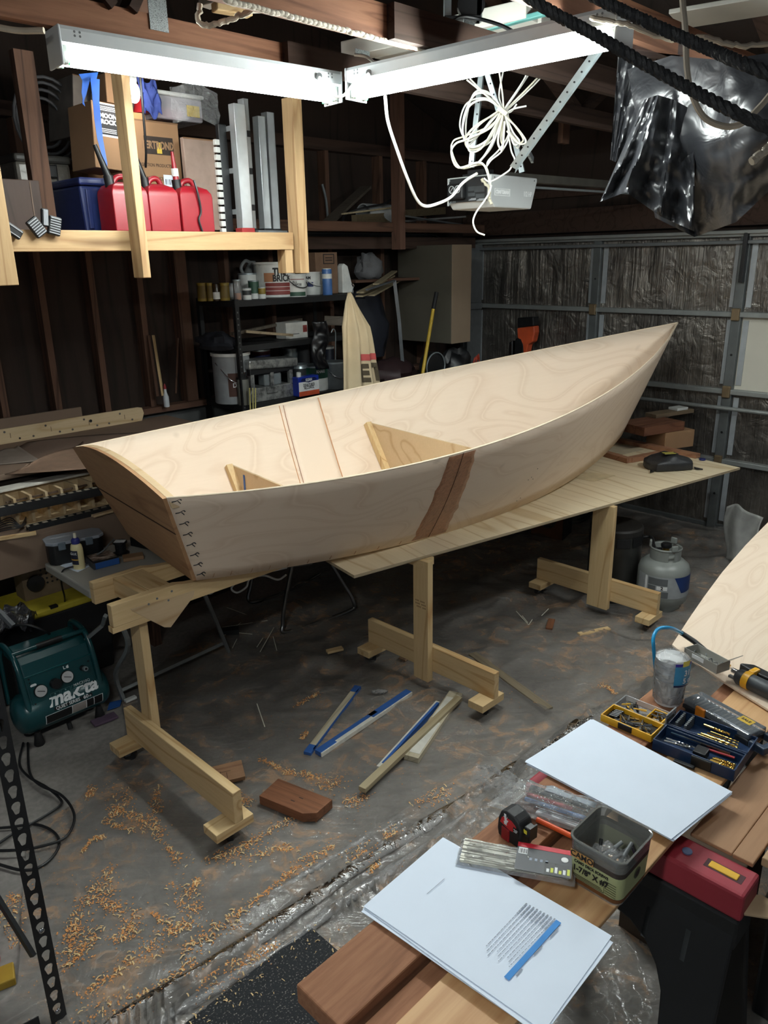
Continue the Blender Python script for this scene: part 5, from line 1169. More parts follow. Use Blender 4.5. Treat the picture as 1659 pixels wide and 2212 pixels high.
for i, (q0, q1, c0, c1, w_, h_, m_, la) in enumerate((((700, 488), (790, 405), 4.6, 4.85, .1, .02, GW, 'grey plank leaning up on the high shelf'), ((740, 462), (850, 448), 4.5, 4.55, .03, .012, SCR, 'pale strip lying under the white pipe on the high shelf'), ((765, 475), (860, 468), 4.5, 4.6, .05, .07, wood('tan_carton_board', (94, 82, 62), (76, 64, 48)), 'tan carton board on the high shelf under the white pipe'),
        ((868, 466), (1000, 486), 4.5, 4.55, .02, .014, GREYM, 'grey bar lying on the high shelf right of the post'), ((870, 478), (1005, 468), 4.6, 4.7, .02, .014, pm('pale_bar', (140, 140, 138), .5), 'pale bar crossing the grey bar on the high shelf'), ((868, 462), (960, 455), 4.8, 4.85, .03, .06, wood('tan_carton_board', (94, 82, 62), (76, 64, 48)), 'brown carton at the back of the high shelf'))):
    stick(la, pc(*q0, c0), pc(*q1, c1), w_, h_, m_, 'board' if h_ > .015 else 'strip', 'loose_board')
tag(MB().tube([pc(738, 488, 4.5), pc(748, 462, 4.52), pc(790, 448, 4.5), pc(830, 440, 4.5), pc(852, 425, 4.5)], .008, 8, sm=5).build('black_tube', BLACKP, sm=True), 'black tube draped across the white pipe', 'tube')
tag(MB().tube([pc(696, 398, 4.9), pc(704, 430, 4.88), pc(708, 470, 4.85)], .01, 8, sm=4).build('hanging_strip', GREYM, sm=True), 'grey strip hanging behind the high shelf left of the plank', 'strip')
# ================================================================ garage door opener and its cables
OA = 3.573; oc0 = toroom(pa(1060, 410, OA))[1]; oc1 = toroom(pa(968, 410, OA))[1]; oa1 = toroom(pc(1160, 405, oc0))[0]
OW, OD = oc1-oc0, oa1-OA
OG = pm('opener_grey', (190, 194, 194), .42, .1, .03, 5)
op = rthing('garage_door_opener', 'grey and black garage door opener hanging from the ceiling under a tangle of white cables', 'garage door opener', OA, oc0, 2.40)
MB().prism([(0, .165), (OD, .165), (OD, .145), (OD-.05, 0), (.04, 0), (0, .04)], 0, -OW, RX90).build('housing', OG, op, bev=.006)
MB().bx(-.006, 0, .02, OW-.01, .035, .158).build('end_panel', pm('opener_black', (26, 28, 30), .4), op, bev=.003)
MB().bx(-.008, .0, OW-.012, OW-.002, .02, .162).build('edge_flange', OG, op)
MB().bx(-.04, -.006, OW*.55, OW*.92, .05, .13).build('lamp_cover', BLACKP, op, bev=.008)
warn = pm('warning_print', (190, 194, 196), .5)
for y in (.80, .66):
    MB().tube([(-.0415, OW*y+.018*math.cos(k*PI/10), .10+.018*math.sin(k*PI/10)) for k in range(21)], .002, 6).build('warning_ring', warn, op)
    MB().bar((-.0415, OW*y-.012, .112), (-.0415, OW*y+.012, .088), .003, .001, (1, 0, 0)).build('warning_bar', warn, op)
for i, (y, z, w_, h_) in enumerate(((.42, .10, .05, .022), (.42, .07, .05, .016), (.24, .095, .07, .03), (.22, .06, .06, .02), (.40, .045, .05, .01), (.2, .04, .06, .01))):
    lo = MB().bx(-.0068, -.006, OW*y-w_/2, OW*y+w_/2, z-h_/2, z+h_/2).build('rating_label', pm('dull_grey_label', (62, 66, 68), .5), op)
    if i in (4, 5):
        b = MB(); [b.bx(-.0074, -.0068, OW*y-w_/2, OW*y+w_/2-.008*k, z-.004+.004*k, z-.0025+.004*k) for k in range(3)]; b.build('print_line', warn, op)
for k in range(4): MB().bx(-.008, -.006, OW*.80+.011*k, OW*.80+.011*k+.005, .03, .045).build('vent_slot', GREYM, op)
for y, z in ((.95, .03), (.12, .03), (.95, .15)): MB().cyl((-.008, OW*y, z), (-.004, OW*y, z), .006, 10).build('screw', GALV, op)
FM = lambda x, z: Matrix.Translation((x, -.0008, z)) @ RX90
fr = MB()
for q_ in ((.035, .175, .060, .0625), (.035, .175, .0935, .096), (.035, .0375, .060, .096), (.1725, .175, .060, .096)): fr.bx(q_[0], q_[1], -.0012, 0, q_[2], q_[3])
fr.build('name_frame', WHITEI, op); text('CRAFTSMAN', .027, WHITEI, op, FM(.105, .078), bold=.0008, sx=.78); text('1/2 HP', .036, WHITEI, op, FM(OD-.09, .076), bold=.0008, sx=.8)
for x in (.03, OD-.03): MB().cyl((x, .001, .15), (x, -.003, .15), .004, 8).build('screw', GREYM, op)
MB().bx(.03, .16, .08, .22, .165, .18).build('top_bracket', BLACKM, op, bev=.003)
for k in range(5): MB().bx(.05+.02*k, .06+.02*k, .09, .2, .18, .2).build('top_rib', BLACKM, op)
rl = MB(); p0 = rm(OA+.3, oc0+.12, 2.575); p1 = rm(6.1, oc0+.12, 2.60)
rl.bar(p0, p1, .05, .045); tag(rl.build('opener_rail', pm('dusty_rail', (88, 86, 80), .45, .5, .2, 12)), 'dark square opener rail running to the garage door', 'rail')
for dz in (-.028,): tag(MB().bar(p0+Vector((.02, 0, dz-.02)), p1+Vector((.02, 0, dz-.02)), .012, .012).build('chain_rod', GALV), 'thin rod running along under the opener rail', 'rod')
PERF = GALV
def perf(label, p0, p1, w_=.032):
    p0, p1 = Vector(p0), Vector(p1); d = p1-p0; L = d.length; side_ = Vector((1, -.35, 0))
    M = basis(p0, d, side_); t = thing('hanger_strap', label, 'hanger', M=M)
    MB().bx(0, L, -w_/2, w_/2, -.001, .001).bx(0, L, w_/2-.002, w_/2, -.03, .0).build('angle', PERF, t)
    n_ = int(L/.055)
    for k in range(n_): x = .03+.055*k; MB().cyl((x, 0, .0009), (x, 0, .0016), .005, 8).build('hole', BLACKP, t)
    for k in range(n_): 
        x = .03+.055*k; MB().cyl((x, 0, -.0016), (x, 0, -.0009), .005, 8).build('hole', BLACKP, t)
    return t
perf('punched metal strap holding the left of the opener, behind the cables', pyy(1018, 362, 4.35), pyy(1040, 160, 4.35))
perf('short punched metal strap slanting under the right light', pyy(1078, 240, 4.55), pyy(1050, 150, 4.55))
perf('long punched metal brace slanting up to the right from the opener', pyy(1108, 362, 4.25), pyy(1296, 100, 3.75), .036)
perf('short punched metal strap at the top of the opener rail', pyy(1128, 372, 4.5), pyy(1112, 300, 4.5))
br = perf('thin strut from the long brace to the opener rail', pyy(1130, 315, 4.3), pyy(1150, 352, 4.5), .012)
def cable(name, label, pts, r, mat=WIRE, sm=7, n=8, y=None, rough=0):
    P = []
    for q in pts:
        if isinstance(q, Vector): P.append(q)
        elif len(q) == 3: P.append(pyy(*q))
        else: P.append(pyy(q[0], q[1], y))
    P = smooth_path(P, sm)
    if rough: P = [p+Vector((noise.noise(p*60), noise.noise(p*60+Vector((5, 0, 0))), noise.noise(p*60+Vector((0, 9, 0)))))*rough for p in P]
    return tag(MB().tube(P, r, n, rf=(lambda t: r*(1+.35*noise.noise(Vector((t*60, 2, r*900))))) if rough else None).build(name, mat, sm=True), label, 'cable')
wires = [
 [(1060, 395), (1040, 352), (990, 362), (975, 330), (985, 310), (1010, 300), (1060, 275), (1083, 240)],
 [(1085, 236), (1050, 215), (1015, 228), (1000, 270), (1003, 300), (1020, 318), (1055, 300), (1080, 255)],
 [(1085, 236), (1060, 205), (1025, 205), (1003, 250), (1000, 290), (1012, 305), (1045, 280), (1078, 242)],
 [(1082, 240), (1030, 270), (1005, 300), (1015, 322), (1045, 315), (1070, 280), (1085, 250)],
 [(1083, 240), (1066, 300), (1040, 345), (1020, 358)],
 [(1086, 238), (1074, 285), (1060, 320), (1030, 355)],
 [(1088, 240), (1076, 300), (1080, 320), (1086, 318), (1090, 262)],
 [(1090, 245), (1100, 290), (1085, 325), (1062, 345), (1052, 358)],
 [(1090, 245), (1108, 285), (1122, 305), (1110, 312), (1098, 275)],
 [(1092, 248), (1112, 272), (1130, 300), (1120, 308), (1100, 285)],
 [(1094, 250), (1103, 320), (1112, 345), (1105, 360), (1095, 372), (1060, 392), (1045, 385)],
 [(1087, 236), (1078, 205), (1088, 150)], [(1088, 236), (1085, 200), (1078, 152)],
 [(1089, 236), (1130, 175), (1145, 140)], [(1090, 237), (1135, 172), (1157, 136)], [(1092, 238), (1150, 180), (1195, 130)], [(1092, 240), (1155, 182), (1199, 130)],
 [(1084, 234), (1045, 200), (1015, 170)], [(1083, 236), (1050, 206), (1008, 172)],
 [(1090, 246), (1110, 235), (1137, 229)], [(1090, 246), (1105, 240), (1116, 225)],
]
wires += [[(x+7*math.sin(i*2.1+j), y+6*math.cos(i*1.3+j*.7)) for j, (x, y) in enumerate(wv)] for i, wv in enumerate(wires[:10])]
for i, wv in enumerate(wires):
    y0 = 4.22+.012*(i % 6)
    cable('power_cable', 'loop of white cable in the bundle tied above the opener', wv, .0052 if i < 7 else .0042, WIRE if i % 3 else pm('cream_cable', (226, 222, 204), .5), y=y0)['group'] = 'white cables tied above the opener'
tag(MB().tube([pyy(1076+1.2*k, 232+1.0*k, 4.19) for k in range(16)], .012, 8).build('cable_tie_wrap', pm('cream_cable', (226, 222, 204), .5)), 'cream wrap tying the white cables together above the opener', 'cable tie')
cable('hanging_cable', 'cream cable hanging below the opener with a curled end', [(1062, 400), (1055, 420), (1042, 440), (1028, 460), (1022, 480), (1030, 500), (1047, 508)], .0045, y=4.28)
cable('knotted_string', 'knotted dusty cord hanging at the opener corner', [(1040, 385), (1050, 398), (1058, 408), (1056, 425), (1062, 440)], .008, pm('dusty_cord', (176, 170, 150), .8), y=4.30, rough=.006)
cable('drooping_cable', 'white cable drooping from the light fixtures down to the opener', [(832, 208, 3.72), (838, 262, 3.8), (858, 325, 3.9), (880, 385, 4.0), (900, 430, 4.1), (918, 445, 4.15), (945, 440, 4.15), (975, 425, 4.2), (1000, 395, 4.22), (1030, 375, 4.3)], .0075)
cable('link_cable', 'white cord linking the two light fixtures', [(690, 167, 3.50), (703, 185, 3.55), (722, 207, 3.6), (742, 206, 3.6), (760, 186, 3.6), (796, 160, 3.5)], .006)
for px, py, y in ((690, 165, 3.58), (797, 158, 3.52), (1277, 40, 2.90)): tag(MB().cyl(pyy(px, py, y)+Vector((0, .004, 0)), pyy(px, py, y)-Vector((0, .012, 0)), .012, 16).build('cord_grommet', GREYM), {690: 'grey cord grommet at the right end of the left light', 797: 'grey cord grommet at the left end of the right light', 1277: 'grey cord grommet at the right end of the right light'}[px], 'grommet')
cable('foamed_cable', 'cable crusted with dried foam running off the right light', [(1277, 40, 2.86), (1320, 46, 2.8), (1360, 56, 2.75), (1440, 84, 2.7), (1520, 82, 2.6), (1590, 98, 2.6), (1670, 94, 2.6)], .008, pm('crusty_cable', (188, 178, 160), .8), rough=.008)
cable('beige_cable', 'beige cable hanging in a deep loop before the black sheeting', [(1472, -150, 2.25), (1474, -10, 2.2), (1480, 60, 2.2), (1484, 150, 2.2), (1495, 205, 2.2), (1520, 252, 2.2), (1560, 272, 2.2), (1600, 268, 2.2), (1640, 232, 2.2), (1675, 190, 2.2), (1780, 60, 2.2), (1850, -120, 2.2)], .008, pm('beige_cable_m', (190, 178, 158), .6))
cable('cable_end', 'thick pale cable end at the right edge of the picture', [(1900, 130, 2.05), (1780, 240, 2.0), (1685, 300, 2.0), (1660, 318, 2.0), (1640, 335, 2.0), (1624, 350, 2.0)], .010, pm('beige_cable_m', (190, 178, 158), .6), rough=.004)
cable('left_cable', 'pale cable along the joist at the upper left', [(-10, 58, 2.85), (40, 66, 2.85), (95, 66, 2.85)], .010, pm('beige_cable_m', (190, 178, 158), .6))
cable('foamed_wire', 'grey wire with dried foam hanging between the joists', [(432, 8, 2.9), (432, 46, 2.9), (450, 54, 2.9), (480, 50, 2.9), (510, 36, 2.9), (545, 22, 2.9), (575, 20, 3.0)], .009, pm('crusty_cable', (188, 178, 160), .8), rough=.010)
cable('black_cable', 'black cable arching over the right light', [(978, 45, 3.5), (1000, 36, 3.5), (1040, 42, 3.5), (1080, 54, 3.4), (1105, 66, 3.35)], .007, BLACKP)
cable('feed_cable', 'thin cream cord behind the left end of the right light', [(765, 118, 3.75), (790, 122, 3.75), (808, 136, 3.72), (815, 150, 3.70)], .006)
# dried foam crust under the upper joist
fm = MB()
for k in range(46):
    t_ = k/45; p = toroom(pc(lerp(488, 945, t_), lerp(4, 101, t_), 2.26)); q = rm(p[0]+.01*noise.noise(Vector((k, 0, 0))), 2.245, 2.905+.006*noise.noise(Vector((k*1.7, 1, 0))))
    fm.sphere(q, (.022, .012, .009), RM, 8)
tag(fm.build('dried_foam', pm('dried_foam_white', (214, 206, 190), .85, 0, .1, 40, .4), sm=True), 'strip of dried pale foam along the bottom of the upper joist', 'foam')
# two black ropes across the upper right
ROPE = NT('black_rope'); ROPE.b.inputs['Base Color'].default_value = rgb(26, 27, 29); ROPE.b.inputs['Roughness'].default_value = .7
ROPE.bump(ROPE.noise(ROPE.coord('Object', (120, 120, 120)), 1, 3), .8, .004)
for la, q in (('lower black rope crossing the right light', [(900, -190, 1.5), (1140, -8, 1.3), (1290, 78, 1.25), (1450, 170, 1.2), (1680, 286, 1.1), (2300, 560, .95)]), ('upper black rope in the top right corner', [(1000, -170, 1.5), (1262, -20, 1.3), (1400, 48, 1.25), (1530, 105, 1.2), (1680, 166, 1.1), (2300, 400, .95)])):
    P = smooth_path([pyy(*k) for k in q], 30); b = MB()
    for s in range(3):
        R = []
        for i, p in enumerate(P):
            d = (P[min(i+1, len(P)-1)]-P[max(i-1, 0)]).normalized(); x, y, _ = frame(d); a = i*.9+s*2*PI/3; R.append(p+(x*math.cos(a)+y*math.sin(a))*.0042)
        b.tube(R, .0048, 6)
    tag(b.build('rope', ROPE.m, sm=True), la, 'rope')
# black sheeting hanging at the right
BF = NT('black_sheeting_film'); BF.b.inputs['Base Color'].default_value = rgb(34, 35, 38); BF.b.inputs['Roughness'].default_value = .34; BF.b.inputs['Specular IOR Level'].default_value = .7
BF.bump(BF.noise(BF.coord('Object', (1, 1, 1)), 8, 3, .5, 1.0), .3, .03)
bs = thing('black_sheeting', 'glossy black plastic sheeting hanging from the rafters at the right', 'plastic sheet', pyy(1450, 110, 3.4))
def curve(pts, u):
    k = u*(len(pts)-1); i = min(int(k), len(pts)-2); f = k-i; f = f*f*(3-2*f)*.5+f*.5
    return [lerp(a, b, f) for a, b in zip(pts[i], pts[i+1])]
def drape(top, bot, fold, seed, bulge=0):
    def fn(u, v):
        (x0, y0, d0), (x1, y1, d1) = curve(top, u), curve(bot, u)
        x, y, d = lerp(x0, x1, v), lerp(y0, y1, v), lerp(d0, d1, v)
        d += fold*(math.sin(u*21+seed+v*2)*.5+noise.noise(Vector((u*7, v*3, seed)))+.6*noise.noise(Vector((u*15, v*9, seed+4))))*(.25+.75*v) - bulge*math.sin(PI*v)
        return pyy(x, y, d)
    return fn
MB().grid(drape([(1392, 215, 3.3), (1420, 205, 3.25), (1455, 215, 3.3), (1500, 240, 3.3)], [(1296, 436, 3.4), (1352, 415, 3.3), (1428, 468, 3.35), (1500, 500, 3.35)], .06, 2), 46, 40).build('front_fold', BF.m, bs, world=True, sm=True)
MB().grid(drape([(1355, 150, 3.55), (1450, 120, 3.4), (1560, 130, 3.2), (1690, 110, 3.1), (1950, 80, 2.8), (2200, 60, 2.6)], [(1415, 470, 3.5), (1500, 512, 3.45), (1590, 480, 3.3), (1690, 385, 3.1), (1950, 350, 2.8), (2200, 330, 2.6)], .05, 7, .1), 80, 40).build('main_drape', BF.m, bs, world=True, sm=True)
MB().grid(drape([(1335, 120, 3.6), (1380, 110, 3.6), (1430, 150, 3.5)], [(1318, 345, 3.75), (1330, 350, 3.7), (1370, 300, 3.6)], .04, 11), 24, 24).build('left_flap', BF.m, bs, world=True, sm=True)
# lengths of white trim, teal strip and bits lying over the joists
VIN = pm('white_vinyl', (168, 166, 158), .5, 0, .05, 4)
def over(name, label, cat, q0, q1, z, w_, h_, mat): return tag(MB().bar(pz(*q0, z), pz(*q1, z), w_, h_).build(name, mat, bev=.004), label, cat)
over('vinyl_trim', 'long white vinyl gutter length lying over the joists, left of the right light', 'trim length', (752, 112), (1150, 24), 3.10, .11, .07, VIN)
over('vinyl_trim', 'white vinyl length under the teal strip above the right light', 'trim length', (820, 118), (1180, 40), 3.16, .09, .05, VIN)
over('teal_strip', 'teal painted strip lying over the joists above the right light', 'strip', (900, 103), (1200, 22), 3.07, .03, .02, pm('teal_paint', (66, 116, 112), .6))
over('vinyl_panel', 'white panel edge resting on the rafters in the top right corner', 'panel', (1460, 42), (1690, 4), 3.2, .3, .02, VIN)
over('white_tube', 'white tube over the joist at the upper left', 'tube', (440, 2), (560, -30), 3.12, .06, .05, VIN)
over('tan_offcut', 'tan wooden offcut lying on the joist near the top edge', 'wood block', (462, 14), (540, 28), 3.03, .05, .03, PINE['X'])
t = thing('pulley', 'black pulley bracket bolted above the upper joist', 'pulley', pyy(985, 30, 3.6)); 
MB().cyl((.06, -.02, .03), (.06, .02, .03), .055, 24).build('wheel', BLACKP, t, sm=True); MB().bx(-.05, .10, -.03, .03, -.03, -.012).build('plate', BLACKM, t, bev=.003); MB().bx(-.05, -.02, -.02, .02, -.03, .08).build('post', GALV, t, bev=.003); MB().bx(.08, .105, -.02, .02, -.03, .08).build('post', GALV, t, bev=.003)
over('rafter_bracket', 'dark timber block behind the right end of the right light', 'timber block', (1345, 78), (1462, 92), 2.96, .09, .11, wood('sooty_block', (72, 56, 50), (50, 38, 34)))
# ================================================================ foreground bench: sawhorse, boards and the clutter on them
SR = pm('sawhorse_red', (150, 44, 56), .55, 0, .05, 12, .08); SBK = pm('sawhorse_black', (22, 24, 26), .55, 0, .1, 16)
def sawhorse(label, a, c0, c1):
    t = rthing('sawhorse', label, 'sawhorse', a, c0, 0); W = c1-c0
    MB().bx(-.05, .05, 0, W, .685, .76).build('top_rail', SR, t, bev=.008)
    MB().bx(-.052, .052, .004, W-.004, .60, .684).build('body', SBK, t, bev=.006)
    for s in (-1, 1):
        # arched leg panel, splayed along the boards
        pts = [(0.01, .68), (W-.01, .68), (W, .0), (W-.09, .0), (W-.13, .36)] + [(W/2+(W/2-.13)*math.cos(k*PI/10), .36+.19*math.sin(k*PI/10)) for k in range(1, 10)] + [(.13, .36), (.09, .0), (0, .0)]
        lean = Matrix(((0, 0, 1, 0), (1, 0, 0, 0), (0, 1, 0, 0), (0, 0, 0, 1)))
        sh_ = Matrix.Identity(4); sh_[0][2] = -s*.26
        MB().prism(pts, -.012, .012, Matrix.Translation((s*(.03+.26*.68), 0, 0)) @ sh_ @ lean).build('leg_panel', SBK, t, bev=.005)
        for y in (.1, .2): MB().bx(-.012, .014, y*1.0, y+.012, .52, .60, M=Matrix.Translation((s*(.03+.26*.68), 0, 0)) @ sh_).build('slot_edge', pm('worn_black_edge', (84, 88, 90), .5), t)
    MB().bar((-.13, .10, .18), (.13, .10, .18), .02, .008).build('brace', GREYM, t); MB().bar((-.16, .14, .05), (.02, .06, .36), .018, .006).build('brace', GREYM, t)
    MB().cyl((-.0, .155, .755), (0, .155, .7635), .012, 16).build('screw_cover', pm('blue_grey_cap', (84, 100, 134), .5), t)
    MB().bx(-.016, .016, .02, .11, .758, .7606).build('slot_recess', pm('dark_red_recess', (60, 12, 22), .6), t, bev=.006)
    MB().bx(-.011, .011, .032, .10, .7585, .7635).build('yellow_latch', pm('yellow_latch_plastic', (230, 180, 50), .45), t, bev=.009, seg=3)
    return t
sawhorse('red topped black sawhorse under the near papers and boards', 1.585, .405, 1.0)
sawhorse('red topped sawhorse hidden under the pale hull panel', 2.92, .30, .95)
LT = .81
def board(name, label, mat, a0, a1, c0, c1, z0, z1, cat='board', bev=.003): return tag(MB().bx(0, a1-a0, 0, c1-c0, z0, z1).build(name, mat, loc=rm(a0, c0, 0), rz=RZ, bev=bev), label, cat)
board('lumber', 'rough red timber plank nearest the camera, with its end under the blue lined paper', REDW['X'], .668, 2.16, .805, .935, .7615, LT, bev=.004)
board('lumber', 'lower red timber plank between the rough plank and the pale board', REDW['X'], .58, 2.5, .70, .795, .7615, .785)
board('pale_board', 'smooth pale tan board under the screw tub and drill set', wood('smooth_tan_board', (212, 170, 124), (186, 140, 96), 'X', 5, 5, .35, fibre=.35, rough=.5), .60, 2.62, .585, .745, .7865, .80)
BRN = wood('brown_panel', (168, 130, 98), (138, 100, 72), 'X', 6, 4, .5, fibre=.3)
board('panel', 'brown plywood panel resting behind the red sawhorse top', BRN, 1.640, 3.0, .475, .578, .7612, .772)
board('panel', 'second brown plywood panel right of the first behind the red sawhorse', BRN, 1.638, 3.0, .425, .4735, .7612, .774)
board('panel', 'narrow pale board at the right edge beyond the sawhorse latch', wood('pale_rail', (186, 158, 124), (150, 120, 88)), 1.66, 3.0, .365, .415, .7612, .785)
board('panel', 'dark red board at the far right edge below the drill set', REDW['X'], 1.7, 3.0, .27, .345, .7612, .785)
tag(MB().prism([(0, 0), (.05, .02), (.08, .07), (.02, .10), (-.01, .05)], 0, .004).build('paper_scrap', pm('tan_paper', (170, 146, 116), .8), loc=rm(1.63, .34, .70), rz=RZ+1.1), 'torn tan paper at the right end of the sawhorse top', 'paper')
# pale hull side panel lying over the boards
hp = [(1659, 1128), (1610, 1178), (1560, 1236), (1520, 1290), (1487, 1338), (1452, 1392), (1482, 1418), (1560, 1470), (1659, 1532)]
P = [pz(x, y, .8125) for x, y in hp]; far = [P[0]+rm(1.2, .12, 0), P[-1]+rm(1.6, -.5, 0)]
poly = P + [P[-1]+rm(1.2, -.55, 0), P[0]+rm(1.1, -.5, 0), P[0]+rm(1.0, .10, 0)]
c_ = sum(poly, Vector())/len(poly); mb = MB(); A = [mb.bm.verts.new(p-c_) for p in poly]; B = [mb.bm.verts.new(p-c_-Vector((0, 0, .0065))) for p in poly]
mb.face(A); mb.face(B[::-1])
for i in range(len(A)): j = (i+1) % len(A); mb.face([A[i], B[i], B[j], A[j]])
uvl = mb.bm.loops.layers.uv.verify()
for f in mb.bm.faces:
    for l in f.loops: r_ = toroom(l.vert.co); l[uvl].uv = (r_[0]+2, r_[1]*1.2+5)
tag(mb.build('hull_side_panel', HULL, loc=c_), 'large pale curved plywood hull panel lying at the right', 'plywood panel')
# ---- papers
def paper_stack(label, cn, z, n, seed, group=None):
    P = [pz(x, y, z) for x, y in cn]; c = sum(P, Vector())/4; t = thing('paper_stack', label, 'papers', M=basis(c, P[3]-P[0], P[1]-P[0])); Mi = WM[t.name].inverted(); L = [Mi @ p for p in P]
    rnd = random.Random(seed)
    for k in range(n):
        a = rnd.uniform(-.022, .022)*(k < n-1); ox, oy = rnd.uniform(-.008, .008)*(k < n-1), rnd.uniform(-.010, .004)*(k < n-1)
        def fn(u, v, k=k, a=a, ox=ox, oy=oy):
            p = L[0].lerp(L[1], u).lerp(L[3].lerp(L[2], u), v); x, y = p.x*math.cos(a)-p.y*math.sin(a)+ox, p.x*math.sin(a)+p.y*math.cos(a)+oy
            e = max(0, abs(v-.5)-.36)*2.0
            return Vector((x, y, -.0022*(n-1-k)-.010*e*e+.0015*noise.noise(Vector((u*2, v*2, seed)))))
        o = MB().grid(fn, 14, 14).build('sheet', PAPER, t); md = o.modifiers.new('solid', 'SOLIDIFY'); md.thickness = .0012
    return t
pz1 = .8215
ps1 = paper_stack('nearest stack of large paper sheets printed with a blue bar', [(785, 1957), (957, 1808), (1322, 2021), (1175, 2228)], pz1, 4, 3)
ps2 = paper_stack('far stack of blank white paper sheets behind the screw tub', [(1134, 1645), (1276, 1553), (1579, 1710), (1450, 1812)], pz1, 4, 5)
def strip_on(px0, px1, w_, z, mat, name, par):
    a, b = pz(*px0, z), pz(*px1, z); d = (b-a).normalized(); n = Vector((-d.y, d.x, 0))*w_/2; m = MB(); q = [a-n, b-n, b+n, a+n]
    m.poly([x for x in q]); return m.build(name, mat, par, world=True)
zz = pz1+.0022
strip_on((1094, 2114), (1207, 1990), .012, zz, pm('blue_print_bar', (66, 142, 214), .7), 'blue_bar', ps1)
GP = pm('grey_print_text', (150, 158, 172), .8)
tl = MB()
for k in range(9):
    r0 = (lerp(1138, 1199, k/8), lerp(1951, 1984, k/8)); a, b = pz(*r0, zz), pz(r0[0]-88-6*(k % 3), r0[1]+93+6*(k % 3), zz); d = b-a; n = Vector((-d.y, d.x, 0)).normalized()*.0008; rnd = random.Random(k); s = 0
    while s < 1:
        e = min(1, s+rnd.uniform(.02, .09)); wgt = 2.2 if s < .22 else 1; tl.poly([a+d*s-n*wgt, a+d*e-n*wgt, a+d*e+n*wgt, a+d*s+n*wgt]); s = e+(.006 if s < .22 else .012)
for (x0, y0, x1, y1, w_) in ((922, 1931, 960, 1898, .0012), (1188, 2025, 1206, 2005, .003), (1153, 2063, 1171, 2043, .003), (1115, 2108, 1128, 2093, .003)):
    a, b = pz(x0, y0, zz), pz(x1, y1, zz); d = b-a; n = Vector((-d.y, d.x, 0)).normalized()*w_/2; tl.poly([a-n, b-n, b+n, a+n])
o = tl.build('printed_text', GP, ps1, world=True)
# ---- screw tub
TA0, TA1, TC0, TC1 = 1.264, 1.408, .570, .706
tb = rthing('screw_tub', 'clear square tub with a pale green deck screw label', 'tub', (TA0+TA1)/2, (TC0+TC1)/2, .8005); X2, Y2, HH = (TA1-TA0)/2, (TC1-TC0)/2, .125
def rr(x, y, r, n=5): 
    out = []
    for cx_, cy_, a0 in ((x-r, y-r, 0), (-x+r, y-r, PI/2), (-x+r, -y+r, PI), (x-r, -y+r, 1.5*PI)):
        out += [(cx_+r*math.cos(a0+PI/2*k/n), cy_+r*math.sin(a0+PI/2*k/n)) for k in range(n+1)]
    return out
def shell(sec, mat, name, par, cap0=False, sm=True):
    mb = MB(); rings = [[mb.bm.verts.new((x, y, z)) for x, y in rr(X2*k, Y2*k, .022*min(1, k))] for k, z in sec]; n_ = len(rings[0])
    for a, b in zip(rings, rings[1:]):
        for i in range(n_): mb.face([a[i], a[(i+1) % n_], b[(i+1) % n_], b[i]])
    if cap0: mb.face(rings[0][::-1])
    return mb.build(name, mat, par, sm=sm)
TUBM = film('tub_plastic', (.92, .93, .86, 1), .17, .12, 6, .05)
o = shell([(.86, .002), (.88, .0), (.90, .004), (.975, HH*.8), (.985, HH*.97), (1.02, HH*.975), (1.02, HH), (.955, HH), (.945, HH*.96), (.86, .008)], TUBM, 'tub', tb, True)
GRN = pm('pale_green_label', (176, 182, 132), .5, 0, .03); BND = pm('brown_black_band', (58, 50, 44), .5)
shell([(.925, HH*.16), (.958, HH*.62)], GRN, 'label', tb); shell([(.959, HH*.62), (.974, HH*.80)], BND, 'label_band', tb); shell([(.90, HH*.05), (.924, HH*.15)], pm('rust_band', (120, 76, 40), .5), 'label_foot', tb)
def face_a(y, z, off): k = .925+.033*(z/HH-.16)/.46; return basis((-X2*k-off, y, z), (0, -1, 0), (-.05, 0, 1))
MB().bx(-.028, .028, -.0095, .0095, 0, .0006, M=face_a(Y2*.42, HH*.715, .0045)).build('brand_plate', pm('orange_tan_plate', (196, 142, 76), .5), tb)
text('CAMO', .021, INK, tb, face_a(Y2*.42, HH*.715, .0055), bold=.0004, sx=.9)
text('CAMO DECK SCREWS', .0105, INK, tb, face_a(Y2*.1, HH*.55, .0022), bold=.0002, sx=.8)
text('1-7/8" X #7', .021, INK, tb, face_a(Y2*.12, HH*.395, .0022), bold=.0006, sx=.86)
fl = MB()
for k in range(3): fl.bx(-.05, .028-.004*k, -.0008+.004*k, .0004+.004*k, 0, .0004, M=face_a(Y2*.02, HH*.20, .002))
for k in range(6): fl.bx(.03, .056, -.0006+.0065*k, .0004+.0065*k, 0, .0004, M=face_a(Y2*.02, HH*.22, .002))
fl.bx(.0275, .0282, 0, .036, 0, .0004, M=face_a(Y2*.02, HH*.2, .002)); fl.build('fine_print', INK, tb)
k_ = .945; MB().lathe([(.0001, 0), (.014, 0)], 18, M=basis((X2*.05, -Y2*k_-.0012, HH*.45), (1, 0, 0), (0, -.05, 1)), cap=False).build('emblem', pm('grey_green_seal', (96, 100, 78), .6), tb)
MB().lathe([(.0001, .0), (.009, .0)], 16, M=basis((X2*.05, -Y2*k_-.0016, HH*.45), (1, 0, 0), (0, -.05, 1)), cap=False).build('emblem_core', BND, tb)
bg = MB(); bmesh.ops.create_icosphere(bg.bm, subdivisions=4, radius=1)
for v in bg.bm.verts: n_ = 1+.35*noise.noise(v.co*2.2+Vector((3, 0, 0)))+.2*abs(noise.noise(v.co*6)); v.co = Vector((v.co.x*.04*n_, v.co.y*.045*n_, max(-.6, v.co.z)*.03*n_+.045))
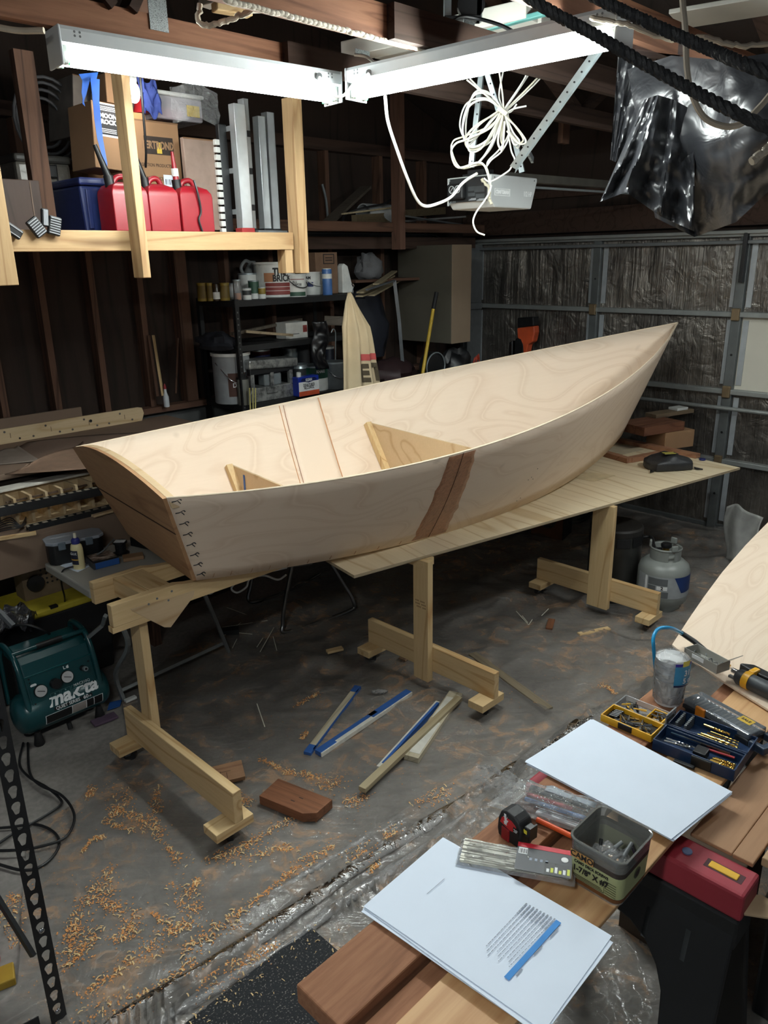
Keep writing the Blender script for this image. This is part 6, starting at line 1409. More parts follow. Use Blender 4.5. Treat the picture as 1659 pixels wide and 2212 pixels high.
tag(bg.build('small_bag', WRAP, loc=rm(1.325, .635, .812), rz=RZ, sm=True), 'crumpled clear bag inside the screw tub', 'bag')
for k, (x, y, z, an, ti, mt) in enumerate(((.03, .02, .06, .3, .5, GREYM), (.035, -.01, .066, .8, .35, GREYM), (.02, .03, .05, -.4, .4, CHROME), (.04, .005, .05, .1, .6, GREYM), (.01, .04, .055, 1.2, .5, BLACKP))):
    d = Vector((math.cos(an)*math.cos(ti), math.sin(an)*math.cos(ti), math.sin(ti)))*.028; p = rm(1.336, .638, .815)+RM.to_3x3() @ Vector((x-.02, y-.02, z-.0))
    tag(MB().cyl(p-d, p+d, .0045, 10).build('screw', mt, sm=True), 'loose metal fastener lying in the screw tub', 'screw', 'fasteners in the screw tub')
tag(MB().bx(-.012, .012, -.02, .02, -.002, .002).build('purple_tab', pm('dark_purple', (40, 26, 48), .5), M=Matrix.Translation(rm(1.385, .60, .86)) @ RM @ Matrix.Rotation(1.0, 4, 'X') @ Matrix.Rotation(.5, 4, 'Y')), 'dark purple tab standing in the screw tub', 'tab')
# ---- tape measure
tm = thing('tape_measure', 'red and black tape measure standing on the rough plank', 'tape measure', rm(1.285, .858, LT+.001), RZ-.12)
TRED = pm('tape_red', (188, 30, 40), .4); TBL = pm('tape_black_rubber', (28, 28, 30), .6)
out = [(.036, 0), (.038, .01), (.037, .05), (.030, .072), (.012, .082), (-.012, .083), (-.030, .074), (-.038, .05), (-.040, .02), (-.036, 0)]
MY = Matrix(((0, 0, 1, 0), (-1, 0, 0, 0), (0, 1, 0, 0), (0, 0, 0, 1)))     # drawing x -> -y (towards the right), y -> up, extruded along x
MB().prism(out, -.022, .022, MY).build('case', TBL, tm, bev=.006, seg=3)
MB().prism([(x*.74-.002, .040+(y-.045)*.72) for x, y in out if y > .045] + [(-.024, .043), (.0, .037), (.024, .040)], -.0236, .0236, MY).build('face', TRED, tm, bev=.002)
MB().bx(-.0245, .024, -.002, .024, .0, .036).build('red_grip', pm('tape_dark_red', (140, 22, 32), .5), tm, bev=.003)
text('Milwaukee', .0125, WHITEI, tm, basis((-.0241, .012, .061), (0, .12, 1), (0, 1, -.12)), bold=.0004, shear=.2, sx=.55)
MB().prism([(-.010, .046), (-.006, .058), (-.012, .058), (-.004, .074), (-.008, .062), (-.002, .062)], -.0243, -.0236, MY).build('bolt_mark', WHITEI, tm)
MB().bx(-.0245, -.0236, -.030, -.014, .040, .056).build('size_panel', BLACKP, tm); text("25'", .011, WHITEI, tm, basis((-.0248, -.022, .048), (0, -1, 0), (0, 0, 1)))
MB().bx(-.012, .012, -.052, -.036, .040, .066).build('mouth', BLACKP, tm, bev=.003); MB().bx(-.013, .013, -.056, -.052, .034, .07).build('hook', BLACKP, tm); MB().bx(-.0125, -.011, -.046, -.036, .048, .058).build('yellow_tape', pm('tape_yellow', (226, 206, 60), .5), tm)
# orange rod
tag(MB().cyl(pz(1160, 1770, .83), pz(1235, 1806, .83), .0065, 12).build('orange_rod', pm('orange_rod_m', (214, 84, 36), .4), sm=True), 'bright orange rod between the tape measure and the tub', 'rod')
# ---- bag of cable ties
def flat_bag(name, label, c, ex, ey, lx_, ly_, th, mat, seed):
    t = thing(name, label, 'bag', M=basis(c, ex, ey))
    def fn(s):
        def f(u, v):
            e = min(1, min(u, 1-u)*7, min(v, 1-v)*6)
            return Vector(((u-.5)*lx_*(1+.02*noise.noise(Vector((v*6, seed, 1)))), (v-.5)*ly_*(1+.03*noise.noise(Vector((u*6, seed, 1)))), .002+(th if s > 0 else .0)*e*(1+.35*noise.noise(Vector((u*9, v*7, seed)))) ))
        return f
    MB().grid(fn(1), 40, 24).build('film', mat, t, sm=True); MB().grid(fn(-1), 4, 4).build('back_film', mat, t); return t
z0, z1 = pz(1003, 1842, LT+.014), pz(1230, 1885, LT+.014)
zt = flat_bag('cable_tie_bag', 'clear bag of white cable ties with a black and red header card', (z0+z1)/2, z1-z0, Vector((.6, .8, 0)), .268, .085, .016, WRAP, 3)
rnd = random.Random(5)
ZT = pm('natural_nylon', (214, 212, 196), .4)
for k in range(20):
    y = -.034+.068*(k % 10)/9; z = .004+.005*(k//10); o = MB().bar((-.125, y+rnd.uniform(-.003, .003), z), (.12, y*.8+rnd.uniform(-.003, .003), z+.001), .0045, .0016).build('cable_tie', ZT, zt)
MB().bx(.0, .125, -.042, .044, .0205, .0212).build('header_card', pm('card_charcoal', (58, 60, 64), .5), zt); MB().bx(.0, .125, .030, .044, .0213, .0217).build('red_strip', pm('card_red', (196, 32, 50), .5), zt)
MB().bx(.004, .024, .008, .028, .0213, .0217).build('barcode', WHITEI, zt); bc = MB(); [bc.bx(.006+.003*k, .0072+.003*k+.0006*(k % 2), .010, .024, .0217, .022) for k in range(6)]; bc.build('barcode_bars', INK, zt)
MB().bx(.065, .125, -.040, -.004, .0213, .0216).build('black_panel', BLACKP, zt)
for k in range(6): MB().bx(.070+.009*k, .076+.009*k, -.034, -.034+.010+.004*(k % 3), .0216, .022).build('bar_mark', pm('lime_print', (206, 212, 70), .5) if k % 2 else WHITEI, zt)
for k in range(4): MB().bx(.03+.012*k, .036+.012*k, -.008, .0, .0213, .0216).build('small_mark', GP, zt)
MB().cyl((.108, .012, .0213), (.108, .012, .0218), .008, 14).build('seal', WHITEI, zt)
# ---- clear bag with tools behind the tape measure
b0, b1 = pz(1085, 1712, LT+.012), pz(1290, 1772, LT+.012)
tg = flat_bag('tool_bag', 'crinkled clear bag of tools behind the tape measure', (b0+b1)/2, b1-b0, Vector((.6, .8, 0)), .27, .13, .024, WRAP, 9)
for k, (y, mt, w_, x0, x1) in enumerate(((.04, BLACKP, .022, -.06, .10), (.012, pm('tool_red', (170, 40, 44), .4), .012, -.06, .06), (-.008, pm('tool_blue', (90, 120, 170), .4), .012, -.06, .11), (-.03, CHROME, .010, -.03, .12), (-.045, pm('tool_white', (196, 200, 204), .4), .012, -.02, .12))):
    MB().bar((x0, y, .008), (x1, y-.01, .010), w_, .008).build('tool', mt, tg, bev=.003)
MB().bar((-.02, .047, .0135), (.11, .035, .0145), .018, .002).build('blade_card', pm('pale_blade', (170, 182, 192), .35), tg)
o = MB().grid(lambda u, v: Vector(((u-.5)*.11, (v-.5)*.09*(1-.4*u), .03+.03*math.sin(PI*v)+.022*noise.noise(Vector((u*6, v*6, 2))))), 20, 20).build('bag_neck', WRAP, tg, M=Matrix.Translation((-.145, .01, -.01)), sm=True)
# ---- yellow and clear bit case
dw = rthing('bit_case', 'open yellow and clear bit case full of driver bits', 'bit case', 1.868, .80, LT+.001)
YEL2 = pm('case_yellow', (232, 176, 40), .4)
def tray(a0, a1, c0, c1, h, mat, name, par, th=.004):
    m = MB(); m.bx(a0, a1, c0, c1, 0, .004).bx(a0, a0+th, c0, c1, .004, h).bx(a1-th, a1, c0, c1, .004, h).bx(a0+th, a1-th, c0, c0+th, .004, h).bx(a0+th, a1-th, c1-th, c1, .004, h); return m.build(name, mat, par, bev=.0015)
tray(0, .078, 0, .162, .024, YEL2, 'tray', dw); MB().bx(.004, .074, .004, .158, .004, .008).build('tray_lining', BLACKP, dw); MB().bx(-.002, .003, .06, .105, .002, .023).build('latch', BLACKP, dw, bev=.003)
tray(.08, .155, .0, .162, .022, film('case_clear', (.80, .82, .84, 1), .3, .12, 8, .1), 'clear_lid', dw)
tray(.088, .15, .012, .062, .018, YEL2, 'inner_tray', dw); MB().bx(.086, .15, -.003, .001, .0, .05).build('lid_flap', film('case_clear', (.8, .8, .8, 1), .3, .12), dw); text('DEWALT', .015, INK, dw, basis((.118, -.0038, .032), (1, 0, 0), (0, 0, 1)), bold=.0004)
BITM = pm('bit_steel', (168, 166, 160), .28, .85, .2, 30); rnd = random.Random(11)
def bits(par, a0, a1, c0, c1, z, n, L0, L1, r, mats, name='bit'):
    for k in range(n):
        x, y = rnd.uniform(a0, a1), rnd.uniform(c0, c1); an = rnd.uniform(-.5, .5)+(PI/4 if k % 3 else 1.9); L = rnd.uniform(L0, L1); d = Vector((math.cos(an), math.sin(an), 0))*L/2
        x = min(max(x, a0+abs(d.x)), a1-abs(d.x)) if a1-a0 > 2*abs(d.x) else (a0+a1)/2; y = min(max(y, c0+abs(d.y)), c1-abs(d.y)) if c1-c0 > 2*abs(d.y) else (c0+c1)/2
        z_ = z+rnd.uniform(0, .010); p = Vector((x, y, z_)); m = MB(); m.tube([p-d, p-d*.1], r, 6); m.tube([p-d*.1, p+d*.75], r*.62, 6); m.tube([p+d*.75, p+d], r*.62, 6, rf=lambda t: r*.62*(1-.8*t)); o = m.build(name, rnd.choice(mats), par)
bits(dw, .010, .070, .012, .125, .012, 26, .026, .05, .0034, [BITM, BITM, CHROME, BLACKP, BRASS])
for k in range(5): MB().cyl((.03+.009*k, .148, .012), (.03+.009*k, .122, .016), .004, 8).build('bit_holder', BLACKP, dw)
bits(dw, .092, .148, .016, .058, .008, 14, .02, .032, .003, [BITM, CHROME]); bits(dw, .088, .148, .075, .155, .007, 14, .026, .045, .0034, [BITM, BLACKP, BITM, YEL2])
# ---- dark blue drill bit case
bo = thing('drill_bit_case', 'open dark blue drill bit case with gold bits', 'bit case', rm(1.868, .565, .801), RZ+.06)
NB = pm('case_navy', (22, 46, 78), .4)
tray(0, .098, 0, .225, .036, NB, 'tray', bo); tray(.104, .20, 0, .225, .034, NB, 'lid_tray', bo); MB().bx(.09, .112, .0, .225, .0, .030).build('hinge_rib', NB, bo, bev=.003)
MB().bx(-.004, .002, .06, .115, .002, .034).build('latch', BLACKP, bo, bev=.003); MB().bx(.02, .06, .085, .12, .01, .034).build('clip_block', BLACKP, bo, bev=.003)
GOLD = pm('gold_bit', (206, 170, 90), .25, .9, .2, 60)
def drill(par, p, d, L, r, mat):
    d = Vector(d).normalized(); m = MB(); m.tube([Vector(p), Vector(p)+d*L*.4], r*.9, 8); x, y, _ = frame(d)
    for s in (0, PI):
        m.tube([Vector(p)+d*(L*.4+L*.6*k/24)+(x*math.cos(k*.55+s)+y*math.sin(k*.55+s))*r*.5 for k in range(25)], r*.55, 5)
    return m.build('drill_bit', mat, par, sm=True)
for k in range(6): drill(bo, (.122+.009*k, .15-.006*k, .014+.002*(k % 3)), (-.06, -1, .03), .12-.008*k, .0042-.0004*k, GOLD if k % 4 != 3 else BITM)
for k in range(5): drill(bo, (.016+.009*k, .08-.003*k, .016+.002*(k % 2)), (.03, -1, .02), .07-.004*k, .004, GOLD)
drill(bo, (.165, .14, .034), (-.1, -1, .05), .075, .0036, GOLD)
MB().bar((.072, .20, .028), (.070, .035, .034), .006, .005).build('long_driver', CHROME, bo); MB().bar((.058, .10, .030), (.060, .02, .034), .006, .003).build('red_strip', pm('red_insert', (150, 40, 48), .5), bo)
for j in range(2):
    for k in range(7): MB().cyl((.125+.010*k, .205-.026*j, .006), (.125+.010*k, .205-.026*j, .036), .0042, 8).build('socket_bit', GREYM, bo)
drill(bo, (.02, .20, .03), (.2, -1, 0), .07, .0035, BITM); drill(bo, (.035, .20, .03), (.1, -1, 0), .08, .003, CHROME)
tag(MB().bar(pz(1455, 1645, .803)+Vector((0, 0, .004)), pz(1500, 1662, .803)+Vector((0, 0, .004)), .014, .008).build('hex_key_holder', BLACKP, bev=.003), 'black hex key holder beside the drill bit case', 'tool')
# ---- clear lidded tool case with orange latch
e0, e1 = pz(1475, 1508, .84), pz(1618, 1590, .84); e3 = pz(1512, 1462, .84)
cs2 = thing('bit_set_case', 'black case with a clear lid, orange latch and carrying handle', 'case', M=basis(Vector((e0.x, e0.y, .8005)), e1-e0, e3-e0)); CL = (e1-e0).length; CW = .085
MB().bx(0, CL, 0, CW, .0, .022).build('base', pm('case_black', (26, 30, 36), .45), cs2, bev=.004)
MB().bx(.002, CL-.002, .002, CW-.002, .022, .040).build('lid', film('case_smoke', (.55, .60, .65, 1), .25, .12, 10, .1), cs2, bev=.004)
MB().bx(CL*.22, CL*.36, -.006, .004, .004, .042).build('latch', pm('orange_latch', (222, 132, 36), .4), cs2, bev=.003)
hd = [(CL, 0), (CL+.035, .0), (CL+.05, .015), (CL+.05, CW-.015), (CL+.035, CW), (CL, CW)]
hm = MB(); hm.bar((CL, .008, .014), (CL+.042, .008, .014), .018, .024).bar((CL, CW-.008, .014), (CL+.042, CW-.008, .014), .018, .024).bar((CL+.042, -.001, .014), (CL+.042, CW+.001, .014), .018, .024); hm.build('handle', pm('case_slate', (42, 58, 78), .45), cs2, bev=.004)
MB().bx(CL*.68, CL*.86, .045, .075, .0402, .0408).build('sticker', pm('gold_sticker', (206, 170, 60), .5), cs2); text('SALE', .014, INK, cs2, Matrix.Translation((CL*.77, .060, .041)), bold=.0004)
MB().bx(CL*.45, CL*.98, .006, .012, .0402, .041).build('lid_ridge', pm('ridge_grey', (150, 156, 164), .4), cs2)
for k in range(14): MB().bar((CL*(.08+.06*k), .02, .026), (CL*(.10+.06*k), .07, .028), .005, .005).build('stored_bit', BITM if k % 3 else BLACKP, cs2)
# ---- wrapped stack of cups
p = pz(1441, 1518, LT); cu = thing('cup_stack', 'stack of clear plastic cups in crinkled blue printed wrap', 'cups', (p.x+.005, p.y+.01, LT+.001))
CUPM = film('cup_plastic', (.90, .92, .93, 1), .78, .15, 6, .1)
MB().lathe([(.040, .0), (.048, .15), (.0475, .155)], 28).build('cups', CUPM, cu, sm=True)
for k in range(7): MB().lathe([(.0445+.0004*k, .085+.011*k), (.049, .087+.011*k), (.0445+.0004*k, .089+.011*k)], 28, cap=False).build('cup_rim', CUPM, cu, sm=True)
def wrapf(u, v):
    a = 2*PI*u; r = (.046+.006*v)*(1+.05*noise.noise(Vector((math.cos(a)*2, math.sin(a)*2, v*4)))); 
    if v > .9: r *= 1-(v-.9)*6
    if v < .06: r *= .75+4*v
    return Vector((r*math.cos(a), r*math.sin(a), .002+.172*v+.004*noise.noise(Vector((math.cos(a)*3, math.sin(a)*3, 3)))))
MB().grid(wrapf, 56, 30).build('wrap', WRAP, cu, sm=True)
def on_wrap(a0, a1, z0, z1, mat, nm, r=.0545): return MB().lathe([(r-.002+.0015, z0), (r+.0015, z1)], 14, cap=False, a0=a0, a1=a1).build(nm, mat, cu, sm=True)
LBL = pm('cup_label_blue', (70, 150, 190), .4); on_wrap(-1.75, -.45, .085, .150, LBL, 'label'); on_wrap(-1.75, -.45, .138, .160, pm('cup_label_violet', (70, 56, 160), .4), 'label_top', .0552); on_wrap(-1.35, -.85, .140, .168, pm('cup_label_yellow', (226, 212, 90), .4), 'picture', .0558); on_wrap(-1.75, -.45, .080, .086, pm('navy_print', (18, 28, 80), .5), 'label_edge', .0555)
def cup_text(body, size, ang, z, mat):
    o = text(body, size, mat, cu, Matrix.Identity(4), depth=0, bold=.0008)
    for v in o.data.vertices: a = ang+v.co.x/.057; v.co = Vector((.0572*math.cos(a), .0572*math.sin(a), z+v.co.y))
cup_text('31', .026, -1.0, .126, WHITEI); cup_text('5 oz', .024, -.9, .100, WHITEI)
# ---- clear screw box with its lid open
s0, s1, s3 = pz(1475, 1432, .815), pz(1545, 1472, .815), pz(1500, 1405, .815)
sx_ = thing('screw_box', 'small clear box of screws with its lid open', 'box', M=basis(Vector((s0.x, s0.y, .842)), s1-s0, s3-s0)); L1 = (s1-s0).length; W1 = .06
SBM = film('box_frost', (.72, .72, .66, 1), .45, .15, 8, .1)
m = MB(); m.bx(0, L1, 0, W1, 0, .003).bx(0, L1, 0, .002, .003, .032).bx(0, L1, W1-.002, W1, .003, .032).bx(0, .002, .002, W1-.002, .003, .032).bx(L1-.002, L1, .002, W1-.002, .003, .032); m.build('box', SBM, sx_)
MB().bx(0, .06, 0, W1, 0, .002, M=Matrix.Translation((L1, 0, .032)) @ Matrix.Rotation(-.75, 4, 'Y')).build('lid', SBM, sx_); MB().bx(L1*.25, L1*.6, -.001, 0, .012, .026).build('tag', WHITEI, sx_)
for k in range(34):
    x, y, z = rnd.uniform(.01, L1-.012), rnd.uniform(.01, W1-.01), .006+rnd.uniform(0, .012); an = rnd.uniform(0, PI); d = Vector((math.cos(an), math.sin(an), .2))*.006
    MB().cyl(Vector((x, y, z))-d, Vector((x, y, z))+d, .002, 6).build('screw', GREYM if k % 3 else CHROME, sx_)
# ---- blue air hose with brass fitting
hz = .8135
ah = thing('air_hose', 'blue air hose with a black strain relief and brass fitting', 'air hose', pz(1480, 1380, hz))
MB().tube([pyy(1416, 1445, 2.30), pyy(1412, 1400, 2.30), pyy(1412, 1375, 2.32), pyy(1424, 1358, 2.35), pyy(1450, 1357, 2.38), pz(1475, 1369, .86)], .0062, 12, sm=8).build('hose', pm('hose_blue', (30, 150, 206), .35), ah, world=True, sm=True)
MB().tube([pz(1470, 1366, .865), pz(1500, 1386, .845), pz(1525, 1408, .832)], .0095, 12, rf=lambda t: .0088+.002*t).build('strain_relief', BLACKP, ah, world=True, sm=True)
b0, b1 = pz(1523, 1406, .832), pz(1566, 1432, .823); d = b1-b0
MB().cyl(b0, b0+d*.4, .0095, 6).build('hex_nut', BRASS, ah, world=True); MB().cyl(b0+d*.4, b0+d*.65, .0065, 12).build('nipple', BRASS, ah, world=True); MB().cyl(b0+d*.62, b1, .0095, 6).build('coupler', BRASS, ah, world=True); MB().cyl(b1, b1+d*.25, .005, 12).build('plug', BRASS, ah, world=True)
# ---- nail gun
n0, n1 = pz(1598, 1462, .84), pz(1690, 1505, .84)
ng = thing('nail_gun', 'black pneumatic nailer with a yellow collar at the right edge', 'nail gun', M=basis(n0, n1-n0, Vector((.5, .8, 0))))
NGB = pm('nailer_grey', (52, 56, 60), .5, 0, .1, 20)
MB().tube([(-.01, 0, .0), (.0, 0, .0), (.03, 0, 0), (.16, 0, 0)], .026, 20, rf=lambda t: .020 if t < .1 else .0265).build('cylinder', NGB, ng, sm=True)
MB().cyl((.018, 0, 0), (.040, 0, 0), .0285, 24).build('collar', pm('collar_yellow', (226, 168, 40), .4), ng, sm=True); MB().bx(.018, .038, .01, .05, .0, .03).build('collar_clip', pm('collar_yellow', (226, 168, 40), .4), ng, bev=.004)
MB().prism([(-.03, .05), (.0, .075), (.16, .062), (.16, .034), (.05, .030), (.0, .034), (-.03, .04)], -.012, .022).build('magazine', BLACKP, ng, bev=.005)
MB().cyl((-.035, .012, .004), (-.008, .012, .004), .009, 14).build('nose', CHROME, ng, sm=True); MB().bx(-.03, -.008, -.016, -.006, -.010, -.002).build('safety_tip', GREYM, ng)
# ---- dim things under the bench on the right
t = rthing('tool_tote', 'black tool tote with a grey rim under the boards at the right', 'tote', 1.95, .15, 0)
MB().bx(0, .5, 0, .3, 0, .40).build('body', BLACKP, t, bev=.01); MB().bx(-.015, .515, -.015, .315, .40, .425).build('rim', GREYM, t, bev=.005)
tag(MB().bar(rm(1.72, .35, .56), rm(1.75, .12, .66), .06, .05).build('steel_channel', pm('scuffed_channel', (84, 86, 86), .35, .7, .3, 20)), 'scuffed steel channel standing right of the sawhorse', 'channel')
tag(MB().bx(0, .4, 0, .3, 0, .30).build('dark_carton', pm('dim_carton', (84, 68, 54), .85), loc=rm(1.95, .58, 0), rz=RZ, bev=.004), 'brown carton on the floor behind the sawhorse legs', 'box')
# ================================================================ floor: plastic sheeting, sawdust, offcuts
def fold_c(a): return 1.755-.078*(a-.72)
def sheet_h(a, c):
    p = Vector((a, c, 0)); far = min(1, max(0, (a-1.6)/2.0))
    n1 = noise.noise(Vector((a*1.6, c*2.6, 1))); n2 = noise.noise(Vector((a*4.2+n1, c*6.5, 5))); n3 = noise.noise(Vector((a*9, c*9+2*n2, 9)))
    r1 = max(0, 1-abs(noise.noise(Vector((a*2.3+.8*c, c*2.0-.9*a, 21)))*5)); r2 = max(0, 1-abs(noise.noise(Vector((a*3.1-1.2*c, c*3.3+.6*a, 33)))*6))
    h = .008+.006*n1+.005*n2+.003*n3+(.006+.014*far)*r1+(.004+.012*far)*r2+far*.012*max(0, n1+.3)
    d = c-fold_c(a); w1 = .045+.02*noise.noise(Vector((a*2, 0, 7)))
    h += .034*math.exp(-((d-.02*math.sin(a*5))/.020)**2)+.030*math.exp(-((d+.085+.02*math.sin(a*4+1))/.018)**2)+.012*math.exp(-((d-.10)/.03)**2)
    if c > 3.1: h += .05*max(0, min(1, (c-3.1)/.6))*max(0, .4+n1)*min(1, max(0, (a-2.2)))
    return max(.003, h)
def left_lim(a):                                        # ragged left edge of the sheet
    pts = [(-1.2, 2.05), (.45, 2.10), (.76, 2.80), (1.01, 2.85), (1.36, 3.10), (1.52, 3.52), (2.2, 3.75), (6.2, 4.3)]
    for (a0, c0), (a1, c1) in zip(pts, pts[1:]):
        if a0 <= a <= a1: return lerp(c0, c1, (a-a0)/(a1-a0))+.02*noise.noise(Vector((a*7, 3, 3)))
    return 4.3
A0, A1, C0 = -.7, 6.05, -.6; NU, NV = 250, 170
def shp(u, v):
    a = lerp(A0, A1, u); c = lerp(C0, left_lim(a), v); z = sheet_h(a, c)
    if .78 < a < 1.30 and 1.05 < c < 1.68: z = .003+.15*(z-.003)
    return rm(a, c, z)
def plastic_mat():
    t = NT('dusty_clear_sheeting'); t.n.remove(t.b)
    tr = t.add('ShaderNodeBsdfTransparent'); df = t.add('ShaderNodeBsdfDiffuse'); gl = t.add('ShaderNodeBsdfGlossy'); gl.inputs['Roughness'].default_value = .14
    v = t.coord('Object', (1, 1, 1)); n = t.noise(v, 2.2, 6, .65, .8); n2 = t.noise(v, 7, 6, .7, 1.2)
    rot = t.coord('Object', (1, 3.2, 1), (0, 0, -PI/4)); st = t.noise(rot, 5, 5, .6, 1.5)
    dust = t.ramp(t.math('MULTIPLY', n2, t.math('ADD', n, .5)), [(.50, (0, 0, 0)), (.66, (1, 1, 1))])
    haze = t.ramp(n, [(.3, rgb(128, 124, 120)), (.7, rgb(168, 164, 158))])
    col = t.mix(t.math('MULTIPLY', dust, .5), haze, rgb(206, 152, 98)); t.ln(col, df.inputs[0])
    dens = t.math('ADD', t.math('MULTIPLY', dust, .22), t.math('ADD', .44, t.math('MULTIPLY', t.math('SUBTRACT', st, .5), .5)))
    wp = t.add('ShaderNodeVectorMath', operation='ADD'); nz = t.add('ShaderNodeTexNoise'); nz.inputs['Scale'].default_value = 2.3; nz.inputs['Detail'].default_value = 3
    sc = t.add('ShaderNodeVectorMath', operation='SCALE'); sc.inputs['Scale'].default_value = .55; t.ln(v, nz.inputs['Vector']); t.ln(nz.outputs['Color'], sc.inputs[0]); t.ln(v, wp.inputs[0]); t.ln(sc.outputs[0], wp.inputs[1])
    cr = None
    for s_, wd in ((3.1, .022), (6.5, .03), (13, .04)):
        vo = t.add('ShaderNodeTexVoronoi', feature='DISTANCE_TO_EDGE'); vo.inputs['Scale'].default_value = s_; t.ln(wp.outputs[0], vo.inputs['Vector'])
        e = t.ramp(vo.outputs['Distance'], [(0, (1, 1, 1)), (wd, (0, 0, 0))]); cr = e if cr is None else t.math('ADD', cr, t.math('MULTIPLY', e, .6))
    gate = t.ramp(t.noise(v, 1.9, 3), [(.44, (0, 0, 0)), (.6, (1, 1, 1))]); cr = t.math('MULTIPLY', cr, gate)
    dens = t.math('ADD', dens, t.math('MULTIPLY', cr, .07)); col2 = t.mix(t.math('MULTIPLY', cr, .18), col, rgb(214, 212, 208)); t.ln(col2, df.inputs[0])  # whitened crease lines put wrinkle highlights into the sheet's colour
    m1 = t.add('ShaderNodeMixShader'); t.ln(dens, m1.inputs[0]); t.ln(tr.outputs[0], m1.inputs[1]); t.ln(df.outputs[0], m1.inputs[2])
    fr = t.add('ShaderNodeFresnel'); fr.inputs[0].default_value = 1.5; m2 = t.add('ShaderNodeMixShader')
    bp = t.add('ShaderNodeBump'); bp.inputs['Strength'].default_value = .38; bp.inputs['Distance'].default_value = .012
    bh = t.math('ADD', t.noise(v, 16, 4, .6, 1.5), t.math('MULTIPLY', t.noise(t.coord('Object', (1, 5, 1), (0, 0, -PI/4)), 9, 3, .5, 1), .8)); t.ln(t.math('ADD', bh, t.math('MULTIPLY', cr, .30)), bp.inputs['Height'])
    for x in (gl, fr): t.ln(bp.outputs[0], x.inputs['Normal'])
    t.ln(t.math('MULTIPLY', fr.outputs[0], 1.15), m2.inputs[0]); t.ln(m1.outputs[0], m2.inputs[1]); t.ln(gl.outputs[0], m2.inputs[2]); t.ln(m2.outputs[0], t.o.inputs[0]); return t.m
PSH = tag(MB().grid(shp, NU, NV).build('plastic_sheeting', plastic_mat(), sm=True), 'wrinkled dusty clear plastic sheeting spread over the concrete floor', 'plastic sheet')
FOLD = film('folded_sheeting', (.70, .70, .70, 1), .22, .14, 16, 1.0)
for i, (dc, a0, a1, rr_) in enumerate(((0, .35, 3.4, .022), (-.085, .45, 2.7, .016), (.115, .9, 2.2, .010))):
    def fold(u, v, dc=dc, a0=a0, a1=a1, rr_=rr_, i=i):
        a = lerp(a0, a1, u); r = rr_*(1+.5*noise.noise(Vector((a*3, i, 2))))*min(1, u*8+.2, (1-u)*5+.15); an = lerp(-.5, PI+.7, v)
        c = fold_c(a)+dc+.022*noise.noise(Vector((a*2.2, 4+i, 1)))+r*1.25*math.cos(an)+.006*noise.noise(Vector((a*14, v*3, i)))
        return rm(a, c, .010+max(0, r*(.75*math.sin(an)+.40))+.005*noise.noise(Vector((a*11, v*4, i+5)))*min(1, u*8))
    MB().grid(fold, 150, 12).build('folded_ridge', FOLD, PSH, sm=True)
# sawdust and plane shavings lying along the folds
DUST = pm('sawdust_orange', (206, 142, 84), .9, 0, .25, 90); SHAV = pm('pale_shaving', (214, 184, 134), .85, 0, .2, 60)
rnd = random.Random(21); sd = MB(); sv = MB()
lines = [[(250, 1700), (270, 1740), (230, 1775), (300, 1800)], [(345, 1700), (330, 1760), (360, 1830), (400, 1870)], [(150, 2050), (170, 1985), (200, 1930), (250, 1870)], [(255, 1950), (290, 2010), (240, 2030)], [(375, 1910), (400, 1960), (420, 1965)], [(430, 1900), (410, 1935)],
         [(330, 1975), (370, 2010), (410, 2000)], [(140, 2090), (180, 2050), (210, 2010)], [(180, 2150), (240, 2110), (310, 2060), (340, 2040)], [(400, 2060), (480, 2010), (560, 1945), (640, 1880), (720, 1830)], [(300, 2160), (360, 2120), (420, 2080)], [(455, 1860), (510, 1840), (560, 1810), (640, 1770)],
         [(240, 1745), (300, 1770), (350, 1800)], [(180, 1840), (205, 1810), (225, 1815)], [(195, 2200), (260, 2180), (330, 2150)], [(240, 1910), (225, 1950), (260, 1970)], [(160, 1990), (150, 2040), (175, 2080)], [(520, 1860), (590, 1835), (640, 1830)], [(750, 1735), (790, 1725)], [(650, 1600), (665, 1585)], [(690, 1700), (740, 1690)], [(560, 1640), (620, 1670), (700, 1680)],
         [(460, 1690), (500, 1720), (540, 1740)], [(200, 1700), (190, 1725)], [(640, 1530), (690, 1500)], [(900, 1745), (940, 1730), (960, 1720)], [(770, 1860), (790, 1840)], [(800, 1880), (815, 1870)], [(830, 1815), (850, 1800)], [(1330, 1500), (1300, 1480)], [(430, 2150), (520, 2100), (600, 2050)], [(30, 1930), (15, 1980), (40, 2040)]]
def flake(m, p, L, w_, an, lift):
    d = Vector((math.cos(an), math.sin(an), 0)); n = Vector((-d.y, d.x, 0)); q = [p-d*L/2-n*w_/2, p-n*w_/2+Vector((0, 0, lift)), p+d*L/2-n*w_/2, p+d*L/2+n*w_/2, p+n*w_/2+Vector((0, 0, lift)), p-d*L/2+n*w_/2]
    V_ = [m.bm.verts.new(x) for x in q]; m.face([V_[0], V_[1], V_[4], V_[5]]); m.face([V_[1], V_[2], V_[3], V_[4]])
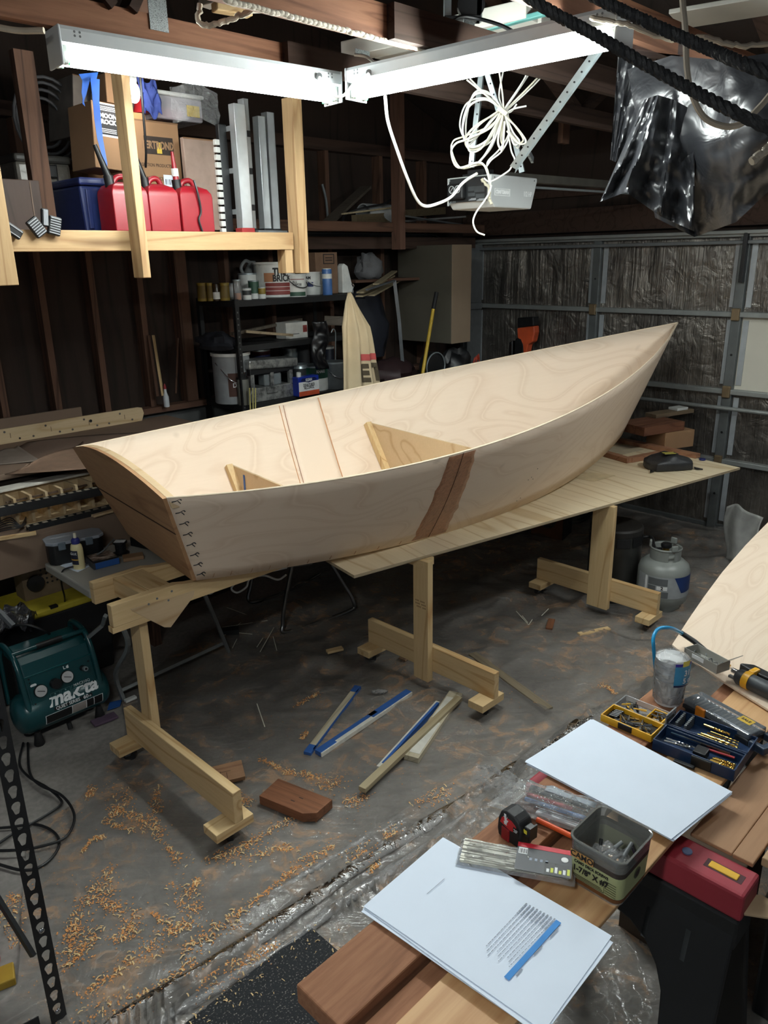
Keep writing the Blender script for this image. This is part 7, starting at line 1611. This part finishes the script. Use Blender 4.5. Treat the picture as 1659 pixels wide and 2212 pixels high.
for li, ln_ in enumerate(lines):
    P = smooth_path([pz(x, y, .008) for x, y in ln_], 8); tot = sum((b-a).length for a, b in zip(P, P[1:])); n_ = int(50+560*tot*rnd.uniform(.6, 1.3))
    for k in range(n_):
        t_ = rnd.random()*(len(P)-1); i = min(int(t_), len(P)-2); p = P[i].lerp(P[i+1], t_-i); wv = .007+.026*max(0, noise.noise(Vector((p.x*6, p.y*6, li)))+.35)
        p = p+Vector((rnd.gauss(0, wv), rnd.gauss(0, wv), 0)); r_ = toroom(p); p.z = (sheet_h(r_[0], r_[1]) if r_[1] < left_lim(r_[0]) else 0)+.0025
        if rnd.random() < .86: flake(sd, p, rnd.uniform(.003, .009), rnd.uniform(.002, .005), rnd.uniform(0, 2*PI), rnd.uniform(0, .002))
        else: flake(sv, p, rnd.uniform(.008, .022), rnd.uniform(.002, .005), rnd.uniform(0, 2*PI), rnd.uniform(.002, .006))
for k in range(1500):
    a, c = rnd.uniform(.2, 3.2), rnd.uniform(1.3, 3.2)
    if noise.noise(Vector((a*2.4, c*2.4, 60))) < .05+.1*(a > 1.8) or c > left_lim(a): continue
    p = rm(a, c, sheet_h(a, c)+.0025); flake(sd, p, rnd.uniform(.002, .006), rnd.uniform(.002, .004), rnd.uniform(0, 2*PI), .0005)
tag(sd.build('sawdust', DUST), 'orange sawdust drifted along the folds of the plastic', 'sawdust', kind='stuff'); tag(sv.build('shavings', SHAV), 'pale curled wood shavings scattered over the plastic', 'shavings', kind='stuff')
# black mat with shavings
mt = NT('black_flecked_mat'); sp2 = mt.noise(mt.coord('Object', (1, 1, 1)), 160, 2); mt.ln(mt.ramp(sp2, [(.60, rgb(26, 28, 32)), (.68, rgb(120, 116, 110))]), mt.b.inputs['Base Color']); mt.b.inputs['Roughness'].default_value = .9; mt.bump(mt.noise(mt.coord('Object', (1, 1, 1)), 90, 3), .6, .006)
tag(MB().bx(.30, 1.235, 1.12, 1.625, .0105, .019).build('floor_mat', mt.m, M=RM, bev=.003), 'black flecked rubber mat under the near end of the boards', 'mat')
ms = MB()
for k in range(420):
    a, c = rnd.uniform(.55, 1.25), rnd.uniform(1.12, 1.63)
    if a > 1.18 or c > 1.57 or noise.noise(Vector((a*9, c*9, 4))) > .05: flake(ms, rm(a, c, .0205), rnd.uniform(.004, .016), rnd.uniform(.0015, .004), rnd.uniform(0, 2*PI), rnd.uniform(.001, .004))
tag(ms.build('mat_shavings', SHAV), 'pale wood shavings scattered on the black mat', 'shavings', kind='stuff')
# ---- offcuts
MAHO = wood('mahogany_block', (128, 84, 58), (88, 54, 36), 'X', 6, 8, .6, fibre=.5, rough=.7)
def zfl(p): r_ = toroom(p); return sheet_h(r_[0], r_[1])
q0, q1, q2 = pz(560, 1722, .05), pz(672, 1768, .05), pz(604, 1688, .05)
L1, L2 = (q1-q0).length, (q2-q0).length*1.05
bk = thing('wood_block', 'large brown block with a chamfered corner on the floor', 'wood block', M=basis(Vector((q0.x, q0.y, .015)), q1-q0, q2-q0))
MB().prism([(0, 0), (L1*.84, -.0), (L1*1.02, .03), (L1*1.06, L2), (0, L2)], 0, .042).build('block', MAHO, bk, bev=.002)
for x, y in ((.13, .04), (.15, .07)): MB().bx(x, x+.02, y, y+.005, .0415, .0425).build('saw_mark', pm('dark_saw_mark', (58, 36, 26), .8), bk)
q0, q1, q2 = pz(457, 1700, .02), pz(530, 1682, .02), pz(455, 1662, .04)
t = thing('wood_block', 'small pale brown block with cracks left of the large block', 'wood block', M=basis(Vector((q0.x, q0.y, .014)), q1-q0, Vector((-.1, .9, .35))))
MB().bx(0, (q1-q0).length, 0, .085, 0, .028).build('block', wood('tan_block', (150, 114, 84), (116, 82, 58), 'X', 5, 8, .6), t, bev=.002)
cr = MB()
for x, y0, y1 in ((.045, .02, .05), (.07, .012, .04)): cr.bx(x, x+.002, y0, y1, .0275, .0285)
cr.bx(.01, .09, .044, .0455, .0275, .0285); cr.build('crack', pm('dark_saw_mark', (58, 36, 26), .8), t)
BTP = pm('blue_masking_tape', (38, 84, 150), .6); LATH = wood('white_washed_lath', (186, 176, 152), (150, 138, 112), 'X', 6, 9, .6); WPNT = pm('chipped_white_paint', (206, 204, 194), .6, 0, .1, 30)
def lath(label, p0, p1, w_, h_, mat=LATH, z=.022, tape=None, paint=None, up=0):
    a, b = pz(*p0, z), pz(*p1, z+up); d = b-a; L = d.length; t = thing('wood_strip', label, 'wood strip', M=basis(a, d, Vector((-d.y, d.x, 0))))
    MB().bx(0, L, -w_/2, w_/2, -h_/2, h_/2).build('strip', mat, t, bev=.0015)
    for (s, e, y0, y1) in (tape or []): MB().bx(L*s-.0005, L*e+.0005, w_*y0-.0006, w_*y1+.0006, -h_/2-.0005, h_/2+.0008).build('tape', BTP, t)
    for (s, e, y0, y1) in (paint or []): MB().bx(L*s, L*e, w_*y0, w_*y1, h_/2, h_/2+.0012).build('paint', WPNT, t)
    return t
lath('leftmost pale strip with blue taped ends on the floor', (664, 1628), (773, 1484), .035, .014, tape=[(0, .10, -.5, .5), (.90, 1, -.5, .5), (.05, .95, -.5, -.4)])
lath('strip mostly covered in blue tape, second from the left', (688, 1628), (884, 1496), .042, .022, mat=WPNT, tape=[(0, .16, -.35, .5), (.16, .62, .0, .5), (.55, 1, -.35, .5)])
lath('thin blue and white strip beside the long bare strip', (818, 1662), (946, 1520), .022, .030, mat=WPNT, tape=[(.05, .98, -.5, .05)])
lath('long bare pale strip lying across the others', (782, 1706), (992, 1508), .036, .022, mat=wood('bare_grey_pine', (168, 154, 124), (138, 122, 92)), z=.045)
lath('wide chipped white painted strip at the right of the bundle', (888, 1640), (985, 1500), .07, .03, mat=LATH, z=.025, paint=[(.05, .5, -.4, .3), (.55, .9, -.3, .4)])
lath('long brown lath lying beside the middle stand', (1186, 1532), (1020, 1412), .05, .012, mat=wood('grey_brown_lath', (124, 112, 92), (98, 86, 68)), z=.03)
lath('short tan lath near the right stand', (1250, 1370), (1316, 1357), .035, .01, mat=PINE['X'], z=.03)
lath('tiny brown chip between the middle and right stands', (1186, 1358), (1192, 1338), .04, .012, mat=MAHO, z=.03)
lath('small pale chip on the plastic under the boat', (706, 1408), (740, 1400), .035, .015, mat=PINE['X'], z=.03)
lath('brown chip by the rear caster of the middle stand', (868, 1425), (885, 1415), .05, .01, mat=wood('chip_brown', (120, 96, 74), (92, 72, 54)), z=.03)
tiesn = [((555, 1520), (572, 1570)), ((562, 1408), (592, 1355)), ((590, 1375), (598, 1405)), ((490, 1312), (533, 1328)), ((480, 1355), (578, 1340)), ((485, 1372), (520, 1345)), ((500, 1365), (545, 1370)), ((1115, 1320), (1142, 1350)), ((1142, 1350), (1150, 1338)), ((1170, 1330), (1185, 1315)), ((1128, 1330), (1140, 1345)), ((555, 1398), (568, 1378)), ((502, 1400), (512, 1380))]
for i, (q0, q1) in enumerate(tiesn):
    o = tag(MB().bar(pz(*q0, .028), pz(*q1, .028), .004, .002).build('cable_tie_end', ZT), 'clipped white cable tie end lying on the plastic', 'cable tie', 'clipped cable ties on the floor')
tag(MB().sphere((0, 0, .012), (.045, .02, .012)).build('bag_scrap', WRAP, loc=pz(820, 1498, .02), sm=True), 'twist of clear film above the blue taped strip', 'plastic scrap')
tag(MB().bx(-.03, .03, -.012, .012, 0, .012).build('connector', WHITEP, loc=pz(282, 1512, .012), rz=.8), 'small red and white fitting by the table leg foot', 'fitting')
tag(MB().prism([(0, 0), (.06, .02), (.07, .08), (.01, .07)], 0, .004).build('tape_scrap', BTP, loc=pz(232, 1535, .01), rz=.3), 'scrap of blue tape beside the compressor', 'tape')
tag(MB().bx(-.06, .06, -.03, .03, 0, .012).build('sanding_block', pm('plum_pad', (84, 66, 84), .8), loc=pz(226, 1556, .006), rz=.7, bev=.003), 'plum coloured pad by the compressor foot', 'pad')
# ---- folding chair legs under the hull, white cord, dark things
CHR = pm('chair_chrome', (120, 120, 118), .25, .9, .1, 20)
ch = thing('folding_chair', 'folding chair with bent chrome tube legs under the boat', 'chair', pz(690, 1340, 0))
f0, f1 = pz(612, 1360, .03), pz(764, 1312, .03); zc_ = .60
MB().tube([pyy(632, 1218, f0.y+.05), pyy(616, 1300, f0.y+.02), f0+Vector((0, 0, .04)), f0+Vector((.03, 0, -.015)), f1+Vector((-.04, -.03, -.015)), f1+Vector((0, 0, .04)), pyy(735, 1250, f1.y+.03), pyy(702, 1195, f1.y+.05)], .0125, 12, sm=6).build('leg_frame', CHR, ch, world=True, sm=True)
g0 = pz(537, 1296, .03)
MB().tube([pyy(546, 1238, g0.y+.08), pyy(540, 1270, g0.y+.03), g0, pz(560, 1298, .02), pz(640, 1268, .02), pz(690, 1240, .03)], .012, 12, sm=6).build('leg_frame', CHR, ch, world=True, sm=True)
MB().bx(-.21, .21, -.20, .20, .0, .03, M=Matrix.Translation((pz(690, 1340, 0)+Vector((.0, .42, .44)))) @ Matrix.Rotation(.4, 4, 'Z')).build('seat', BLACKP, ch, world=True, bev=.01)
tag(MB().tube([pz(620, 1226, .45), pz(560, 1240, .42), pz(520, 1252, .38), pz(500, 1270, .32), pz(512, 1280, .28), pz(532, 1268, .32), pz(540, 1250, .36), pz(570, 1243, .38), pz(600, 1252, .36), pz(618, 1242, .40)], .006, 8, sm=6).build('white_cable', WIRE, sm=True), 'looped white cable hanging under the hull', 'cable')
tag(MB().tube([pz(470, 1268, .5), pz(455, 1282, .42), pz(440, 1275, .45), pz(452, 1264, .5), pz(500, 1258, .52)], .006, 8, sm=6).build('white_cable', WIRE, sm=True), 'coil of white cable behind the cradle gusset', 'cable')
p = pz(640, 1250, .3); tag(MB().bx(-.07, .07, -.06, .06, 0, .14).build('grey_box', pm('grey_case', (104, 106, 104), .5), loc=(p.x, p.y+.25, .30), rz=.3, bev=.01), 'grey box between the chair legs under the hull', 'box')
for i, (px, py) in enumerate(((660, 1240), (690, 1235), (718, 1228))): heap('dark_bundle', ('left', 'middle', 'right')[i]+' dark bundle under the hull behind the chair legs', 'bundle', pz(px, py, .16)+Vector((0, .3, 0)), .12, .1, .11, pm('dark_bundle_m', (34, 36, 36), .6), 40+i)
# ---- round cooker and propane tank behind the right stand
cp_ = pz(1322, 1335, 0); cx_, cy_ = 1.50, 4.67
ck = thing('cooker', 'round dark topped steel cooker behind the right stand', 'cooker', (cx_, cy_, .012))
STL = pm('dull_cooker_steel', (70, 70, 68), .35, .7, .15, 8)
MB().lathe([(.165, .06), (.165, .46)], 36).build('shell', STL, ck, sm=True); MB().lathe([(.168, .44), (.168, .475), (.155, .485), (.0001, .478)], 36, cap=False).build('lid', pm('cooker_lid', (44, 42, 40), .5, .4), ck, sm=True)
MB().lathe([(.178, 0), (.178, .07), (.17, .085), (.165, .085)], 36, cap=False).build('base', BLACKM, ck, sm=True)
for k in range(10):
    a = 2*PI*k/10; MB().bx(-.045, .045, -.002, .002, .375, .435, M=Matrix.Rotation(a, 4, 'Z') @ Matrix.Translation((0, -.1655, 0))).build('window', BLACKP, ck, bev=.001)
    MB().bx(-.04, .04, -.002, .002, .02, .05, M=Matrix.Rotation(a+.2, 4, 'Z') @ Matrix.Translation((0, -.1775, 0))).build('base_slot', GREYM if k % 2 else BLACKP, ck)
pp = pz(1440, 1330, 0); pt = thing('propane_tank', 'grey propane tank with a blue and white label beside the cooker', 'gas tank', (pp.x, pp.y+.12, .012))
PG = pm('propane_grey', (128, 132, 128), .38, 0, .05, 8); PR = .155
MB().lathe([(.10, .0), (.105, .03), (.13, .045), (.15, .075), (PR, .11), (PR, .26), (.145, .295), (.11, .325), (.06, .34), (.0001, .342)], 36, cap=False).build('tank', PG, pt, sm=True)
MB().lathe([(.115, -.01), (.115, .05)], 30, cap=False).build('foot_ring', PG, pt, sm=True)
for k in range(3): MB().lathe([(.092, .325), (.092, .395)], 10, cap=False, a0=2*PI*k/3+.25-PI/2, a1=2*PI*(k+1)/3-.15-PI/2).build('collar', PG, pt, sm=True)
MB().lathe([(.093, .395), (.097, .402), (.093, .410)], 30, cap=False).build('collar_rim', PG, pt, sm=True)
for k in range(3): MB().bx(-.02, .02, -.10, -.085, .40, .44, M=Matrix.Rotation(2*PI*k/3+.2, 4, 'Z')).build('collar_tab', PG, pt, bev=.006)
MB().cyl((0, 0, .34), (0, 0, .40), .02, 14).build('valve', BRASS, pt, sm=True); MB().lathe([(.03, .40), (.034, .41), (.03, .425)], 12).build('valve_knob', BLACKP, pt, sm=True)
MB().lathe([(PR+.001, .115), (PR+.001, .255)], 30, cap=False, a0=-PI*.98, a1=-PI*.12).build('label', pm('tank_label', (150, 154, 156), .5), pt, sm=True)
MB().grid(lambda u, v: Vector(((PR+.0022)*math.cos(lerp(-1.15-.35*v, -.4, u)), (PR+.0022)*math.sin(lerp(-1.15-.35*v, -.4, u)), lerp(.15, .255, v))), 12, 4).build('blue_swoosh', pm('tank_blue', (26, 50, 100), .45), pt, sm=True)
def tank_patch(a0, a1, z0, z1, mat): MB().lathe([(PR+.0018, z0), (PR+.0018, z1)], 8, cap=False, a0=a0, a1=a1).build('print_block', mat, pt, sm=True)
for a0, a1, z0, z1, m_ in ((-2.5, -1.75, .20, .245, pm('tank_print', (92, 96, 98), .6)), (-2.5, -2.2, .16, .195, pm('tank_print', (92, 96, 98), .6)), (-2.15, -1.75, .17, .195, WHITEI), (-2.5, -2.15, .125, .15, WHITEI), (-2.1, -1.7, .12, .16, pm('tank_print', (92, 96, 98), .6)), (-2.65, -2.55, .13, .25, WHITEI)): tank_patch(a0, a1, z0, z1, m_)
o = text('2', .03, INK, pt, Matrix.Identity(4), depth=0, bold=.001)
for v in o.data.vertices: a = -1.95+v.co.x/PR; v.co = Vector(((PR+.003)*math.cos(a), (PR+.003)*math.sin(a), .183+v.co.y))
tag(MB().tube([Vector((cx_+.17, cy_, .40)), Vector((cx_+.22, cy_-.03, .41)), Vector((pp.x-.08, pp.y+.10, .418)), Vector((pp.x-.03, pp.y+.12, .40))], .011, 10, sm=6).build('gas_hose', BLACKP, sm=True), 'black gas hose from the cooker to the propane valve', 'hose')
# ---- under the table near the door
t = thing('speaker_box', 'brown wooden box front with a round hole under the plywood sheet', 'box', M=basis(pz(1180, 1160, .012), pz(1212, 1160, .012)-pz(1153, 1150, .012), (0, 0, 1)))
mb = MB(); R1 = .075; Wb, Hb = .26, .26; cxh, cyh = .005, .15
for yy in (-.0, .012):
    I = [mb.bm.verts.new((cxh+R1*math.cos(2*PI*k/32), cyh+R1*math.sin(2*PI*k/32), yy)) for k in range(32)]; O = []
    for k in range(32):
        a = 2*PI*(k)/32; m = min((Wb/2)/max(1e-6, abs(math.cos(a))), (Hb/2)/max(1e-6, abs(math.sin(a)))); O.append(mb.bm.verts.new((cxh+m*math.cos(a), .13+m*math.sin(a), yy)))
    for k in range(32): mb.face([I[k], I[(k+1) % 32], O[(k+1) % 32], O[k]])
mb.build('front', pm('brown_box_face', (112, 72, 48), .6), t)
MB().bx(Wb/2, Wb/2+.01, 0, Hb, -.2, .012).bx(-Wb/2-.0, -Wb/2+.01, 0, Hb, -.2, -.001).build('sides', BLACKP, t)
wv = thing('hand_truck_wheel', 'dark spoked wheel leaning behind the right stand', 'wheel', M=basis(pz(1247, 1150, .0)+Vector((0, .2, .19)), (1, -.25, 0), (0, 0, 1)))
MB().tube([(.17*math.cos(k*PI/18), .17*math.sin(k*PI/18), 0) for k in range(37)], .02, 10).build('tyre', pm('dark_teal_rubber', (24, 34, 40), .5), wv, sm=True)
for k in range(5): a = 2*PI*k/5+.4; MB().bar((0, 0, 0), (.16*math.cos(a), .16*math.sin(a), 0), .05, .02, (0, 0, 1)).build('spoke', pm('dark_teal_plastic', (26, 38, 44), .5), wv, bev=.005)
MB().cyl((0, 0, -.03), (0, 0, .03), .04, 16).build('hub', BLACKP, wv, sm=True)
o = MB().grid(lambda u, v: Vector((.03*math.sin(u*9+v*2)+.05*v, -.25*u+.02*math.sin(v*5), .42*(1-v)+.03*math.sin(u*5))), 20, 20).build('white_cover', pm('off_white_cover', (160, 160, 156), .8), loc=rm(5.35, 1.93, .02), rz=RZ, sm=True, solid=.006); tag(o, 'off white cloth cover hanging at the right edge near the door', 'cloth')
# ---- things on the right end of the plywood sheet
TBT = TBZ+.001
q = pz(1442, 1010, TBT); pc_ = thing('dust_bag', 'black dust bag with a yellow lettered label on the plywood sheet', 'bag', q, math.atan2(du.y, du.x)-.45)
mb = MB(); bmesh.ops.create_cube(mb.bm, size=1); bmesh.ops.subdivide_edges(mb.bm, edges=mb.bm.edges, cuts=7, use_grid_fill=True)
for v in mb.bm.verts:
    x, y, z = v.co*2; k = 1-.30*max(0, z)-.05*x*x*(y*y > .5); n_ = noise.noise(v.co*4)*.05
    e = 1-.38*max(0, abs(x)-.5)**1*abs(y)*.8; v.co = Vector((x*.165*k*e*(1+n_), y*.105*k*(1+n_), max(0, (z*.5+.5)*(.105-.035*abs(x)*max(0, z))*(1+n_*1.5))))
mb.build('bag', pm('black_nylon', (34, 35, 38), .45, 0, .2, 14, .25), pc_, sm=True, sub=1)
for s in (-1, 1): MB().prism([(s*.150, -.10), (s*.19, -.12), (s*.160, -.06)], .004, .012).build('corner_ear', BLACKP, pc_)
MB().bx(-.055, .045, -.05, .02, .0, .002, M=Matrix.Translation((-.0, .0, .103)) @ Matrix.Rotation(.0, 4, 'X')).build('label', BLACKP, pc_)
for k in range(2): MB().bx(-.045, .035, -.035+.03*k, -.018+.03*k, .1052, .1060).build('yellow_lettering', pm('label_yellow', (196, 186, 84), .6), pc_)
for x in (-.02, .06): MB().bx(x, x+.05, .05, .075, .088, .094, M=Matrix.Rotation(-.25, 4, 'X')).build('buckle', GREYM, pc_, bev=.003)
tag(MB().cyl((0, 0, 0), (0, 0, .012), .022, 18).build('blue_cap', pm('navy_cap', (24, 34, 96), .4), loc=pz(1517, 994, TBT), bev=.002), 'small navy blue cap on the plywood sheet by the door', 'cap')
FRW = wood('tan_frame_timber', (164, 120, 92), (126, 86, 64), 'X', 5, 8, .6)
def tbar(label, q0, q1, w_, h_, mat=FRW, z=0, name='timber', cat='timber'): return tag(MB().bar(pz(*q0, TBT+z+h_/2), pz(*q1, TBT+z+h_/2), w_, h_).build(name, mat, bev=.002), label, cat)
tbar('front tan frame timber lying on the sheet left of the dust bag', (1308, 980), (1360, 995), .05, .035)
tbar('short tan timber angled behind the dust bag', (1360, 993), (1425, 980), .05, .035)
tbar('long tan board running behind the dust bag', (1335, 950), (1508, 985), .06, .03)
tag(MB().bx(-.12, .12, -.10, .10, 0, .004).build('card', pm('pale_card', (190, 176, 148), .8), loc=pz(1345, 972, TBT), rz=.6), 'pale card lying between the tan timbers', 'card')
p = pz(1450, 985, TBT); CB_ = thing('carton', 'brown carton under the butcher block pieces near the door', 'box', (p.x+.10, p.y+.32, TBT), math.atan2(du.y, du.x)-.2); MB().bx(-.14, .14, -.1, .1, 0, .13).build('carton', CARD, CB_, bev=.003)
BBK = wood('butcher_block', (112, 74, 54), (82, 50, 36), 'X', 6, 9, .7, rough=.7)
M0 = Matrix.Translation((p.x-.06, p.y+.30, TBT+.131)) @ Matrix.Rotation(math.atan2(du.y, du.x)-.1, 4, 'Z')
for k in range(3): tag(MB().bx(-.22, .20, -.14+.095*k, -.048+.095*k, 0, .065).build('dark_block', BBK, M=M0, bev=.002), ('front', 'middle', 'back')[k]+' one of three dark brown blocks side by side on the carton', 'wood block')
tag(MB().bx(.10, .52, .05, .16, .066, .095).build('grey_plank', wood('grey_tan_plank', (120, 104, 84), (92, 78, 62)), M=M0, bev=.002), 'grey tan plank sticking out over the dark blocks', 'plank')
tag(MB().bx(.34, .46, .06, .15, .096, .116).build('small_box', WHITEP, M=M0, bev=.002), 'small white and blue box on the end of the grey tan plank', 'box')
tag(MB().poly([pz(1240, 1032, TBT+.001), pz(1275, 1020, TBT+.001), pz(1330, 1027, TBT+.001), pz(1283, 1040, TBT+.001)]).build('paper_offcut', pm('buff_paper', (206, 188, 150), .8), solid=.0008), 'buff paper offcut beside the hull on the plywood sheet', 'paper')
# ---- orange power tool hanging on the garage door behind the boat
q = pa(1128, 740, 5.95); og = thing('power_tool', 'orange and black cordless tool standing behind the boat near the garage door', 'power tool', q, RZ-PI/2)
ORG = pm('tool_orange', (190, 78, 42), .45); k_ = .0046
def T(px, py): return ((px-1128)*k_, (740-py)*k_)
MB().prism([T(*a) for a in ((1120, 712), (1160, 706), (1162, 718), (1158, 736), (1148, 742), (1144, 760), (1138, 762), (1134, 742), (1122, 730))], -.04, .04, RX90).build('body', ORG, og, bev=.01)
MB().prism([T(*a) for a in ((1121, 692), (1158, 689), (1160, 706), (1122, 711))], -.045, .045, RX90).build('battery', BLACKP, og, bev=.008)
MB().prism([T(*a) for a in ((1117, 732), (1132, 730), (1138, 745), (1136, 775), (1116, 778))], -.04, .04, RX90).build('guard', BLACKP, og, bev=.008)
MB().prism([T(*a) for a in ((1104, 740), (1112, 736), (1113, 775), (1102, 778))], -.05, .05, RX90).build('metal_head', CHROME, og, bev=.006); MB().cyl((T(1108, 742)[0], -.052, T(1108, 742)[1]), (T(1108, 742)[0], -.045, T(1108, 742)[1]), .012, 12).build('dark_pin', BLACKP, og)
MB().bx(-.02, .02, -.02, .02, T(0, 762)[1]-.5, T(0, 762)[1]).build('grip', BLACKP, og, bev=.006)
tag(MB().bx(-.35, .4, -.2, .2, 0, q.z-.66).build('dark_cabinet', pm('dark_low_cabinet', (34, 36, 38), .6), loc=(q.x, q.y, 0), rz=RZ-PI/2, bev=.005), 'dark low cabinet behind the boat carrying the orange tool', 'cabinet')
